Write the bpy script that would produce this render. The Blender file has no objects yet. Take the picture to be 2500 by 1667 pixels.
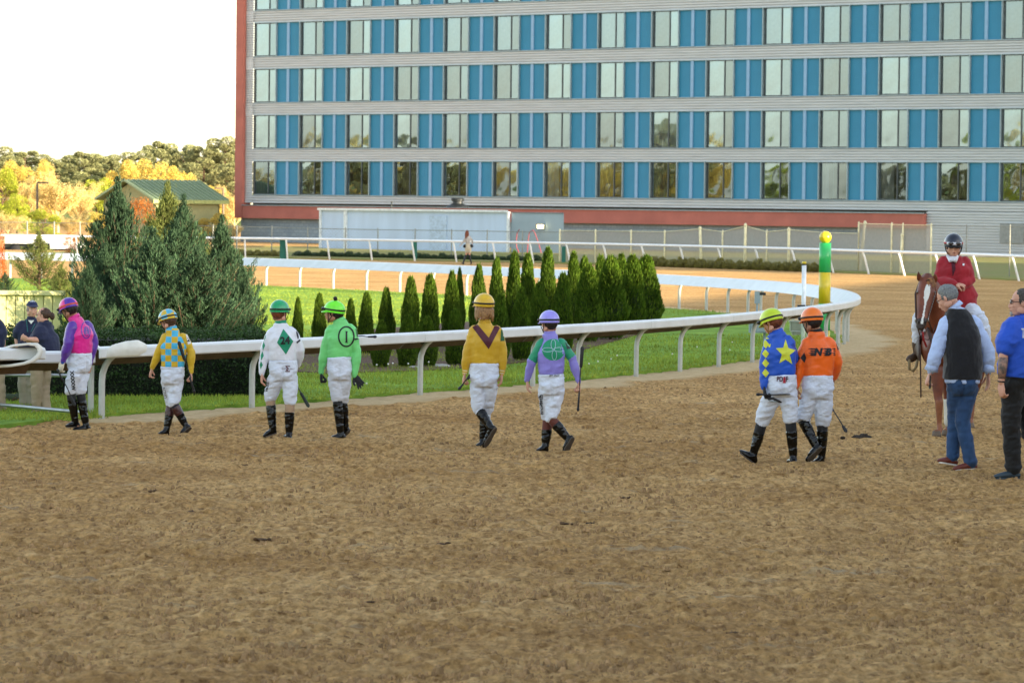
import bpy, math, random
import numpy as np
from mathutils import Vector, Matrix
from mathutils.bvhtree import BVHTree
from mathutils.geometry import tessellate_polygon

random.seed(7)
RNG = np.random.default_rng(7)
SC = bpy.context.scene
COL = SC.collection
R = math.radians

# ------------------------------------------------------------------ camera, sky, sun, exposure
FPX, PITCH, ROLL, HC = 9000.0, 0.0370, 0.01125, 2.60
cp, sp, cr_, sr_ = math.cos(PITCH), math.sin(PITCH), math.cos(ROLL), math.sin(ROLL)
CAM = np.array([0, 0, HC])
FW = np.array([0, cp, -sp]); UP0 = np.array([0, sp, cp]); RT0 = np.array([1.0, 0, 0])
RT = RT0 * cr_ + UP0 * sr_
UPV = -RT0 * sr_ + UP0 * cr_
cam = bpy.data.cameras.new('camera'); camo = bpy.data.objects.new('camera', cam); COL.objects.link(camo)
M = Matrix(((RT[0], UPV[0], -FW[0], 0), (RT[1], UPV[1], -FW[1], 0), (RT[2], UPV[2], -FW[2], HC), (0, 0, 0, 1)))
camo.matrix_world = M
cam.sensor_width = 36; cam.sensor_fit = 'HORIZONTAL'; cam.lens = FPX / 2500 * 36
cam.clip_start = 0.5; cam.clip_end = 6000
cam.dof.use_dof = True; cam.dof.focus_distance = 41.0; cam.dof.aperture_fstop = 7.5
SC.camera = camo

SUN_H = np.array([0.825, -0.565]); SUN_H /= np.linalg.norm(SUN_H)
SUN_EL = R(10.5)
SUN = np.array([SUN_H[0] * math.cos(SUN_EL), SUN_H[1] * math.cos(SUN_EL), math.sin(SUN_EL)])
w = bpy.data.worlds.new('World'); SC.world = w; w.use_nodes = True
nt = w.node_tree; nt.nodes.clear()
bg = nt.nodes.new('ShaderNodeBackground'); sky = nt.nodes.new('ShaderNodeTexSky'); wo = nt.nodes.new('ShaderNodeOutputWorld')
sky.sky_type = 'NISHITA'; sky.sun_disc = False; sky.sun_elevation = SUN_EL
sky.sun_rotation = math.atan2(SUN_H[0], SUN_H[1])
sky.air_density = 1.0; sky.dust_density = 0.8; sky.ozone_density = 1.0
hsv = nt.nodes.new('ShaderNodeHueSaturation'); hsv.inputs['Saturation'].default_value = 0.60
nt.links.new(sky.outputs[0], hsv.inputs['Color']); nt.links.new(hsv.outputs[0], bg.inputs[0]); nt.links.new(bg.outputs[0], wo.inputs[0])
bg.inputs[1].default_value = 0.15
sl = bpy.data.lights.new('sun', 'SUN'); sl.energy = 4.6; sl.angle = R(0.6); sl.color = (1.0, 0.83, 0.58)
so = bpy.data.objects.new('sun', sl); COL.objects.link(so)
so.rotation_euler = Vector(SUN).to_track_quat('Z', 'Y').to_euler(); so.location = (60, -40, 40)
vs = SC.view_settings; vs.view_transform = 'Standard'; vs.look = 'None'; vs.gamma = 1.0; vs.use_curve_mapping = False
vs.exposure = 1.93
SC.cycles.use_denoising = True
SC.cycles.max_bounces = 6; SC.cycles.transparent_max_bounces = 12

# ------------------------------------------------------------------ picture readings -> world points
def ray(u, v):
    a, b = u - 1250.0, v - 833.5
    X = a * cr_ + b * sr_; Y = -a * sr_ + b * cr_
    return RT0 * (X / FPX) - UP0 * (Y / FPX) + FW
def G(u, v, z=0.0):
    d = ray(u, v); return CAM + d * ((z - HC) / d[2])
def D(u, v, y):
    d = ray(u, v); return CAM + d * (y / d[1])
def nrm(a):
    a = np.asarray(a, float); return a / (np.linalg.norm(a) + 1e-12)

# ------------------------------------------------------------------ noise
def _h(ix, iy, iz, seed):
    n = (ix * 374761393 + iy * 668265263 + iz * 2147483647 + seed * 1274126177) & 0xFFFFFFFF
    n = ((n ^ (n >> 13)) * 1274126177) & 0xFFFFFFFF
    n = (n ^ (n >> 16)) & 0xFFFFFFFF
    return n.astype(np.float64) / 4294967295.0
def vnoise(P, scale=1.0, seed=0):
    P = np.asarray(P, float)
    if P.shape[1] == 2: P = np.column_stack([P, np.zeros(len(P))])
    Q = P * scale; I = np.floor(Q).astype(np.int64); F = Q - I; F = F * F * (3 - 2 * F)
    x, y, z = I.T; fx, fy, fz = F.T; out = 0
    for dx in (0, 1):
        for dy in (0, 1):
            for dz in (0, 1):
                wgt = (fx if dx else 1 - fx) * (fy if dy else 1 - fy) * (fz if dz else 1 - fz)
                out = out + wgt * _h(x + dx, y + dy, z + dz, seed)
    return out * 2 - 1
def fbm(P, scale, octv=4, seed=0, gain=0.5):
    s = 0; a = 1
    for i in range(octv):
        s = s + a * vnoise(P, scale * 2 ** i, seed + i * 17); a *= gain
    return s

# ------------------------------------------------------------------ materials
def lin(c):
    if isinstance(c, str):
        c = c.lstrip('#'); c = [int(c[i:i + 2], 16) / 255 for i in (0, 2, 4)]
        c = [x / 12.92 if x <= 0.04045 else ((x + 0.055) / 1.055) ** 2.4 for x in c]
    return (c[0], c[1], c[2], 1.0)
MATS = {}
def N(nt, t, **kw):
    n = nt.nodes.new(t)
    for k, v in kw.items():
        if k.startswith('_'): setattr(n, k[1:], v)
        else: n.inputs[k].default_value = v
    return n
def mat(name, col, rough=0.7, metal=0.0, var=0.12, vs=6.0, bump=0.0, bs=40.0, bd=0.01, col2=None, sheen=0, coat=0, spec=None, attr=False, stretch=None, trans=0.0, emit=None, bdet=4.0):
    if name in MATS: return MATS[name]
    m = bpy.data.materials.new(name); m.use_nodes = True; MATS[name] = m
    nt = m.node_tree; L = nt.links; b = nt.nodes['Principled BSDF']
    c = lin(col)
    tc = N(nt, 'ShaderNodeTexCoord'); vec = tc.outputs['Object']
    if stretch:
        mp = N(nt, 'ShaderNodeMapping'); mp.inputs['Scale'].default_value = stretch
        L.new(vec, mp.inputs[0]); vec = mp.outputs[0]
    nz = N(nt, 'ShaderNodeTexNoise', Scale=vs, Detail=5.0, Roughness=0.6); L.new(vec, nz.inputs['Vector'])
    mx = N(nt, 'ShaderNodeMix', _data_type='RGBA')
    c2 = lin(col2) if col2 else tuple(x * (1 - var * 2) for x in c[:3]) + (1,)
    mx.inputs[6].default_value = c if col2 else tuple(min(1, x * (1 + var)) for x in c[:3]) + (1,)
    mx.inputs[7].default_value = c2
    rp = N(nt, 'ShaderNodeValToRGB'); rp.color_ramp.elements[0].position = 0.32; rp.color_ramp.elements[1].position = 0.68
    L.new(nz.outputs['Fac'], rp.inputs[0]); L.new(rp.outputs[0], mx.inputs[0])
    out = mx.outputs[2]
    if attr:
        at = N(nt, 'ShaderNodeAttribute', _attribute_name='tint')
        m2 = N(nt, 'ShaderNodeMix', _data_type='RGBA', _blend_type='MULTIPLY'); m2.inputs[0].default_value = 1
        L.new(out, m2.inputs[6]); L.new(at.outputs['Color'], m2.inputs[7]); out = m2.outputs[2]
    L.new(out, b.inputs['Base Color'])
    b.inputs['Roughness'].default_value = rough; b.inputs['Metallic'].default_value = metal
    if sheen: b.inputs['Sheen Weight'].default_value = sheen
    if coat: b.inputs['Coat Weight'].default_value = coat; b.inputs['Coat Roughness'].default_value = 0.15
    if spec is not None: b.inputs['Specular IOR Level'].default_value = spec
    if bump:
        n2 = N(nt, 'ShaderNodeTexNoise', Scale=bs, Detail=bdet, Roughness=0.6 if bdet > 3 else 0.5); L.new(vec, n2.inputs['Vector'])
        bp = N(nt, 'ShaderNodeBump', Strength=bump, Distance=bd)
        L.new(n2.outputs['Fac'], bp.inputs['Height']); L.new(bp.outputs[0], b.inputs['Normal'])
    if trans:   # thin leaf: light passes through
        tr = N(nt, 'ShaderNodeBsdfTranslucent'); L.new(out, tr.inputs[0])
        ms = N(nt, 'ShaderNodeMixShader'); ms.inputs[0].default_value = trans
        L.new(b.outputs[0], ms.inputs[1]); L.new(tr.outputs[0], ms.inputs[2]); L.new(ms.outputs[0], nt.nodes['Material Output'].inputs[0])
    if emit:
        b.inputs['Emission Color'].default_value = lin(emit[0]); b.inputs['Emission Strength'].default_value = emit[1]
    return m

# ------------------------------------------------------------------ meshes
def npmesh(name, V, F, m=None, smooth=False, tint=None):
    V = np.asarray(V, np.float32).reshape(-1, 3)
    me = bpy.data.meshes.new(name)
    if isinstance(F, np.ndarray):
        k = F.shape[1]; nf = len(F)
        me.vertices.add(len(V)); me.vertices.foreach_set('co', V.ravel())
        me.loops.add(nf * k); me.loops.foreach_set('vertex_index', F.astype(np.int32).ravel())
        me.polygons.add(nf); me.polygons.foreach_set('loop_start', np.arange(0, nf * k, k, dtype=np.int32))
        me.polygons.foreach_set('loop_total', np.full(nf, k, np.int32))
        me.update(calc_edges=True); me.validate()
    else:
        me.from_pydata(V.tolist(), [], [list(map(int, f)) for f in F]); me.update()
    if smooth: me.polygons.foreach_set('use_smooth', np.ones(len(me.polygons), bool))
    if tint is not None:
        a = me.color_attributes.new('tint', 'FLOAT_COLOR', 'POINT')
        T = np.ones((len(V), 4), np.float32); T[:, :3] = tint; a.data.foreach_set('color', T.ravel())
    if m is not None:
        for x in (m if isinstance(m, (list, tuple)) else [m]): me.materials.append(x)
    return me
def link(name, me, parent=None, loc=None, label=None, cat=None, group=None, kind=None):
    o = bpy.data.objects.new(name, me); COL.objects.link(o)
    if parent is not None: o.parent = parent
    if loc is not None: o.location = tuple(loc)
    if label: o['label'] = label
    if cat: o['category'] = cat
    if group: o['group'] = group
    if kind: o['kind'] = kind
    return o
def empty(name, loc, label, cat, group=None, rz=0.0):
    o = link(name, None, None, loc, label, cat, group); o.rotation_euler = (0, 0, rz); return o
class MB:
    def __init__(s): s.V = []; s.F = []; s.n = 0
    def add(s, V, F):
        V = np.asarray(V, float).reshape(-1, 3); s.V.append(V)
        s.F += [[i + s.n for i in f] for f in F]; s.n += len(V); return s
    def box(s, c, size, rz=0.0, ax=None):
        h = np.array(size) / 2.0
        P = np.array([[x, y, z] for x in (-1, 1) for y in (-1, 1) for z in (-1, 1)]) * h
        if rz:
            c_, s_ = math.cos(rz), math.sin(rz); P = P @ np.array([[c_, s_, 0], [-s_, c_, 0], [0, 0, 1]])
        if ax is not None: P = P @ np.array(ax)
        return s.add(P + np.array(c), [[0, 1, 3, 2], [4, 6, 7, 5], [0, 4, 5, 1], [2, 3, 7, 6], [0, 2, 6, 4], [1, 5, 7, 3]])
    def tube(s, pts, rad, n=8, cap=False):
        return s.add(*tube(pts, rad, n, cap))
    def sph(s, c, r, n=10):
        return s.add(*ell(c, np.eye(3) * np.array(r if hasattr(r, '__len__') else [r] * 3)[:, None], n))
    def mesh(s, name, m, smooth=False):
        return npmesh(name, np.vstack(s.V), s.F, m, smooth)
    def obj(s, name, m, parent=None, smooth=False, **k):
        return link(name, s.mesh(name, m, smooth), parent, **k)
def loft(rings, close=True):
    n = len(rings[0]); V = np.vstack(rings); F = []
    for i in range(len(rings) - 1):
        for j in range(n):
            a = i * n + j; b = i * n + (j + 1) % n; F.append([a, b, b + n, a + n])
    if close:
        F.append(list(range(n))[::-1]); F.append([(len(rings) - 1) * n + j for j in range(n)])
    return V, F
def tube(pts, rad, n=8, cap=True, flat=None, side=None):
    """tapered tube through points; flat = (ratio) squeezes along the second axis; side = lateral axis hint"""
    P = [np.array(p, float) for p in pts]
    rad = list(rad) if hasattr(rad, '__len__') else [rad] * len(P)
    rings = []
    T = [nrm(P[min(i + 1, len(P) - 1)] - P[max(i - 1, 0)]) for i in range(len(P))]
    a = np.array(side, float) if side is not None else (np.array([1.0, 0, 0]) if abs(T[0][0]) < 0.9 else np.array([0, 1.0, 0]))
    th = np.linspace(0, 2 * math.pi, n, endpoint=False)
    fl = flat if hasattr(flat, '__len__') else [flat or 1.0] * len(P)
    def ring(c, r, t, f):
        x = nrm(a - np.dot(a, t) * t); y = np.cross(t, x)
        return np.array([c + x * r * math.cos(q) + y * r * f * math.sin(q) for q in th])
    if cap:
        for k in (0.15, 0.6): rings.append(ring(P[0] - T[0] * rad[0] * math.sqrt(1 - k * k), rad[0] * k, T[0], fl[0]))
    for i in range(len(P)):
        rings.append(ring(P[i], rad[i], T[i], fl[i]))
        t = T[i]; a = nrm(a - np.dot(a, t) * t) if side is None else a
    if cap:
        for k in (0.6, 0.15): rings.append(ring(P[-1] + T[-1] * rad[-1] * math.sqrt(1 - k * k), rad[-1] * k, T[-1], fl[-1]))
    return loft(rings)
def ell(c, A, n=12):
    """ellipsoid with half axes = rows of A"""
    A = np.array(A, float); c = np.array(c, float); m = n // 2 + 1; V = []; F = []
    for i in range(1, m):
        ph = math.pi * i / m
        for j in range(n):
            q = 2 * math.pi * j / n
            V.append(c + A[0] * math.sin(ph) * math.cos(q) + A[1] * math.sin(ph) * math.sin(q) + A[2] * math.cos(ph))
    V.append(c + A[2]); V.append(c - A[2]); t = len(V) - 2
    for i in range(m - 2):
        for j in range(n):
            a = i * n + j; b = i * n + (j + 1) % n; F.append([a, a + n, b + n, b])
    for j in range(n):
        F.append([t, j, (j + 1) % n]); a = (m - 2) * n; F.append([t + 1, a + (j + 1) % n, a + j])
    return np.array(V), F
WORK = bpy.data.scenes.new('work')      # small scratch scene so that evaluating one mesh does not evaluate everything
def fuse(prims, voxel, it=3, fac=0.5):
    """union of closed shapes as one continuous surface; returns mesh data"""
    mb = MB()
    for V, F in prims: mb.add(V, F)
    me = npmesh('tmp', np.vstack(mb.V), mb.F); o = bpy.data.objects.new('tmp', me); WORK.collection.objects.link(o)
    md = o.modifiers.new('r', 'REMESH'); md.mode = 'VOXEL'; md.voxel_size = voxel
    if it:
        ms = o.modifiers.new('s', 'SMOOTH'); ms.factor = fac; ms.iterations = it
    dg = WORK.view_layers[0].depsgraph
    if dg is None: WORK.view_layers[0].update(); dg = WORK.view_layers[0].depsgraph
    dg.update(); ev = o.evaluated_get(dg)
    r = bpy.data.meshes.new_from_object(ev); bpy.data.objects.remove(o); bpy.data.meshes.remove(me)
    r.polygons.foreach_set('use_smooth', np.ones(len(r.polygons), bool))
    return r
def getv(me):
    a = np.empty(len(me.vertices) * 3, np.float32); me.vertices.foreach_get('co', a); return a.reshape(-1, 3).astype(float)
def setv(me, V):
    me.vertices.foreach_set('co', np.asarray(V, np.float32).ravel()); me.update()
def getn(me):
    a = np.empty(len(me.vertices) * 3, np.float32); me.vertices.foreach_get('normal', a); return a.reshape(-1, 3).astype(float)
def joinme(name, ms, mats):
    V = []; F = []; MI = []; n = 0
    for k, me in enumerate(ms):
        v = getv(me); V.append(v)
        for p in me.polygons: F.append([i + n for i in p.vertices])
        MI += [k if len(mats) > 1 else 0] * len(me.polygons); n += len(v); bpy.data.meshes.remove(me)
    r = npmesh(name, np.vstack(V), F, mats, True)
    r.polygons.foreach_set('material_index', np.array(MI, np.int32)); return r
# ================================================================== THE SETTING
# rail line: readings of the feet of the posts, turned into ground points
near = [(253, 1022.6), (444, 1010), (647.5, 996.5), (839, 982), (1008, 965), (1164, 953), (1310, 943), (1447, 932.6), (1562.5, 920.5),
        (1677, 908.8), (1772, 897), (1848, 885), (1918, 874), (1985, 863), (2036, 854), (2064, 847), (2079, 841), (2085, 834.5)]
farp = [(2084, 826), (2076, 818), (2060, 809), (2036, 800), (2004, 791), (1962, 784), (1915, 778.5), (1872, 774.5), (1828, 771), (1777.6, 766.5), (1726, 762), (1672, 757), (1610, 752.5), (1544, 748),
        (1470, 743.5), (1392, 739), (1312, 734.5), (1228, 729.5), (1143, 724.5), (1062, 720), (982, 716), (902, 711.8), (820, 707.5), (738, 703.5), (654, 700), (572, 696.5), (490, 693.5),
        (408, 691), (330, 688.7), (252, 686.7), (176, 684.8), (103, 683), (31.7, 681.5), (-45, 680), (-130, 678.5)]
FOOT = np.array([G(*p)[:2] for p in near + farp])
L_ = FOOT.copy()
for _ in range(6):
    L_[1:-1] = 0.5 * L_[1:-1] + 0.25 * (L_[:-2] + L_[2:])
def catmull(P, per=6):
    out = []
    Q = np.vstack([2 * P[0] - P[1], P, 2 * P[-1] - P[-2]])
    for i in range(1, len(Q) - 2):
        for t in np.linspace(0, 1, per, endpoint=False):
            a, b, c, d = Q[i - 1], Q[i], Q[i + 1], Q[i + 2]
            out.append(0.5 * (2 * b + (c - a) * t + (2 * a - 5 * b + 4 * c - d) * t * t + (3 * b - a - 3 * c + d) * t ** 3))
    out.append(Q[-2]); return np.array(out)
RL = catmull(L_, 6)
def normals(P):
    T = np.gradient(P, axis=0); T /= np.linalg.norm(T, axis=1)[:, None]
    return np.column_stack([T[:, 1], -T[:, 0]])     # right of travel = track side
RN = normals(RL)
def dist_rail(XY):
    """signed distance to rail foot line (+ = track side), coarse"""
    P = RL[::2]; Nn = RN[::2]; best = np.full(len(XY), 1e9); sg = np.zeros(len(XY))
    for i in range(0, len(XY), 40000):
        q = XY[i:i + 40000]
        d = ((q[:, None, :] - P[None]) ** 2).sum(2); k = d.argmin(1)
        best[i:i + 40000] = np.sqrt(d[np.arange(len(q)), k]); v = q - P[k]
        sg[i:i + 40000] = np.sign((v * Nn[k]).sum(1) + 1e-9)
    return best, sg

# ---- dirt racetrack, one sheet with real relief where the camera can resolve it
ys = [-40, 0, 10]
y = 15.5
while y < 185:
    ys.append(y); y += 0.06 if y < 44 else 0.06 * (y / 44) ** 2.5
ys += [200, 240, 400]
ys = np.array(ys)
ts = np.concatenate([[-6, -2, -.8, -.35, -.22], np.linspace(-.155, .155, 300), [.22, .35, .8, 2, 6]])
TT, YY = np.meshgrid(ts, ys); XX = TT * np.maximum(YY, 15.5)
P2 = np.column_stack([XX.ravel(), YY.ravel()])
dr, sg = dist_rail(P2)
sd = dr * sg
inside = (sd < -0.05) & (P2[:, 0] > -70) & (P2[:, 1] > 30) & (P2[:, 1] < 140)
# outside left of the near rail = lawn too; the rail line continues leftwards from its first point
T0 = nrm(L_[1] - L_[0])
warp = 0.25 * vnoise(P2, 0.9, 3) + 0.12 * vnoise(P2, 3.0, 4)
fade = np.clip((60 - P2[:, 1]) / 40 + 0.55, 0.12, 1)
rot = np.array([[0.49, 0.87], [-0.87, 0.49]])      # harrow direction runs with the homestretch
PR = P2 @ rot.T
h = 0.016 * fbm(P2 * [1, 0.8], 5.5, 4, 11, 0.62) + 0.020 * vnoise(P2, 1.6, 21) + 0.012 * fbm(PR * [0.35, 1], 6.0, 2, 31)
cl = vnoise(P2, 9.0, 41); h += 0.022 * np.clip(cl - 0.35, 0, 1) * 1.6 * (vnoise(P2, 1.1, 42) > -0.3)
ft = vnoise(P2 + 100, 3.2, 51); h -= 0.045 * np.clip(ft - 0.55, 0, 1) * 2
bl = np.abs(vnoise(P2, 8.5, 61)); h += 0.030 * (0.45 - bl) * (0.6 + 0.5 * vnoise(P2, 0.7, 62)); bl2 = vnoise(P2 * [1, .8], 15.0, 63); h += 0.022 * np.clip(bl2 - .1, 0, 1)
ap = np.clip((0.95 - sd + warp) / 0.35, 0, 1) * (sd > -0.6)
ap = np.maximum(ap, 0)
h = h * fade * (1 - 0.75 * ap)
h = np.where(inside & (sd < -0.35), -0.06, h)
wide = (np.abs(TT.ravel()) > .16) | (P2[:, 1] < 15) | (P2[:, 1] > 190)
h = np.where(wide, 0, h)
Z = h
nx = len(ts); ny = len(ys)
idx = np.arange(nx * ny).reshape(ny, nx)
F = np.stack([idx[:-1, :-1], idx[:-1, 1:], idx[1:, 1:], idx[1:, :-1]], -1).reshape(-1, 4)
dirt = bpy.data.materials.new('harrowed_dirt'); dirt.use_nodes = True
nt = dirt.node_tree; L = nt.links; b = nt.nodes['Principled BSDF']; b.inputs['Roughness'].default_value = 0.95; b.inputs['Specular IOR Level'].default_value = 0.15
tc = N(nt, 'ShaderNodeTexCoord')
def noise_node(scale, detail, st=None, rough=0.6):
    v = tc.outputs['Object']
    if st: mp = N(nt, 'ShaderNodeMapping'); mp.inputs['Scale'].default_value = st; mp.inputs['Rotation'].default_value = (0, 0, R(-60) if st[1] > 1 else R(-8)); L.new(v, mp.inputs[0]); v = mp.outputs[0]
    n = N(nt, 'ShaderNodeTexNoise', Scale=scale, Detail=detail, Roughness=rough); L.new(v, n.inputs['Vector']); return n.outputs['Fac']
def ramp(src, stops):
    r = N(nt, 'ShaderNodeValToRGB'); e = r.color_ramp.elements
    e[0].position, e[0].color = stops[0]; e[1].position, e[1].color = stops[-1]
    for p_, c_ in stops[1:-1]: x = e.new(p_); x.color = c_
    L.new(src, r.inputs[0]); return r.outputs[0]
def mixc(f, a, c, mode='MIX'):
    m = N(nt, 'ShaderNodeMix', _data_type='RGBA', _blend_type=mode)
    if hasattr(f, 'links'): L.new(f, m.inputs[0])
    else: m.inputs[0].default_value = f
    for k, s in ((6, a), (7, c)):
        if hasattr(s, 'links'): L.new(s, m.inputs[k])
        else: m.inputs[k].default_value = s
    return m.outputs[2]
base = ramp(noise_node(7.0, 8.0, None, 0.75), [(0.3, lin('#a67e4c')), (0.5, lin('#d6ac70')), (0.7, lin('#eec88e'))])
patch = ramp(noise_node(0.35, 4.0), [(0.4, lin('#ffffff')), (0.65, lin('#e2dacd'))])
base = mixc(1.0, base, patch, 'MULTIPLY')
specks = ramp(noise_node(13.0, 6.0, (1.2, .5, 1), 0.8), [(0.36, (0.45, 0.38, 0.30, 1)), (0.46, (1, 1, 1, 1))])
base = mixc(1.0, base, specks, 'MULTIPLY')
tick = ramp(noise_node(20.0, 4.0, (1.0, .28, 1), 0.65), [(0.34, (0.62, 0.57, 0.51, 1)), (0.50, (0.95, 0.94, 0.92, 1)), (0.66, (1.22, 1.2, 1.16, 1))])
base = mixc(1.0, base, tick, 'MULTIPLY')
dry = ramp(noise_node(0.9, 6.0, (1, 2.4, 1), 0.7), [(0.59, (0, 0, 0, 1)), (0.70, (1, 1, 1, 1))])
base = mixc(dry, base, mixc(0.6, base, lin('#b4a68c')))
at = N(nt, 'ShaderNodeAttribute', _attribute_name='tint')
sep = N(nt, 'ShaderNodeSeparateColor'); L.new(at.outputs['Color'], sep.inputs[0])
sand = ramp(noise_node(5.0, 7.0, None, 0.7), [(0.3, lin('#c8aa7c')), (0.7, lin('#f0d6a8'))])
base = mixc(sep.outputs['Red'], base, sand)
L.new(base, b.inputs['Base Color'])
bp = N(nt, 'ShaderNodeBump', Strength=0.9, Distance=0.07); L.new(noise_node(26.0, 8.0, (1, .7, 1), 0.8), bp.inputs['Height']); L.new(bp.outputs[0], b.inputs['Normal'])
T = np.zeros((len(P2), 3)); T[:, 0] = ap
tr = link('dirt_track', npmesh('dirt_track', np.column_stack([P2, Z]), F, dirt, True, T), kind='structure')

# ---- loose crumbs and clods of harrowed dirt (far past what anyone could count)
def crumbs():
    n = 34000; yy_ = 17 * (62 / 17) ** RNG.random(n); xx = RNG.uniform(-.152, .152, n) * yy_; P = np.column_stack([xx, yy_])
    d_, s_ = dist_rail(P); k_ = (d_ * s_ > 1.0) & (vnoise(P, .8, 71) + 2.0 * RNG.random(n) > .35); P = P[k_]; n = len(P)
    r = .007 + .022 * RNG.random(n) ** 3.2; q = RNG.uniform(0, 6.28, n)[:, None] + np.arange(6)[None] * 1.047 + RNG.uniform(-.3, .3, (n, 6)); rr = r[:, None] * RNG.uniform(.7, 1.3, (n, 6))
    ring = np.stack([P[:, 0:1] + rr * np.cos(q), P[:, 1:2] + rr * np.sin(q), np.full((n, 6), -.012)], -1)
    q2 = q[:, ::2] + .4; r2 = r[:, None] * RNG.uniform(.45, .8, (n, 3))
    mid = np.stack([P[:, 0:1] + r2 * np.cos(q2), P[:, 1:2] + r2 * np.sin(q2), .004 + r[:, None] * RNG.uniform(.35, .8, (n, 3))], -1)
    V = np.concatenate([ring, mid], 1).reshape(-1, 3); b_ = (np.arange(n) * 9)[:, None, None]
    F = (b_ + np.array([[0, 1, 6], [1, 2, 6], [2, 7, 6], [2, 3, 7], [3, 4, 7], [4, 8, 7], [4, 5, 8], [5, 0, 8], [0, 6, 8], [6, 7, 8]])[None]).reshape(-1, 3)
    k = .5 + .5 * RNG.random(n); return npmesh('loose_dirt', V, F, mat('dirt_crumb', '#b6946a', .97, var=.15, vs=12, attr=True, spec=.1, bump=.5, bs=60, bd=.01), True, np.repeat(np.stack([k, k * .97, k * .93], 1), 9, 0))
link('loose_dirt', crumbs(), kind='stuff', label='loose crumbs and small clods of dirt over the harrowed track', cat='dirt')

# ---- lawns
gm = mat('lawn', '#8cab42', 0.9, var=0.25, vs=1.4, bump=0.7, bs=30, bd=0.03, col2='#5f8230', spec=0.1)
def fanmesh(name, poly, z, m, bev=0.25):
    poly = np.array(poly); n = len(poly); P = [(p[0], p[1], z) for p in poly] + [(p[0], p[1], -0.12) for p in poly]
    tri = tessellate_polygon([[Vector((p[0], p[1], 0)) for p in poly]])
    F = [list(t) for t in tri] + [[i, (i + 1) % n, (i + 1) % n + n, i + n] for i in range(n)]
    F = [f if len(f) == 4 else f for f in F]
    me = npmesh(name, P, F, m); 
    import bmesh
    bm = bmesh.new(); bm.from_mesh(me); bmesh.ops.recalc_face_normals(bm, faces=bm.faces); bm.to_mesh(me); bm.free(); return me
off = 0.28 + 0.10 * vnoise(RL, 1.3, 9) + 0.05 * vnoise(RL, 4, 8)
edge = RL - RN * off[:, None]
left_ext = [edge[0] - T0 * 1.0, edge[0] - T0 * 20 , (-90, 30), (-120, 118)]
infield = list(edge) + left_ext[::-1][0:3] + [left_ext[0]]
infield = list(edge) + [(-120, edge[-1][1] - 2), (-95, 25), tuple(edge[0] - T0 * 22), tuple(edge[0] - T0 * 6 - RN[0] * 0.1), tuple(edge[0] - T0 * 2.2 + RN[0] * 0.55), tuple(edge[0] - T0 * 0.9 + RN[0] * 0.25)]
link('infield_lawn', fanmesh('infield_lawn', infield, 0.045, gm), kind='structure')
link('ground', npmesh('ground', [(-2500, -300, -0.3), (2500, -300, -0.3), (2500, 4000, -0.3), (-2500, 4000, -0.3)], [[0, 1, 2, 3]], mat('rough_grass', '#6b7a35', 0.95, var=0.3, vs=0.2, spec=0.1)), kind='structure')

# outer rail line (readings of post feet)
of = [(-120, 622), (-10, 624), (90, 625.5), (190, 627), (290, 628), (392, 629), (495, 630), (597, 630.8), (709, 632), (802, 633.2), (899, 635), (1028, 638), (1122.5, 639.8), (1216, 641.3), (1310, 643.2), (1388, 645), (1484, 647.5), (1580, 650.5), (1679, 653.5), (1772, 656.3), (1860, 659.2),
      (1952, 662.8), (2048, 666.5), (2118, 669.5), (2209, 673), (2303, 677), (2395, 681.3), (2487.5, 686), (2590, 692), (2700, 699)]
OF = np.array([G(*p)[:2] for p in of]); OFs = OF.copy()
for _ in range(4): OFs[1:-1] = .5 * OFs[1:-1] + .25 * (OFs[:-2] + OFs[2:])
ON = normals(OFs)      # +: toward the camera?
if ON[5][1] > 0: ON = -ON
verge = list(OFs + ON * (-0.3)) ; verge2 = list((OFs - ON * 45))[::-1]
link('outer_verge', fanmesh('outer_verge', verge + verge2, 0.05, mat('verge', '#7c8a45', 0.95, var=0.3, vs=0.7, bump=0.8, bs=12, bd=0.05, col2='#94805a', spec=0.1)), kind='structure')
# asphalt service yard in front of the hotel
link('service_yard', npmesh('service_yard', [(-22, 196, -0.05), (60, 178, -0.05), (90, 200, -0.05), (-22, 262, -0.05)], [[0, 1, 2, 3]], mat('asphalt', '#5c5c58', 0.9, var=0.2, vs=2)), kind='structure')
# mulch bed under the little conifers
mul = [(640, 890), (700, 914), (800, 921), (900, 917), (1000, 914), (1080, 911), (1200, 900), (1300, 890), (1400, 868), (1480, 845), (1560, 822), (1606, 802), (1600, 790), (1540, 782), (1450, 780), (1300, 783), (1100, 795), (900, 812), (720, 840), (650, 865)]
link('mulch_bed', fanmesh('mulch_bed', [G(*p)[:2] for p in mul], 0.065, mat('mulch', '#4a3526', 1.0, var=0.35, vs=14, bump=1, bs=60, bd=0.03, col2='#6d5340')), kind='structure')

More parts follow.
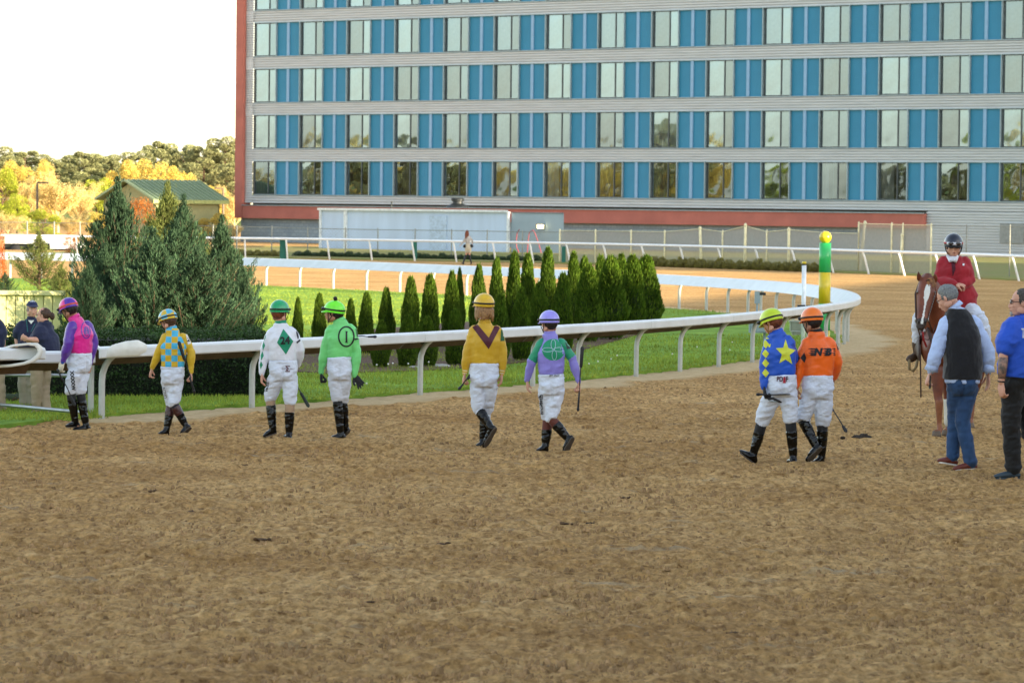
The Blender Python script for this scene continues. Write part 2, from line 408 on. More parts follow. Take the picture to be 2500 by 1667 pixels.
# ---- grass blades of the lawn nearest the camera (stuff)
def blades():
    GV_ = []; GT = []
    for (n, v0, v1, ymin, ymax, hk, wk) in ((110000, 760, 1035, 0, 74, 1.0, 1.0), (92000, 688, 800, 74, 135, .8, .5)):
        u = RNG.uniform(-20, 2080, n); v = v0 + (v1 - v0) * RNG.uniform(0, 1, n) ** 0.9
        a = u - 1250; bb = v - 833.5
        X = a * cr_ + bb * sr_; Y = -a * sr_ + bb * cr_
        dirs = RT0[None] * (X / FPX)[:, None] - UP0[None] * (Y / FPX)[:, None] + FW[None]
        P = CAM + dirs * (-HC / dirs[:, 2])[:, None]
        P2 = P[:, :2]; dd, s = dist_rail(P2)
        e0 = -(dd * s); along = (P2 - RL[0]) @ T0
        ok = (e0 > 0.2 + 0.1 * vnoise(P2, 1.3, 9)) & (along > -0.3)
        off0 = (P2 - RL[0]) @ RN[0]
        ok |= (along <= -0.3) & (off0 < 0.35 + 0.15 * np.clip(-along - 1, 0, 1.5)) & (along > -8)
        ok &= (P2[:, 1] < ymax) & (P2[:, 1] >= ymin)
        P2 = P2[ok]; n = len(P2)
        ang = RNG.uniform(0, 6.28, n); hh = hk * RNG.uniform(0.025, 0.07, n) * (0.8 + 0.5 * vnoise(P2, 0.8, 77)); wd = wk * RNG.uniform(0.006, 0.013, n) * (P2[:, 1] / 50)
        ln = RNG.normal(0, 0.025, (n, 2))
        A = np.column_stack([P2[:, 0] - np.cos(ang) * wd, P2[:, 1] - np.sin(ang) * wd, np.full(n, 0.04)])
        B = np.column_stack([P2[:, 0] + np.cos(ang) * wd, P2[:, 1] + np.sin(ang) * wd, np.full(n, 0.04)])
        C = np.column_stack([P2 + ln, 0.045 + hh])
        GV_.append(np.stack([A, B, C], 1).reshape(-1, 3))
        k = 0.75 + 0.35 * RNG.random(n) + 0.25 * vnoise(P2, 1.1, 5)
        GT.append(np.repeat(np.stack([k * (1 + 0.25 * RNG.random(n)), k, k * 0.8], 1), 3, 0))
    V = np.vstack(GV_); F = np.arange(len(V)).reshape(-1, 3)
    return npmesh('grass', V, F, mat('grass_blade', '#90a84a', 0.75, var=0.1, attr=True, trans=0.35, spec=0.15), False, np.vstack(GT))
link('grass', blades(), kind='stuff', label='short green lawn grass behind the white rail', cat='grass')

# ---- inner white rail: swept cover, gooseneck posts
WH = mat('rail_white', '#d6dadc', 0.35, var=0.05, vs=2.5, bump=0.1, bs=4, bd=0.006, col2='#c8cccb')
PW = mat('post_white', '#c4c8c6', 0.45, var=0.07, vs=3, col2='#a9aaa0')
prof = [(0.20, 0.735), (0.215, 0.75), (0.215, 0.84), (0.195, 0.862), (0.13, 0.872), (0.04, 0.862), (-0.20, 0.650), (-0.21, 0.635), (-0.195, 0.632), (0.04, 0.842), (0.13, 0.852), (0.185, 0.842), (0.197, 0.83), (0.197, 0.745)]
def sweep(P2, Nn, prof, z0=0):
    rings = [np.array([[p[0] + n[0] * o, p[1] + n[1] * o, z + z0] for o, z in prof]) for p, n in zip(P2, Nn)]
    V, F = loft(rings); return V, F
UND = mat('rail_underside_shade', '#5b4a36', 0.9, var=0.2, vs=4)  # shade under the white cover, put into the colour of its inner faces
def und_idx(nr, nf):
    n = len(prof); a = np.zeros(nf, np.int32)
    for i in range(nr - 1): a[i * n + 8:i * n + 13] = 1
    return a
rail = empty('track_rail', (RL[0][0], RL[0][1], 0), 'long white curving inside rail on gooseneck posts around the grass infield', 'rail')
ro = np.array([RL[0][0], RL[0][1], 0])
nseg = 0; i = 0; K = len(RL) - 1
while i < K:
    j = min(K, i + 12)
    P = RL[i:j + 1].copy(); Nn = RN[i:j + 1]
    t = nrm(P[-1] - P[-2]); P[-1] = P[-1] - t * 0.006
    if i == 0: P[0] = P[0] - T0 * 0.35
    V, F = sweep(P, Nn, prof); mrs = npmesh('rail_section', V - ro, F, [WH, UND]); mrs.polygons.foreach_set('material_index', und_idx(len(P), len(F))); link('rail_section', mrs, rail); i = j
def goose(top_o=0.10, top_z=0.80):
    pts = [(0, 0, -0.15), (0, 0, 0.3), (0, 0, 0.44), (0.010, 0, 0.54), (0.045, 0, 0.63), (0.10, 0, 0.705), (0.17, 0, 0.76)]
    V, F = tube(pts, [0.038] * 7, 10, True); return npmesh('post', V, F, PW, True)
gme = goose()
brk = MB().box((0.0, 0, 0.0), (0.22, 0.10, 0.02)).mesh('bracket', mat('bracket_dark', '#4b4843', 0.7))
for p in FOOT:
    k = ((RL - p) ** 2).sum(1).argmin(); q = RL[k]; n = RN[k]
    po = link('post', gme, rail, (q[0] - n[0] * 0.03 - ro[0], q[1] - n[1] * 0.03 - ro[1], 0)); po.rotation_euler[2] = math.atan2(n[1], n[0])
    bk = link('bracket', brk, po, (0.12, 0, 0.752)); bk.rotation_euler[1] = -0.5
# padded covers at the gap
PAD = mat('vinyl_pad', '#dcdcd4', 0.5, var=0.06, vs=5, bump=0.35, bs=9, bd=0.012, coat=0.1)
def pad(name, pts, rad, flat, side, label, seed):
    V, F = tube(pts, rad, 20, True, flat, side); me = fuse([(V, F)], 0.012, 2); v = getv(me); n = getn(me)
    v += n * (0.0035 * fbm(v * [1, 1, 2.2], 7, 3, seed))[:, None]; setv(me, v); me.materials.append(PAD)
    o = link(name, me, None, None, label, 'rail pad', 'padded covers on the rail ends at the gap'); return o
q0 = G(253, 1022.6); yb = q0[1]
pad('rail_pad', [D(251, 868, yb - .3), D(275, 858, yb - .28), D(310, 852, yb - .22), D(338, 849, yb - .18), D(345, 849, yb - .16)], [0.03, 0.075, 0.098, 0.100, 0.08], 0.42, (0, 0, 1), 'white wrapped vinyl pad tapering on the end of the rail right of the gap', 1)
pad('rail_pad', [D(262, 872, yb + .35), D(248, 868, yb + .35), D(232, 859, yb + .38), D(224, 853, yb + .4)], [0.03, 0.07, 0.095, 0.085], 0.42, (0, 0, 1), 'short white vinyl pad behind the jockey in pink and purple', 2)
# rail continuing left of the gap
lr = empty('rail_left_of_gap', tuple(G(218, 1017)), 'white rail continuing left of the gap behind the staff', 'rail'); lo = G(218, 1017)
lp = np.array([D(225, 862, 42.4)[:2], D(150, 862, 42.3)[:2], D(60, 860, 42.2)[:2], D(-60, 858, 42.1)[:2]]); ln_ = -normals(lp) if normals(lp)[0][1] > 0 else normals(lp)
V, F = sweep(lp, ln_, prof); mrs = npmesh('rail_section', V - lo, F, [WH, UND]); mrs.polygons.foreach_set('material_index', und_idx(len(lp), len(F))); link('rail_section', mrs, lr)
g2 = gme.copy(); p_ = link('post', g2, lr, (0, 0.15, 0)); p_.rotation_euler[2] = R(-80)
# nearest rail end, wrapped, at the left edge
nr = empty('swing_rail', tuple(D(0, 1010, 40.2)), 'nearest white rail arm with folded canvas over its tip at the left edge', 'rail'); no = D(0, 1010, 40.2)
npn = np.array([D(86, 866, 40.3)[:2], D(40, 866, 40.15)[:2], D(0, 866, 40.0)[:2], D(-120, 866, 39.6)[:2]])
nn = normals(npn); nn = nn if nn[0][1] < 0 else -nn
zt = D(60, 848, 40.2)[2] - 0.862
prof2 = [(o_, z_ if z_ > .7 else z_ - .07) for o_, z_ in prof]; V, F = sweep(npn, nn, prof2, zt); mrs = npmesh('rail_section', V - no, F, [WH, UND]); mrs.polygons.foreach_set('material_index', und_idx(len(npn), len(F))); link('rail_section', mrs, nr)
pv = []
ring_px = [(0, 850), (30, 841), (70, 836.5), (92, 837), (103, 846), (105, 858), (100, 872), (86, 883), (60, 891), (25, 896), (-5, 898)]
for dy in (-0.32, 0.22):
    for (u_, v_) in ring_px: pv.append(D(u_, v_, 40.2 + dy))
nR = len(ring_px); rings = []
inner = [(0, 855), (32, 847), (68, 843), (84, 845), (90, 851), (92, 858), (88, 866), (76, 876), (56, 884), (25, 889), (-5, 891)]
mbp = MB()
A = [D(u_, v_, 39.88) for u_, v_ in ring_px]; B = [D(u_, v_, 40.45) for u_, v_ in ring_px]; Ai = [D(u_, v_, 39.88) for u_, v_ in inner]; Bi = [D(u_, v_, 40.45) for u_, v_ in inner]
Fp = []
for i in range(nR - 1):
    Fp += [[i, i + 1, nR + i + 1, nR + i], [2 * nR + i, 3 * nR + i, 3 * nR + i + 1, 2 * nR + i + 1], [i, 2 * nR + i, 2 * nR + i + 1, i + 1], [nR + i, nR + i + 1, 3 * nR + i + 1, 3 * nR + i]]
Fp += [[0, nR, 3 * nR, 2 * nR], [nR - 1, 3 * nR - 1, 4 * nR - 1, 2 * nR - 1]]
me = npmesh('canvas_wrap', np.array(A + B + Ai + Bi) - no, Fp, PAD, True)
link('canvas_wrap', me, nr)
V, F = tube([G(-40, 1006) , D(-40, 880, 40.2)], [0.04, 0.04], 10); link('post', npmesh('post', V - no, F, PW, True), nr)
# galvanised pipe gate behind the staff
GV = mat('galvanised', '#a9aeae', 0.35, 0.7, var=0.1, vs=8)
pg = empty('pipe_gate', tuple(G(120, 1010)), 'low galvanised two-pipe barrier on the grass behind the staff', 'barrier'); po_ = G(120, 1010)
def pxtube(a, b, r, par, org, m, name):
    V, F = tube([a, b], [r, r], 10); return link(name, npmesh(name, V - org, F, m, True), par)
pxtube(D(-60, 914, 44.8), D(200, 917, 44.8), 0.022, pg, po_, GV, 'pipe'); pxtube(G(-40, 984, 0.12), G(196, 1006, 0.12), 0.022, pg, po_, GV, 'pipe')
pxtube(G(8, 984, 0.0), D(8, 914, G(8, 984)[1]), 0.018, pg, po_, GV, 'upright')

# ---- outer white pipe rail with leaning posts
orl = empty('outer_rail', (OFs[8][0], OFs[8][1], 0), 'thin white pipe rail on leaning posts along the far outside of the track', 'rail'); oo = np.array([OFs[8][0], OFs[8][1], 0])
OR = catmull(OFs, 4); ONr = normals(OR); ONr = ONr if ONr[10][1] < 0 else -ONr
WP = mat('pipe_white', '#eceeee', 0.4, var=0.04)
top = np.column_stack([OR + ONr * 0.30, np.full(len(OR), 0.93)])
for a in range(0, len(top) - 1, 12):
    s_ = top[a:a + 13]
    V, F = tube(s_, [0.055] * len(s_), 8); link('rail_pipe', npmesh('rail_pipe', V - oo, F, WP, True), orl)
for p, n in zip(OFs, ON):
    V, F = tube([(0, 0, -0.1), (n[0] * 0.22 - 0.02, n[1] * 0.22, 0.7), (n[0] * 0.30 - 0.03, n[1] * 0.30, 0.92)], [0.04, 0.04, 0.035], 8)
    link('post', npmesh('post', V, F, WP, True), orl, (p[0] - oo[0], p[1] - oo[1], 0))
gp = mat('pad_green', '#1d6152', 0.7)
for (u0, u1, v0, v1, lab) in ((683, 699, 582, 632, 'left one of two dark green pads standing on the outer rail'), (1009, 1018, 588, 636, 'right narrow dark green pad standing on the outer rail'), (1371, 1381, 603, 643, 'dark green pad on the outer rail beside the fence start')):
    c0 = G((u0 + u1) / 2, v1); yy = c0[1]; a = D(u0, v1, yy); b_ = D(u1, v0, yy)
    e = empty('rail_post_pad', tuple(c0), lab, 'post pad', 'dark green pads on the outer rail')
    MB().box(((0), 0, (b_[2]) / 2), (b_[0] - a[0], 0.3, b_[2])).obj('padding', gp, e)
    MB().box((0, 0, b_[2] + 0.012), (b_[0] - a[0] + 0.03, 0.33, 0.02)).obj('top_cap', gp, e)

# ---- chain-link fence with mesh screen
FP = mat('fence_post', '#e4d9b0', 0.5, 0.3); CH = mat('fence_wire', '#8f9087', 0.6, 0.5)
def screen_mat(name, col, op):
    m = bpy.data.materials.new(name); m.use_nodes = True; nt = m.node_tree; L = nt.links; b = nt.nodes['Principled BSDF']
    tc = N(nt, 'ShaderNodeTexCoord'); nz = N(nt, 'ShaderNodeTexNoise', Scale=9.0, Detail=3.0); L.new(tc.outputs['Object'], nz.inputs['Vector'])
    mr = N(nt, 'ShaderNodeMapRange'); mr.inputs['To Min'].default_value = op - .1; mr.inputs['To Max'].default_value = op + .1; L.new(nz.outputs['Fac'], mr.inputs['Value'])
    b.inputs['Base Color'].default_value = lin(col); b.inputs['Roughness'].default_value = .9
    t = N(nt, 'ShaderNodeBsdfTransparent'); ms = N(nt, 'ShaderNodeMixShader'); L.new(mr.outputs[0], ms.inputs[0]); L.new(t.outputs[0], ms.inputs[1]); L.new(b.outputs[0], ms.inputs[2])
    L.new(ms.outputs[0], nt.nodes['Material Output'].inputs[0]); return m
SCR = screen_mat('windscreen', '#b9ae9c', 0.55)
def fence(label, pts, htops, screen, wires, thick=0.035):
    """pts: px feet; htops: px top v"""
    P = [G(u, v) for u, v in pts]; o = np.array(P[0]); e = empty('chain_link_fence', tuple(o), label, 'fence')
    Ht = [D(u, t, p[1])[2] for (u, v), t, p in zip(pts, htops, P)]
    for p, h_ in zip(P, Ht):
        V, F = tube([p + [0, 0, -.1], p + [0, 0, h_ + 0.05]], [thick, thick], 8); link('post', npmesh('post', V - o, F, FP if screen else CH, True), e)
    tv = [p + np.array([0, 0, h_]) for p, h_ in zip(P, Ht)]
    V, F = tube(tv, [0.018] * len(tv), 6); link('top_pipe', npmesh('top_pipe', V - o, F, FP if screen else CH, True), e)
    for i in range(len(P) - 1):
        a, b_ = P[i], P[i + 1]; off_ = np.array([0, 0.05, 0])
        q = [a + off_ + [0, 0, .03], b_ + off_ + [0, 0, .03], b_ + off_ + [0, 0, Ht[i + 1] - .03], a + off_ + [0, 0, Ht[i] - .03]]
        if screen: link('mesh_panel', npmesh('mesh_panel', np.array(q) - o, [[0, 1, 2, 3]], SCR), e)
        if wires:   # woven wires, real strands
            mb = MB(); Lx = np.linalg.norm(b_ - a); d = (b_ - a) / Lx; hh = min(Ht[i], Ht[i + 1]); st = 0.16; n = int((Lx + hh) / st); rr = 0.004
            for s in range(n):
                for sgn in (1, -1):
                    x0 = s * st - (hh if sgn > 0 else 0); z0, x1, z1 = 0.0, x0 + sgn * hh, hh
                    if sgn < 0: x0 = s * st; x1 = x0 - hh
                    def cl(x): return min(max(x, 0), Lx)
                    xa, xb = cl(x0), cl(x1)
                    if abs(xa - xb) < 0.05: continue
                    za = abs(xa - x0); zb = hh - abs(xb - x1)
                    A_ = a + d * xa + [0, 0.02, za]; B_ = a + d * xb + [0, 0.02, zb]; w_ = np.array([0, 0, rr])
                    mb.add([A_ - w_ - o, B_ - w_ - o, B_ + w_ - o, A_ + w_ - o], [[0, 1, 2, 3]])
            x = mb.obj('wire_mesh', CH, e); x['kind'] = 'stuff'
    return e
fence('thin grey chain-link fence in front of the white store and hotel base', [(578, 626), (663, 627), (751, 628), (843, 629), (922, 630), (1013, 632), (1102, 634), (1189, 636), (1275, 638), (1366, 641)], [553, 555, 557.5, 559.5, 561, 562, 563, 564.5, 566, 567], False, True, 0.028)
fence('chain-link fence with tan mesh screen along the outside of the track', [(1366, 641), (1453, 643), (1540, 645.5), (1622, 648), (1709, 650.5), (1763, 652), (1820, 654), (1871, 656), (1926, 658), (2010, 661), (2095, 664)], [563, 564, 565, 566, 559, 566, 552, 566, 561, 568, 570], True, True)
fence('taller sagging chain-link screen panel near the hotel end', [(2095, 664), (2175.5, 668), (2203, 669), (2272, 671)], [546, 548, 549, 550], True, True)
fence('bare chain-link fence in front of the silver corrugated wall', [(2272, 671), (2358, 674), (2464, 679), (2560, 684)], [551, 552, 553, 554], False, True, 0.025)
fence('dark chain-link fence at the left below the yellow trees', [(-60, 600), (66, 601), (132, 602), (195, 603), (300, 605), (420, 607), (520, 609), (578, 612)], [541, 543, 544, 545, 546, 549, 552, 553], False, True, 0.04)
# leaning posts beside the tall screen and twin gate posts
for (a, b_, lab) in (((2098, 664), (2112, 545), 'tall leaning yellow lit pole at the left end of the tall screen'), ((2199, 669), (2203, 575), 'short hooked pole behind the tall screen'), ((1712, 651), (1709, 558), 'thick gate post between two screen panels'), ((1818, 655), (1820, 551), 'tallest gate post of the screened fence'), ((1925, 659), (1926, 561), 'thick post right of the tallest gate post')):
    p = G(*a); q = D(b_[0], b_[1], p[1]); e = empty('fence_pole', tuple(p), lab, 'pole')
    V, F = tube([p - p, q - p], [0.06, 0.055], 10); link('shaft', npmesh('shaft', V, F, FP, True), e); V, F = tube([q - p, q - p + [0.0, 0, 0.05]], [0.075, 0.06], 10); link('cap', npmesh('cap', V, F, FP, True), e)
# ================================================================== HOTEL
TH, X0, Z0, BAY, H0, HF = 0.682715, -16.889, 240.0, 4.0393, 0.49534 + HC, 2.97984
FD = np.array([math.cos(TH), -math.sin(TH), 0]); FN = np.array([-math.sin(TH), -math.cos(TH), 0])   # along facade, outward
AX = np.array([FD, FN * -1, [0, 0, 1]])     # local x along, y inward, z up
HO = np.array([X0, Z0, 0.0])
hotel = empty('hotel', tuple(HO), 'large modern hotel block with blue panels, silver bands and red frame', 'building')
hotel.rotation_euler = (0, 0, -TH)
NB_, NR = 19, 8       # bays, storeys built
def hl(u, v):     # pixel -> facade local (x, z) on the facade plane
    d = ray(u, v); n = FN; t = np.dot(HO - CAM, n) / np.dot(d, n); p = CAM + d * t - HO; return np.dot(p, FD), p[2]
SIL = mat('silver_metal', '#bfc5ca', 0.45, 0.12, var=0.06, vs=0.6, stretch=(1, 1, 12)); SIL.name = 'silver_metal'
BLU = mat('blue_metal', '#2f82a4', 0.5, 0.05, var=0.05, vs=0.5); BLS = mat('pale_blue_trim', '#80a6c8', 0.5, var=0.04)
RED = mat('red_stucco', '#ab675b', 0.85, var=0.08, vs=0.9, bump=0.2, bs=20, bd=0.01); FR = mat('window_frame', '#51575a', 0.4, 0.4); ALU = mat('alu_trim', '#8ea0a8', 0.4, 0.5)
def ribs(name, x0, x1, z0, z1, pitch=0.15, dep=0.11, yf=-0.06):
    n = max(1, round((z1 - z0) / pitch)); pt = (z1 - z0) / n; pr = []
    for k in range(n):
        a = z0 + k * pt; pr += [(yf, a + pt * .02), (yf, a + pt * .50), (yf + dep, a + pt * .60), (yf + dep, a + pt * .94)]
    V = []; F = []
    for (y_, z_) in pr: V += [(x0, y_, z_), (x1, y_, z_)]
    for k in range(len(pr) - 1): F.append([2 * k, 2 * k + 1, 2 * k + 3, 2 * k + 2])
    return npmesh(name, V, F, SIL)
WX0, WX1, WH_ = 0.0, 0.478 * BAY, 2.17
XL = hl(601, 300)[0]; XEND = NB_ * BAY
# side and back walls, core
cb = MB(); cb.box(((XEND + XL) / 2, 7.6, 13), (XEND - XL - 0.2, 14, 26.0)); cb.obj('core_wall', mat('core_grey', '#8d8f8e', 0.8), hotel)
for r in range(-1, NR):        # silver bands below each storey
    zt = H0 + r * HF - 0.03 if r >= 0 else None
    if r == 0: zb = H0 - 0.55
    elif r > 0: zb = H0 + (r - 1) * HF + WH_ + 0.0
    if r < 0: continue
    link('silver_band', ribs('silver_band', XL, XEND, zb, zt), hotel)
# corner pier of ribbed metal + red frame
xr = hl(583, 200)[0]
link('corner_pier', ribs('corner_pier', XL - 0.0, -0.10, H0 - 0.5, H0 + NR * HF, 0.15, 0.10, -0.075), hotel)
zr1 = hl(700, 503)[1]; zr0 = hl(700, 534)[1]
xre = hl(2262, 540)[0]
MB().box(((xr + XL - 0.04) / 2, 0.1, (NR * HF + H0 + zr0) / 2), (XL - 0.04 - xr, 0.8, NR * HF + H0 - zr0 + 0)).obj('red_corner_column', RED, hotel)
MB().box(((XL + xre) / 2, 0.05, (zr0 + zr1) / 2), (xre - XL, 0.7, zr1 - zr0)).obj('red_beam', RED, hotel)
MB().box(((XL + xre) / 2, -0.33, zr1 + 0.02), (xre - XL + .1, 0.12, 0.05)).obj('beam_flashing', ALU, hotel)
# masonry base, blocks drawn from a brick texture with relief (block joints are far below what the picture resolves)
def brickmat():
    m = bpy.data.materials.new('grey_block'); m.use_nodes = True; nt = m.node_tree; L = nt.links; b = nt.nodes['Principled BSDF']; b.inputs['Roughness'].default_value = .9
    tc = N(nt, 'ShaderNodeTexCoord'); sx = N(nt, 'ShaderNodeSeparateXYZ'); cx = N(nt, 'ShaderNodeCombineXYZ'); L.new(tc.outputs['Object'], sx.inputs[0]); L.new(sx.outputs[0], cx.inputs[0]); L.new(sx.outputs[2], cx.inputs[1])
    br = N(nt, 'ShaderNodeTexBrick', Scale=1.0); br.inputs['Brick Width'].default_value = .42; br.inputs['Row Height'].default_value = .21; br.inputs['Mortar Size'].default_value = .012
    br.inputs['Color1'].default_value = lin('#95a4ae'); br.inputs['Color2'].default_value = lin('#8696a2'); br.inputs['Mortar'].default_value = lin('#6f7c84')
    L.new(cx.outputs[0], br.inputs['Vector']); L.new(br.outputs['Color'], b.inputs['Base Color'])
    bp = N(nt, 'ShaderNodeBump', Strength=.6, Distance=.02); bp.invert = True; L.new(br.outputs['Fac'], bp.inputs['Height']); L.new(bp.outputs[0], b.inputs['Normal']); return m
GB = brickmat()
MB().box(((xr + xre) / 2 + .05, 0.6, zr0 / 2 - .3), (xre - xr - .1, 0.8, zr0 + .6 - 0.01)).obj('base_wall', GB, hotel)
me = ribs('lower_silver_wall', xre + 0.02, XEND, -0.3, H0 - 0.57, 0.155, 0.10, -0.05); link('lower_silver_wall', me, hotel)
MB().box((hl(2472, 610)[0], -0.09, 1.35), (1.5, 0.1, 1.1)).obj('louvre', mat('louvre_grey', '#878d8c', 0.6), hotel)
# blue panels: fine horizontal lap siding as geometry
def bluepanel(wd, hgt):
    n = int(hgt / 0.085); V = []; F = []
    for k in range(n + 1):
        z = k * hgt / n; V += [(0, -0.012, z), (wd, -0.012, z)]
        if k < n: V += [(0, 0.006, z + 0.075), (wd, 0.006, z + 0.075)]
    for k in range(0, len(V) // 2 - 1): F.append([2 * k, 2 * k + 1, 2 * k + 3, 2 * k + 2])
    return npmesh('blue_panel', V, F, BLU)
pw = (BAY - WX1 - 0.26 - 0.12) / 2
bpm = bluepanel(pw, WH_)
stm = MB().box((0.10, -0.02, WH_ / 2), (0.20, 0.12, WH_ - 0.02)).mesh('pale_strip', BLS)
jm = MB().box((0.03, -0.05, WH_ / 2), (0.06, 0.2, WH_ - 0.01)).mesh('jamb_trim', ALU)
sm = MB().box((XEND / 2, -0.075, 0), (XEND, 0.08, 0.05)).mesh('sill_trim', ALU)
fmb = MB(); W_ = WX1; t = 0.06
fmb.box((W_ / 2, 0, t / 2), (W_, .09, t)); fmb.box((W_ / 2, 0, WH_ - t / 2 - .02), (W_, .09, t)); fmb.box((t / 2, 0, WH_ / 2), (t, .088, WH_ - 2 * t - .03)); fmb.box((W_ - t / 2, 0, WH_ / 2), (t, .088, WH_ - 2 * t - .03)); fmb.box((W_ * .635, 0, WH_ / 2), (t, .088, WH_ - 2 * t - .03))
frm = fmb.mesh('frame', FR)
def glassmat(i, gc, tc_, mx):
    gl = bpy.data.materials.new('window_glass'); gl.use_nodes = True; nt = gl.node_tree; nt.nodes.clear(); L = nt.links
    g_ = N(nt, 'ShaderNodeBsdfGlossy', Roughness=0.02); g_.inputs['Color'].default_value = gc; tt = N(nt, 'ShaderNodeBsdfTransparent'); tt.inputs['Color'].default_value = tc_
    tcn = N(nt, 'ShaderNodeTexCoord'); nz = N(nt, 'ShaderNodeTexNoise', Scale=0.7, Detail=1.0); L.new(tcn.outputs['Object'], nz.inputs['Vector']); bpn = N(nt, 'ShaderNodeBump', Strength=.12 + .05 * i, Distance=.06); L.new(nz.outputs['Fac'], bpn.inputs['Height']); L.new(bpn.outputs[0], g_.inputs['Normal'])
    ms = N(nt, 'ShaderNodeMixShader'); ms.inputs[0].default_value = mx; L.new(tt.outputs[0], ms.inputs[1]); L.new(g_.outputs[0], ms.inputs[2]); oo_ = N(nt, 'ShaderNodeOutputMaterial'); L.new(ms.outputs[0], oo_.inputs[0]); return gl
GLV_ = [glassmat(0, (.27, .36, .43, 1), (.80, .87, .88, 1), .58), glassmat(1, (.26, .33, .38, 1), (.70, .74, .72, 1), .55), glassmat(2, (.30, .40, .47, 1), (.82, .88, .9, 1), .62)]
def pane(wd, g):
    return npmesh('pane', [(0, 0, 0), (wd, 0, 0), (wd, 0, WH_ - 2 * t - .02), (0, 0, WH_ - 2 * t - .02)], [[0, 1, 2, 3]], g)
pn = [[pane(W_ * .635 - t * 1.5, g) for g in GLV_], [pane(W_ * .365 - t * 1.5, g) for g in GLV_]]
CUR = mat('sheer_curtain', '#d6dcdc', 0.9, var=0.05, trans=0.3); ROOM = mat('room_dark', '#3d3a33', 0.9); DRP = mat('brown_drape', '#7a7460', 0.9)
def curtain(x0, x1, seed, amp=0.03):
    n = 26; xs = np.linspace(x0, x1, n); yy_ = 0.16 + amp * np.sin(np.linspace(0, 17 + seed * 3, n) + seed) + 0.01 * np.sin(np.linspace(0, 41, n))
    V = [(x, y_, 0.03) for x, y_ in zip(xs, yy_)] + [(x, y_, WH_ - 0.06) for x, y_ in zip(xs, yy_)]
    return npmesh('curtain', V, [[i, i + 1, n + i + 1, n + i] for i in range(n - 1)], CUR)
cur = [curtain(0.05, W_ - .05, 1), curtain(0.05, W_ * .6, 2), curtain(W_ * .25, W_ - .05, 3), curtain(0.05, W_ * .45, 0.4), curtain(W_ * .72, W_ - .05, 5)]
drape = [c.copy() for c in cur[1:]]
for d_ in drape: d_.materials.clear(); d_.materials.append(DRP)
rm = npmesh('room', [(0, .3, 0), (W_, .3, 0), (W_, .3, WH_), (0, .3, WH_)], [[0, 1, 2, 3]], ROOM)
rnd = random.Random(3)
for r in range(7):
    z = H0 + r * HF
    link('sill_trim', sm, hotel, (0, 0, z - 0.03 + .0)); link('head_trim', sm, hotel, (0, 0, z + WH_ - .01))
    for k in range(NB_):
        x = k * BAY
        if x > hl(2500, 300)[0] + 9: continue
        wn = link('window', frm, hotel, (x, 0.04, z)); p1 = link('pane', rnd.choice(pn[0]), wn, (t, 0, t)); link('pane', rnd.choice(pn[1]), wn, (W_ * .635 + t / 2, 0, t))
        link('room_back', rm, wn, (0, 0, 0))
        q = rnd.random()
        if r == 0:
            if q < .75: link('curtain', rnd.choice(drape), wn)
            if q < .3: link('curtain', cur[3], wn, (0, .05, 0))
        else:
            link('curtain', cur[0] if q < .5 else rnd.choice(cur[:3]), wn)
            if q > .5: link('curtain', cur[0], wn, (0, 0.07, 0))
        link('blue_panel', bpm, hotel, (x + WX1 + .06, -0.0, z)); link('blue_panel', bpm, hotel, (x + WX1 + .06 + pw + .20, 0, z))
        link('pale_strip', stm, hotel, (x + WX1 + .06 + pw, 0, z)); link('jamb_trim', jm, hotel, (x + WX1, 0, z)); link('jamb_trim', jm, hotel, (x + BAY - .06, 0, z))

# ---- the low white store in front of the hotel, with the grey end unit
yS = 203.0
def _bb(u0, v0, u1, v1, y_, depth, zbot=-0.1):
    a = D(u0, v0, y_); b_ = D(u1, v1, y_); return a, b_
def FL(u, z, off=0.0):      # point of the store front line (parallel to the hotel) at column u, off = distance behind the front
    lo_, hi_ = -40.0, 40.0; base = SO + np.array([0, 0, z])
    for _ in range(40):
        m_ = (lo_ + hi_) / 2; P = base + FD * m_ - FN * off; uu = 1250 + FPX * P[0] / (P[1] * cp)
        if uu < u: lo_ = m_
        else: hi_ = m_
    return base + FD * lo_ - FN * off
def prism(poly, z0, z1):
    n = len(poly); V = [(p[0], p[1], z0) for p in poly] + [(p[0], p[1], z1) for p in poly]
    return MB().add(V, [list(range(n))[::-1], list(range(n, 2 * n))] + [[i, (i + 1) % n, n + (i + 1) % n, n + i] for i in range(n)])
SO = np.array([D(1242, 560, 199.0)[0], 199.0, 0.0]); rzS = -TH
st = empty('white_store', tuple(SO), 'long low white-blue metal store with white edge trim in front of the hotel', 'building'); st.rotation_euler = (0, 0, rzS)
WB = mat('store_wall', '#bccde4', 0.6, var=0.05, vs=0.7, stretch=(2, 1, .3)); WT = mat('store_trim', '#dfe3e4', 0.5)
def sx_(u): return float(np.dot(FL(u, 0) - SO, FD))
xa, xm, xb = sx_(781), sx_(842), 0.0; zt = D(1240, 518.5, 199.0)[2]; base_z = -0.25
for a_, b_, sk in ((xa, xm, 0), (xm, xb, 2.8)): prism([(a_ + .01, 0), (b_ - .01, 0), (b_ - .01 - sk, 3.2), (a_ + .01, 3.2)], base_z, zt).obj('wall', WB, st)
for x in (xa, xm, xb): MB().box((x, -0.04, (zt + base_z) / 2), (0.12 if x != xm else .2, 0.16, zt - base_z + .02)).obj('corner_trim', WT, st)
prism([(xa - .15, -.18), (xb + .1, -.18), (xb - 2.9, 3.3), (xa - .15, 3.3)], zt - .01, zt + .11).obj('roof', WT, st)
MB().box(((sx_(1046) + sx_(1088)) / 2, -0.02, .95), (sx_(1088) - sx_(1046), .06, 2.0)).obj('door', mat('store_door', '#b6c8de', .6), st)
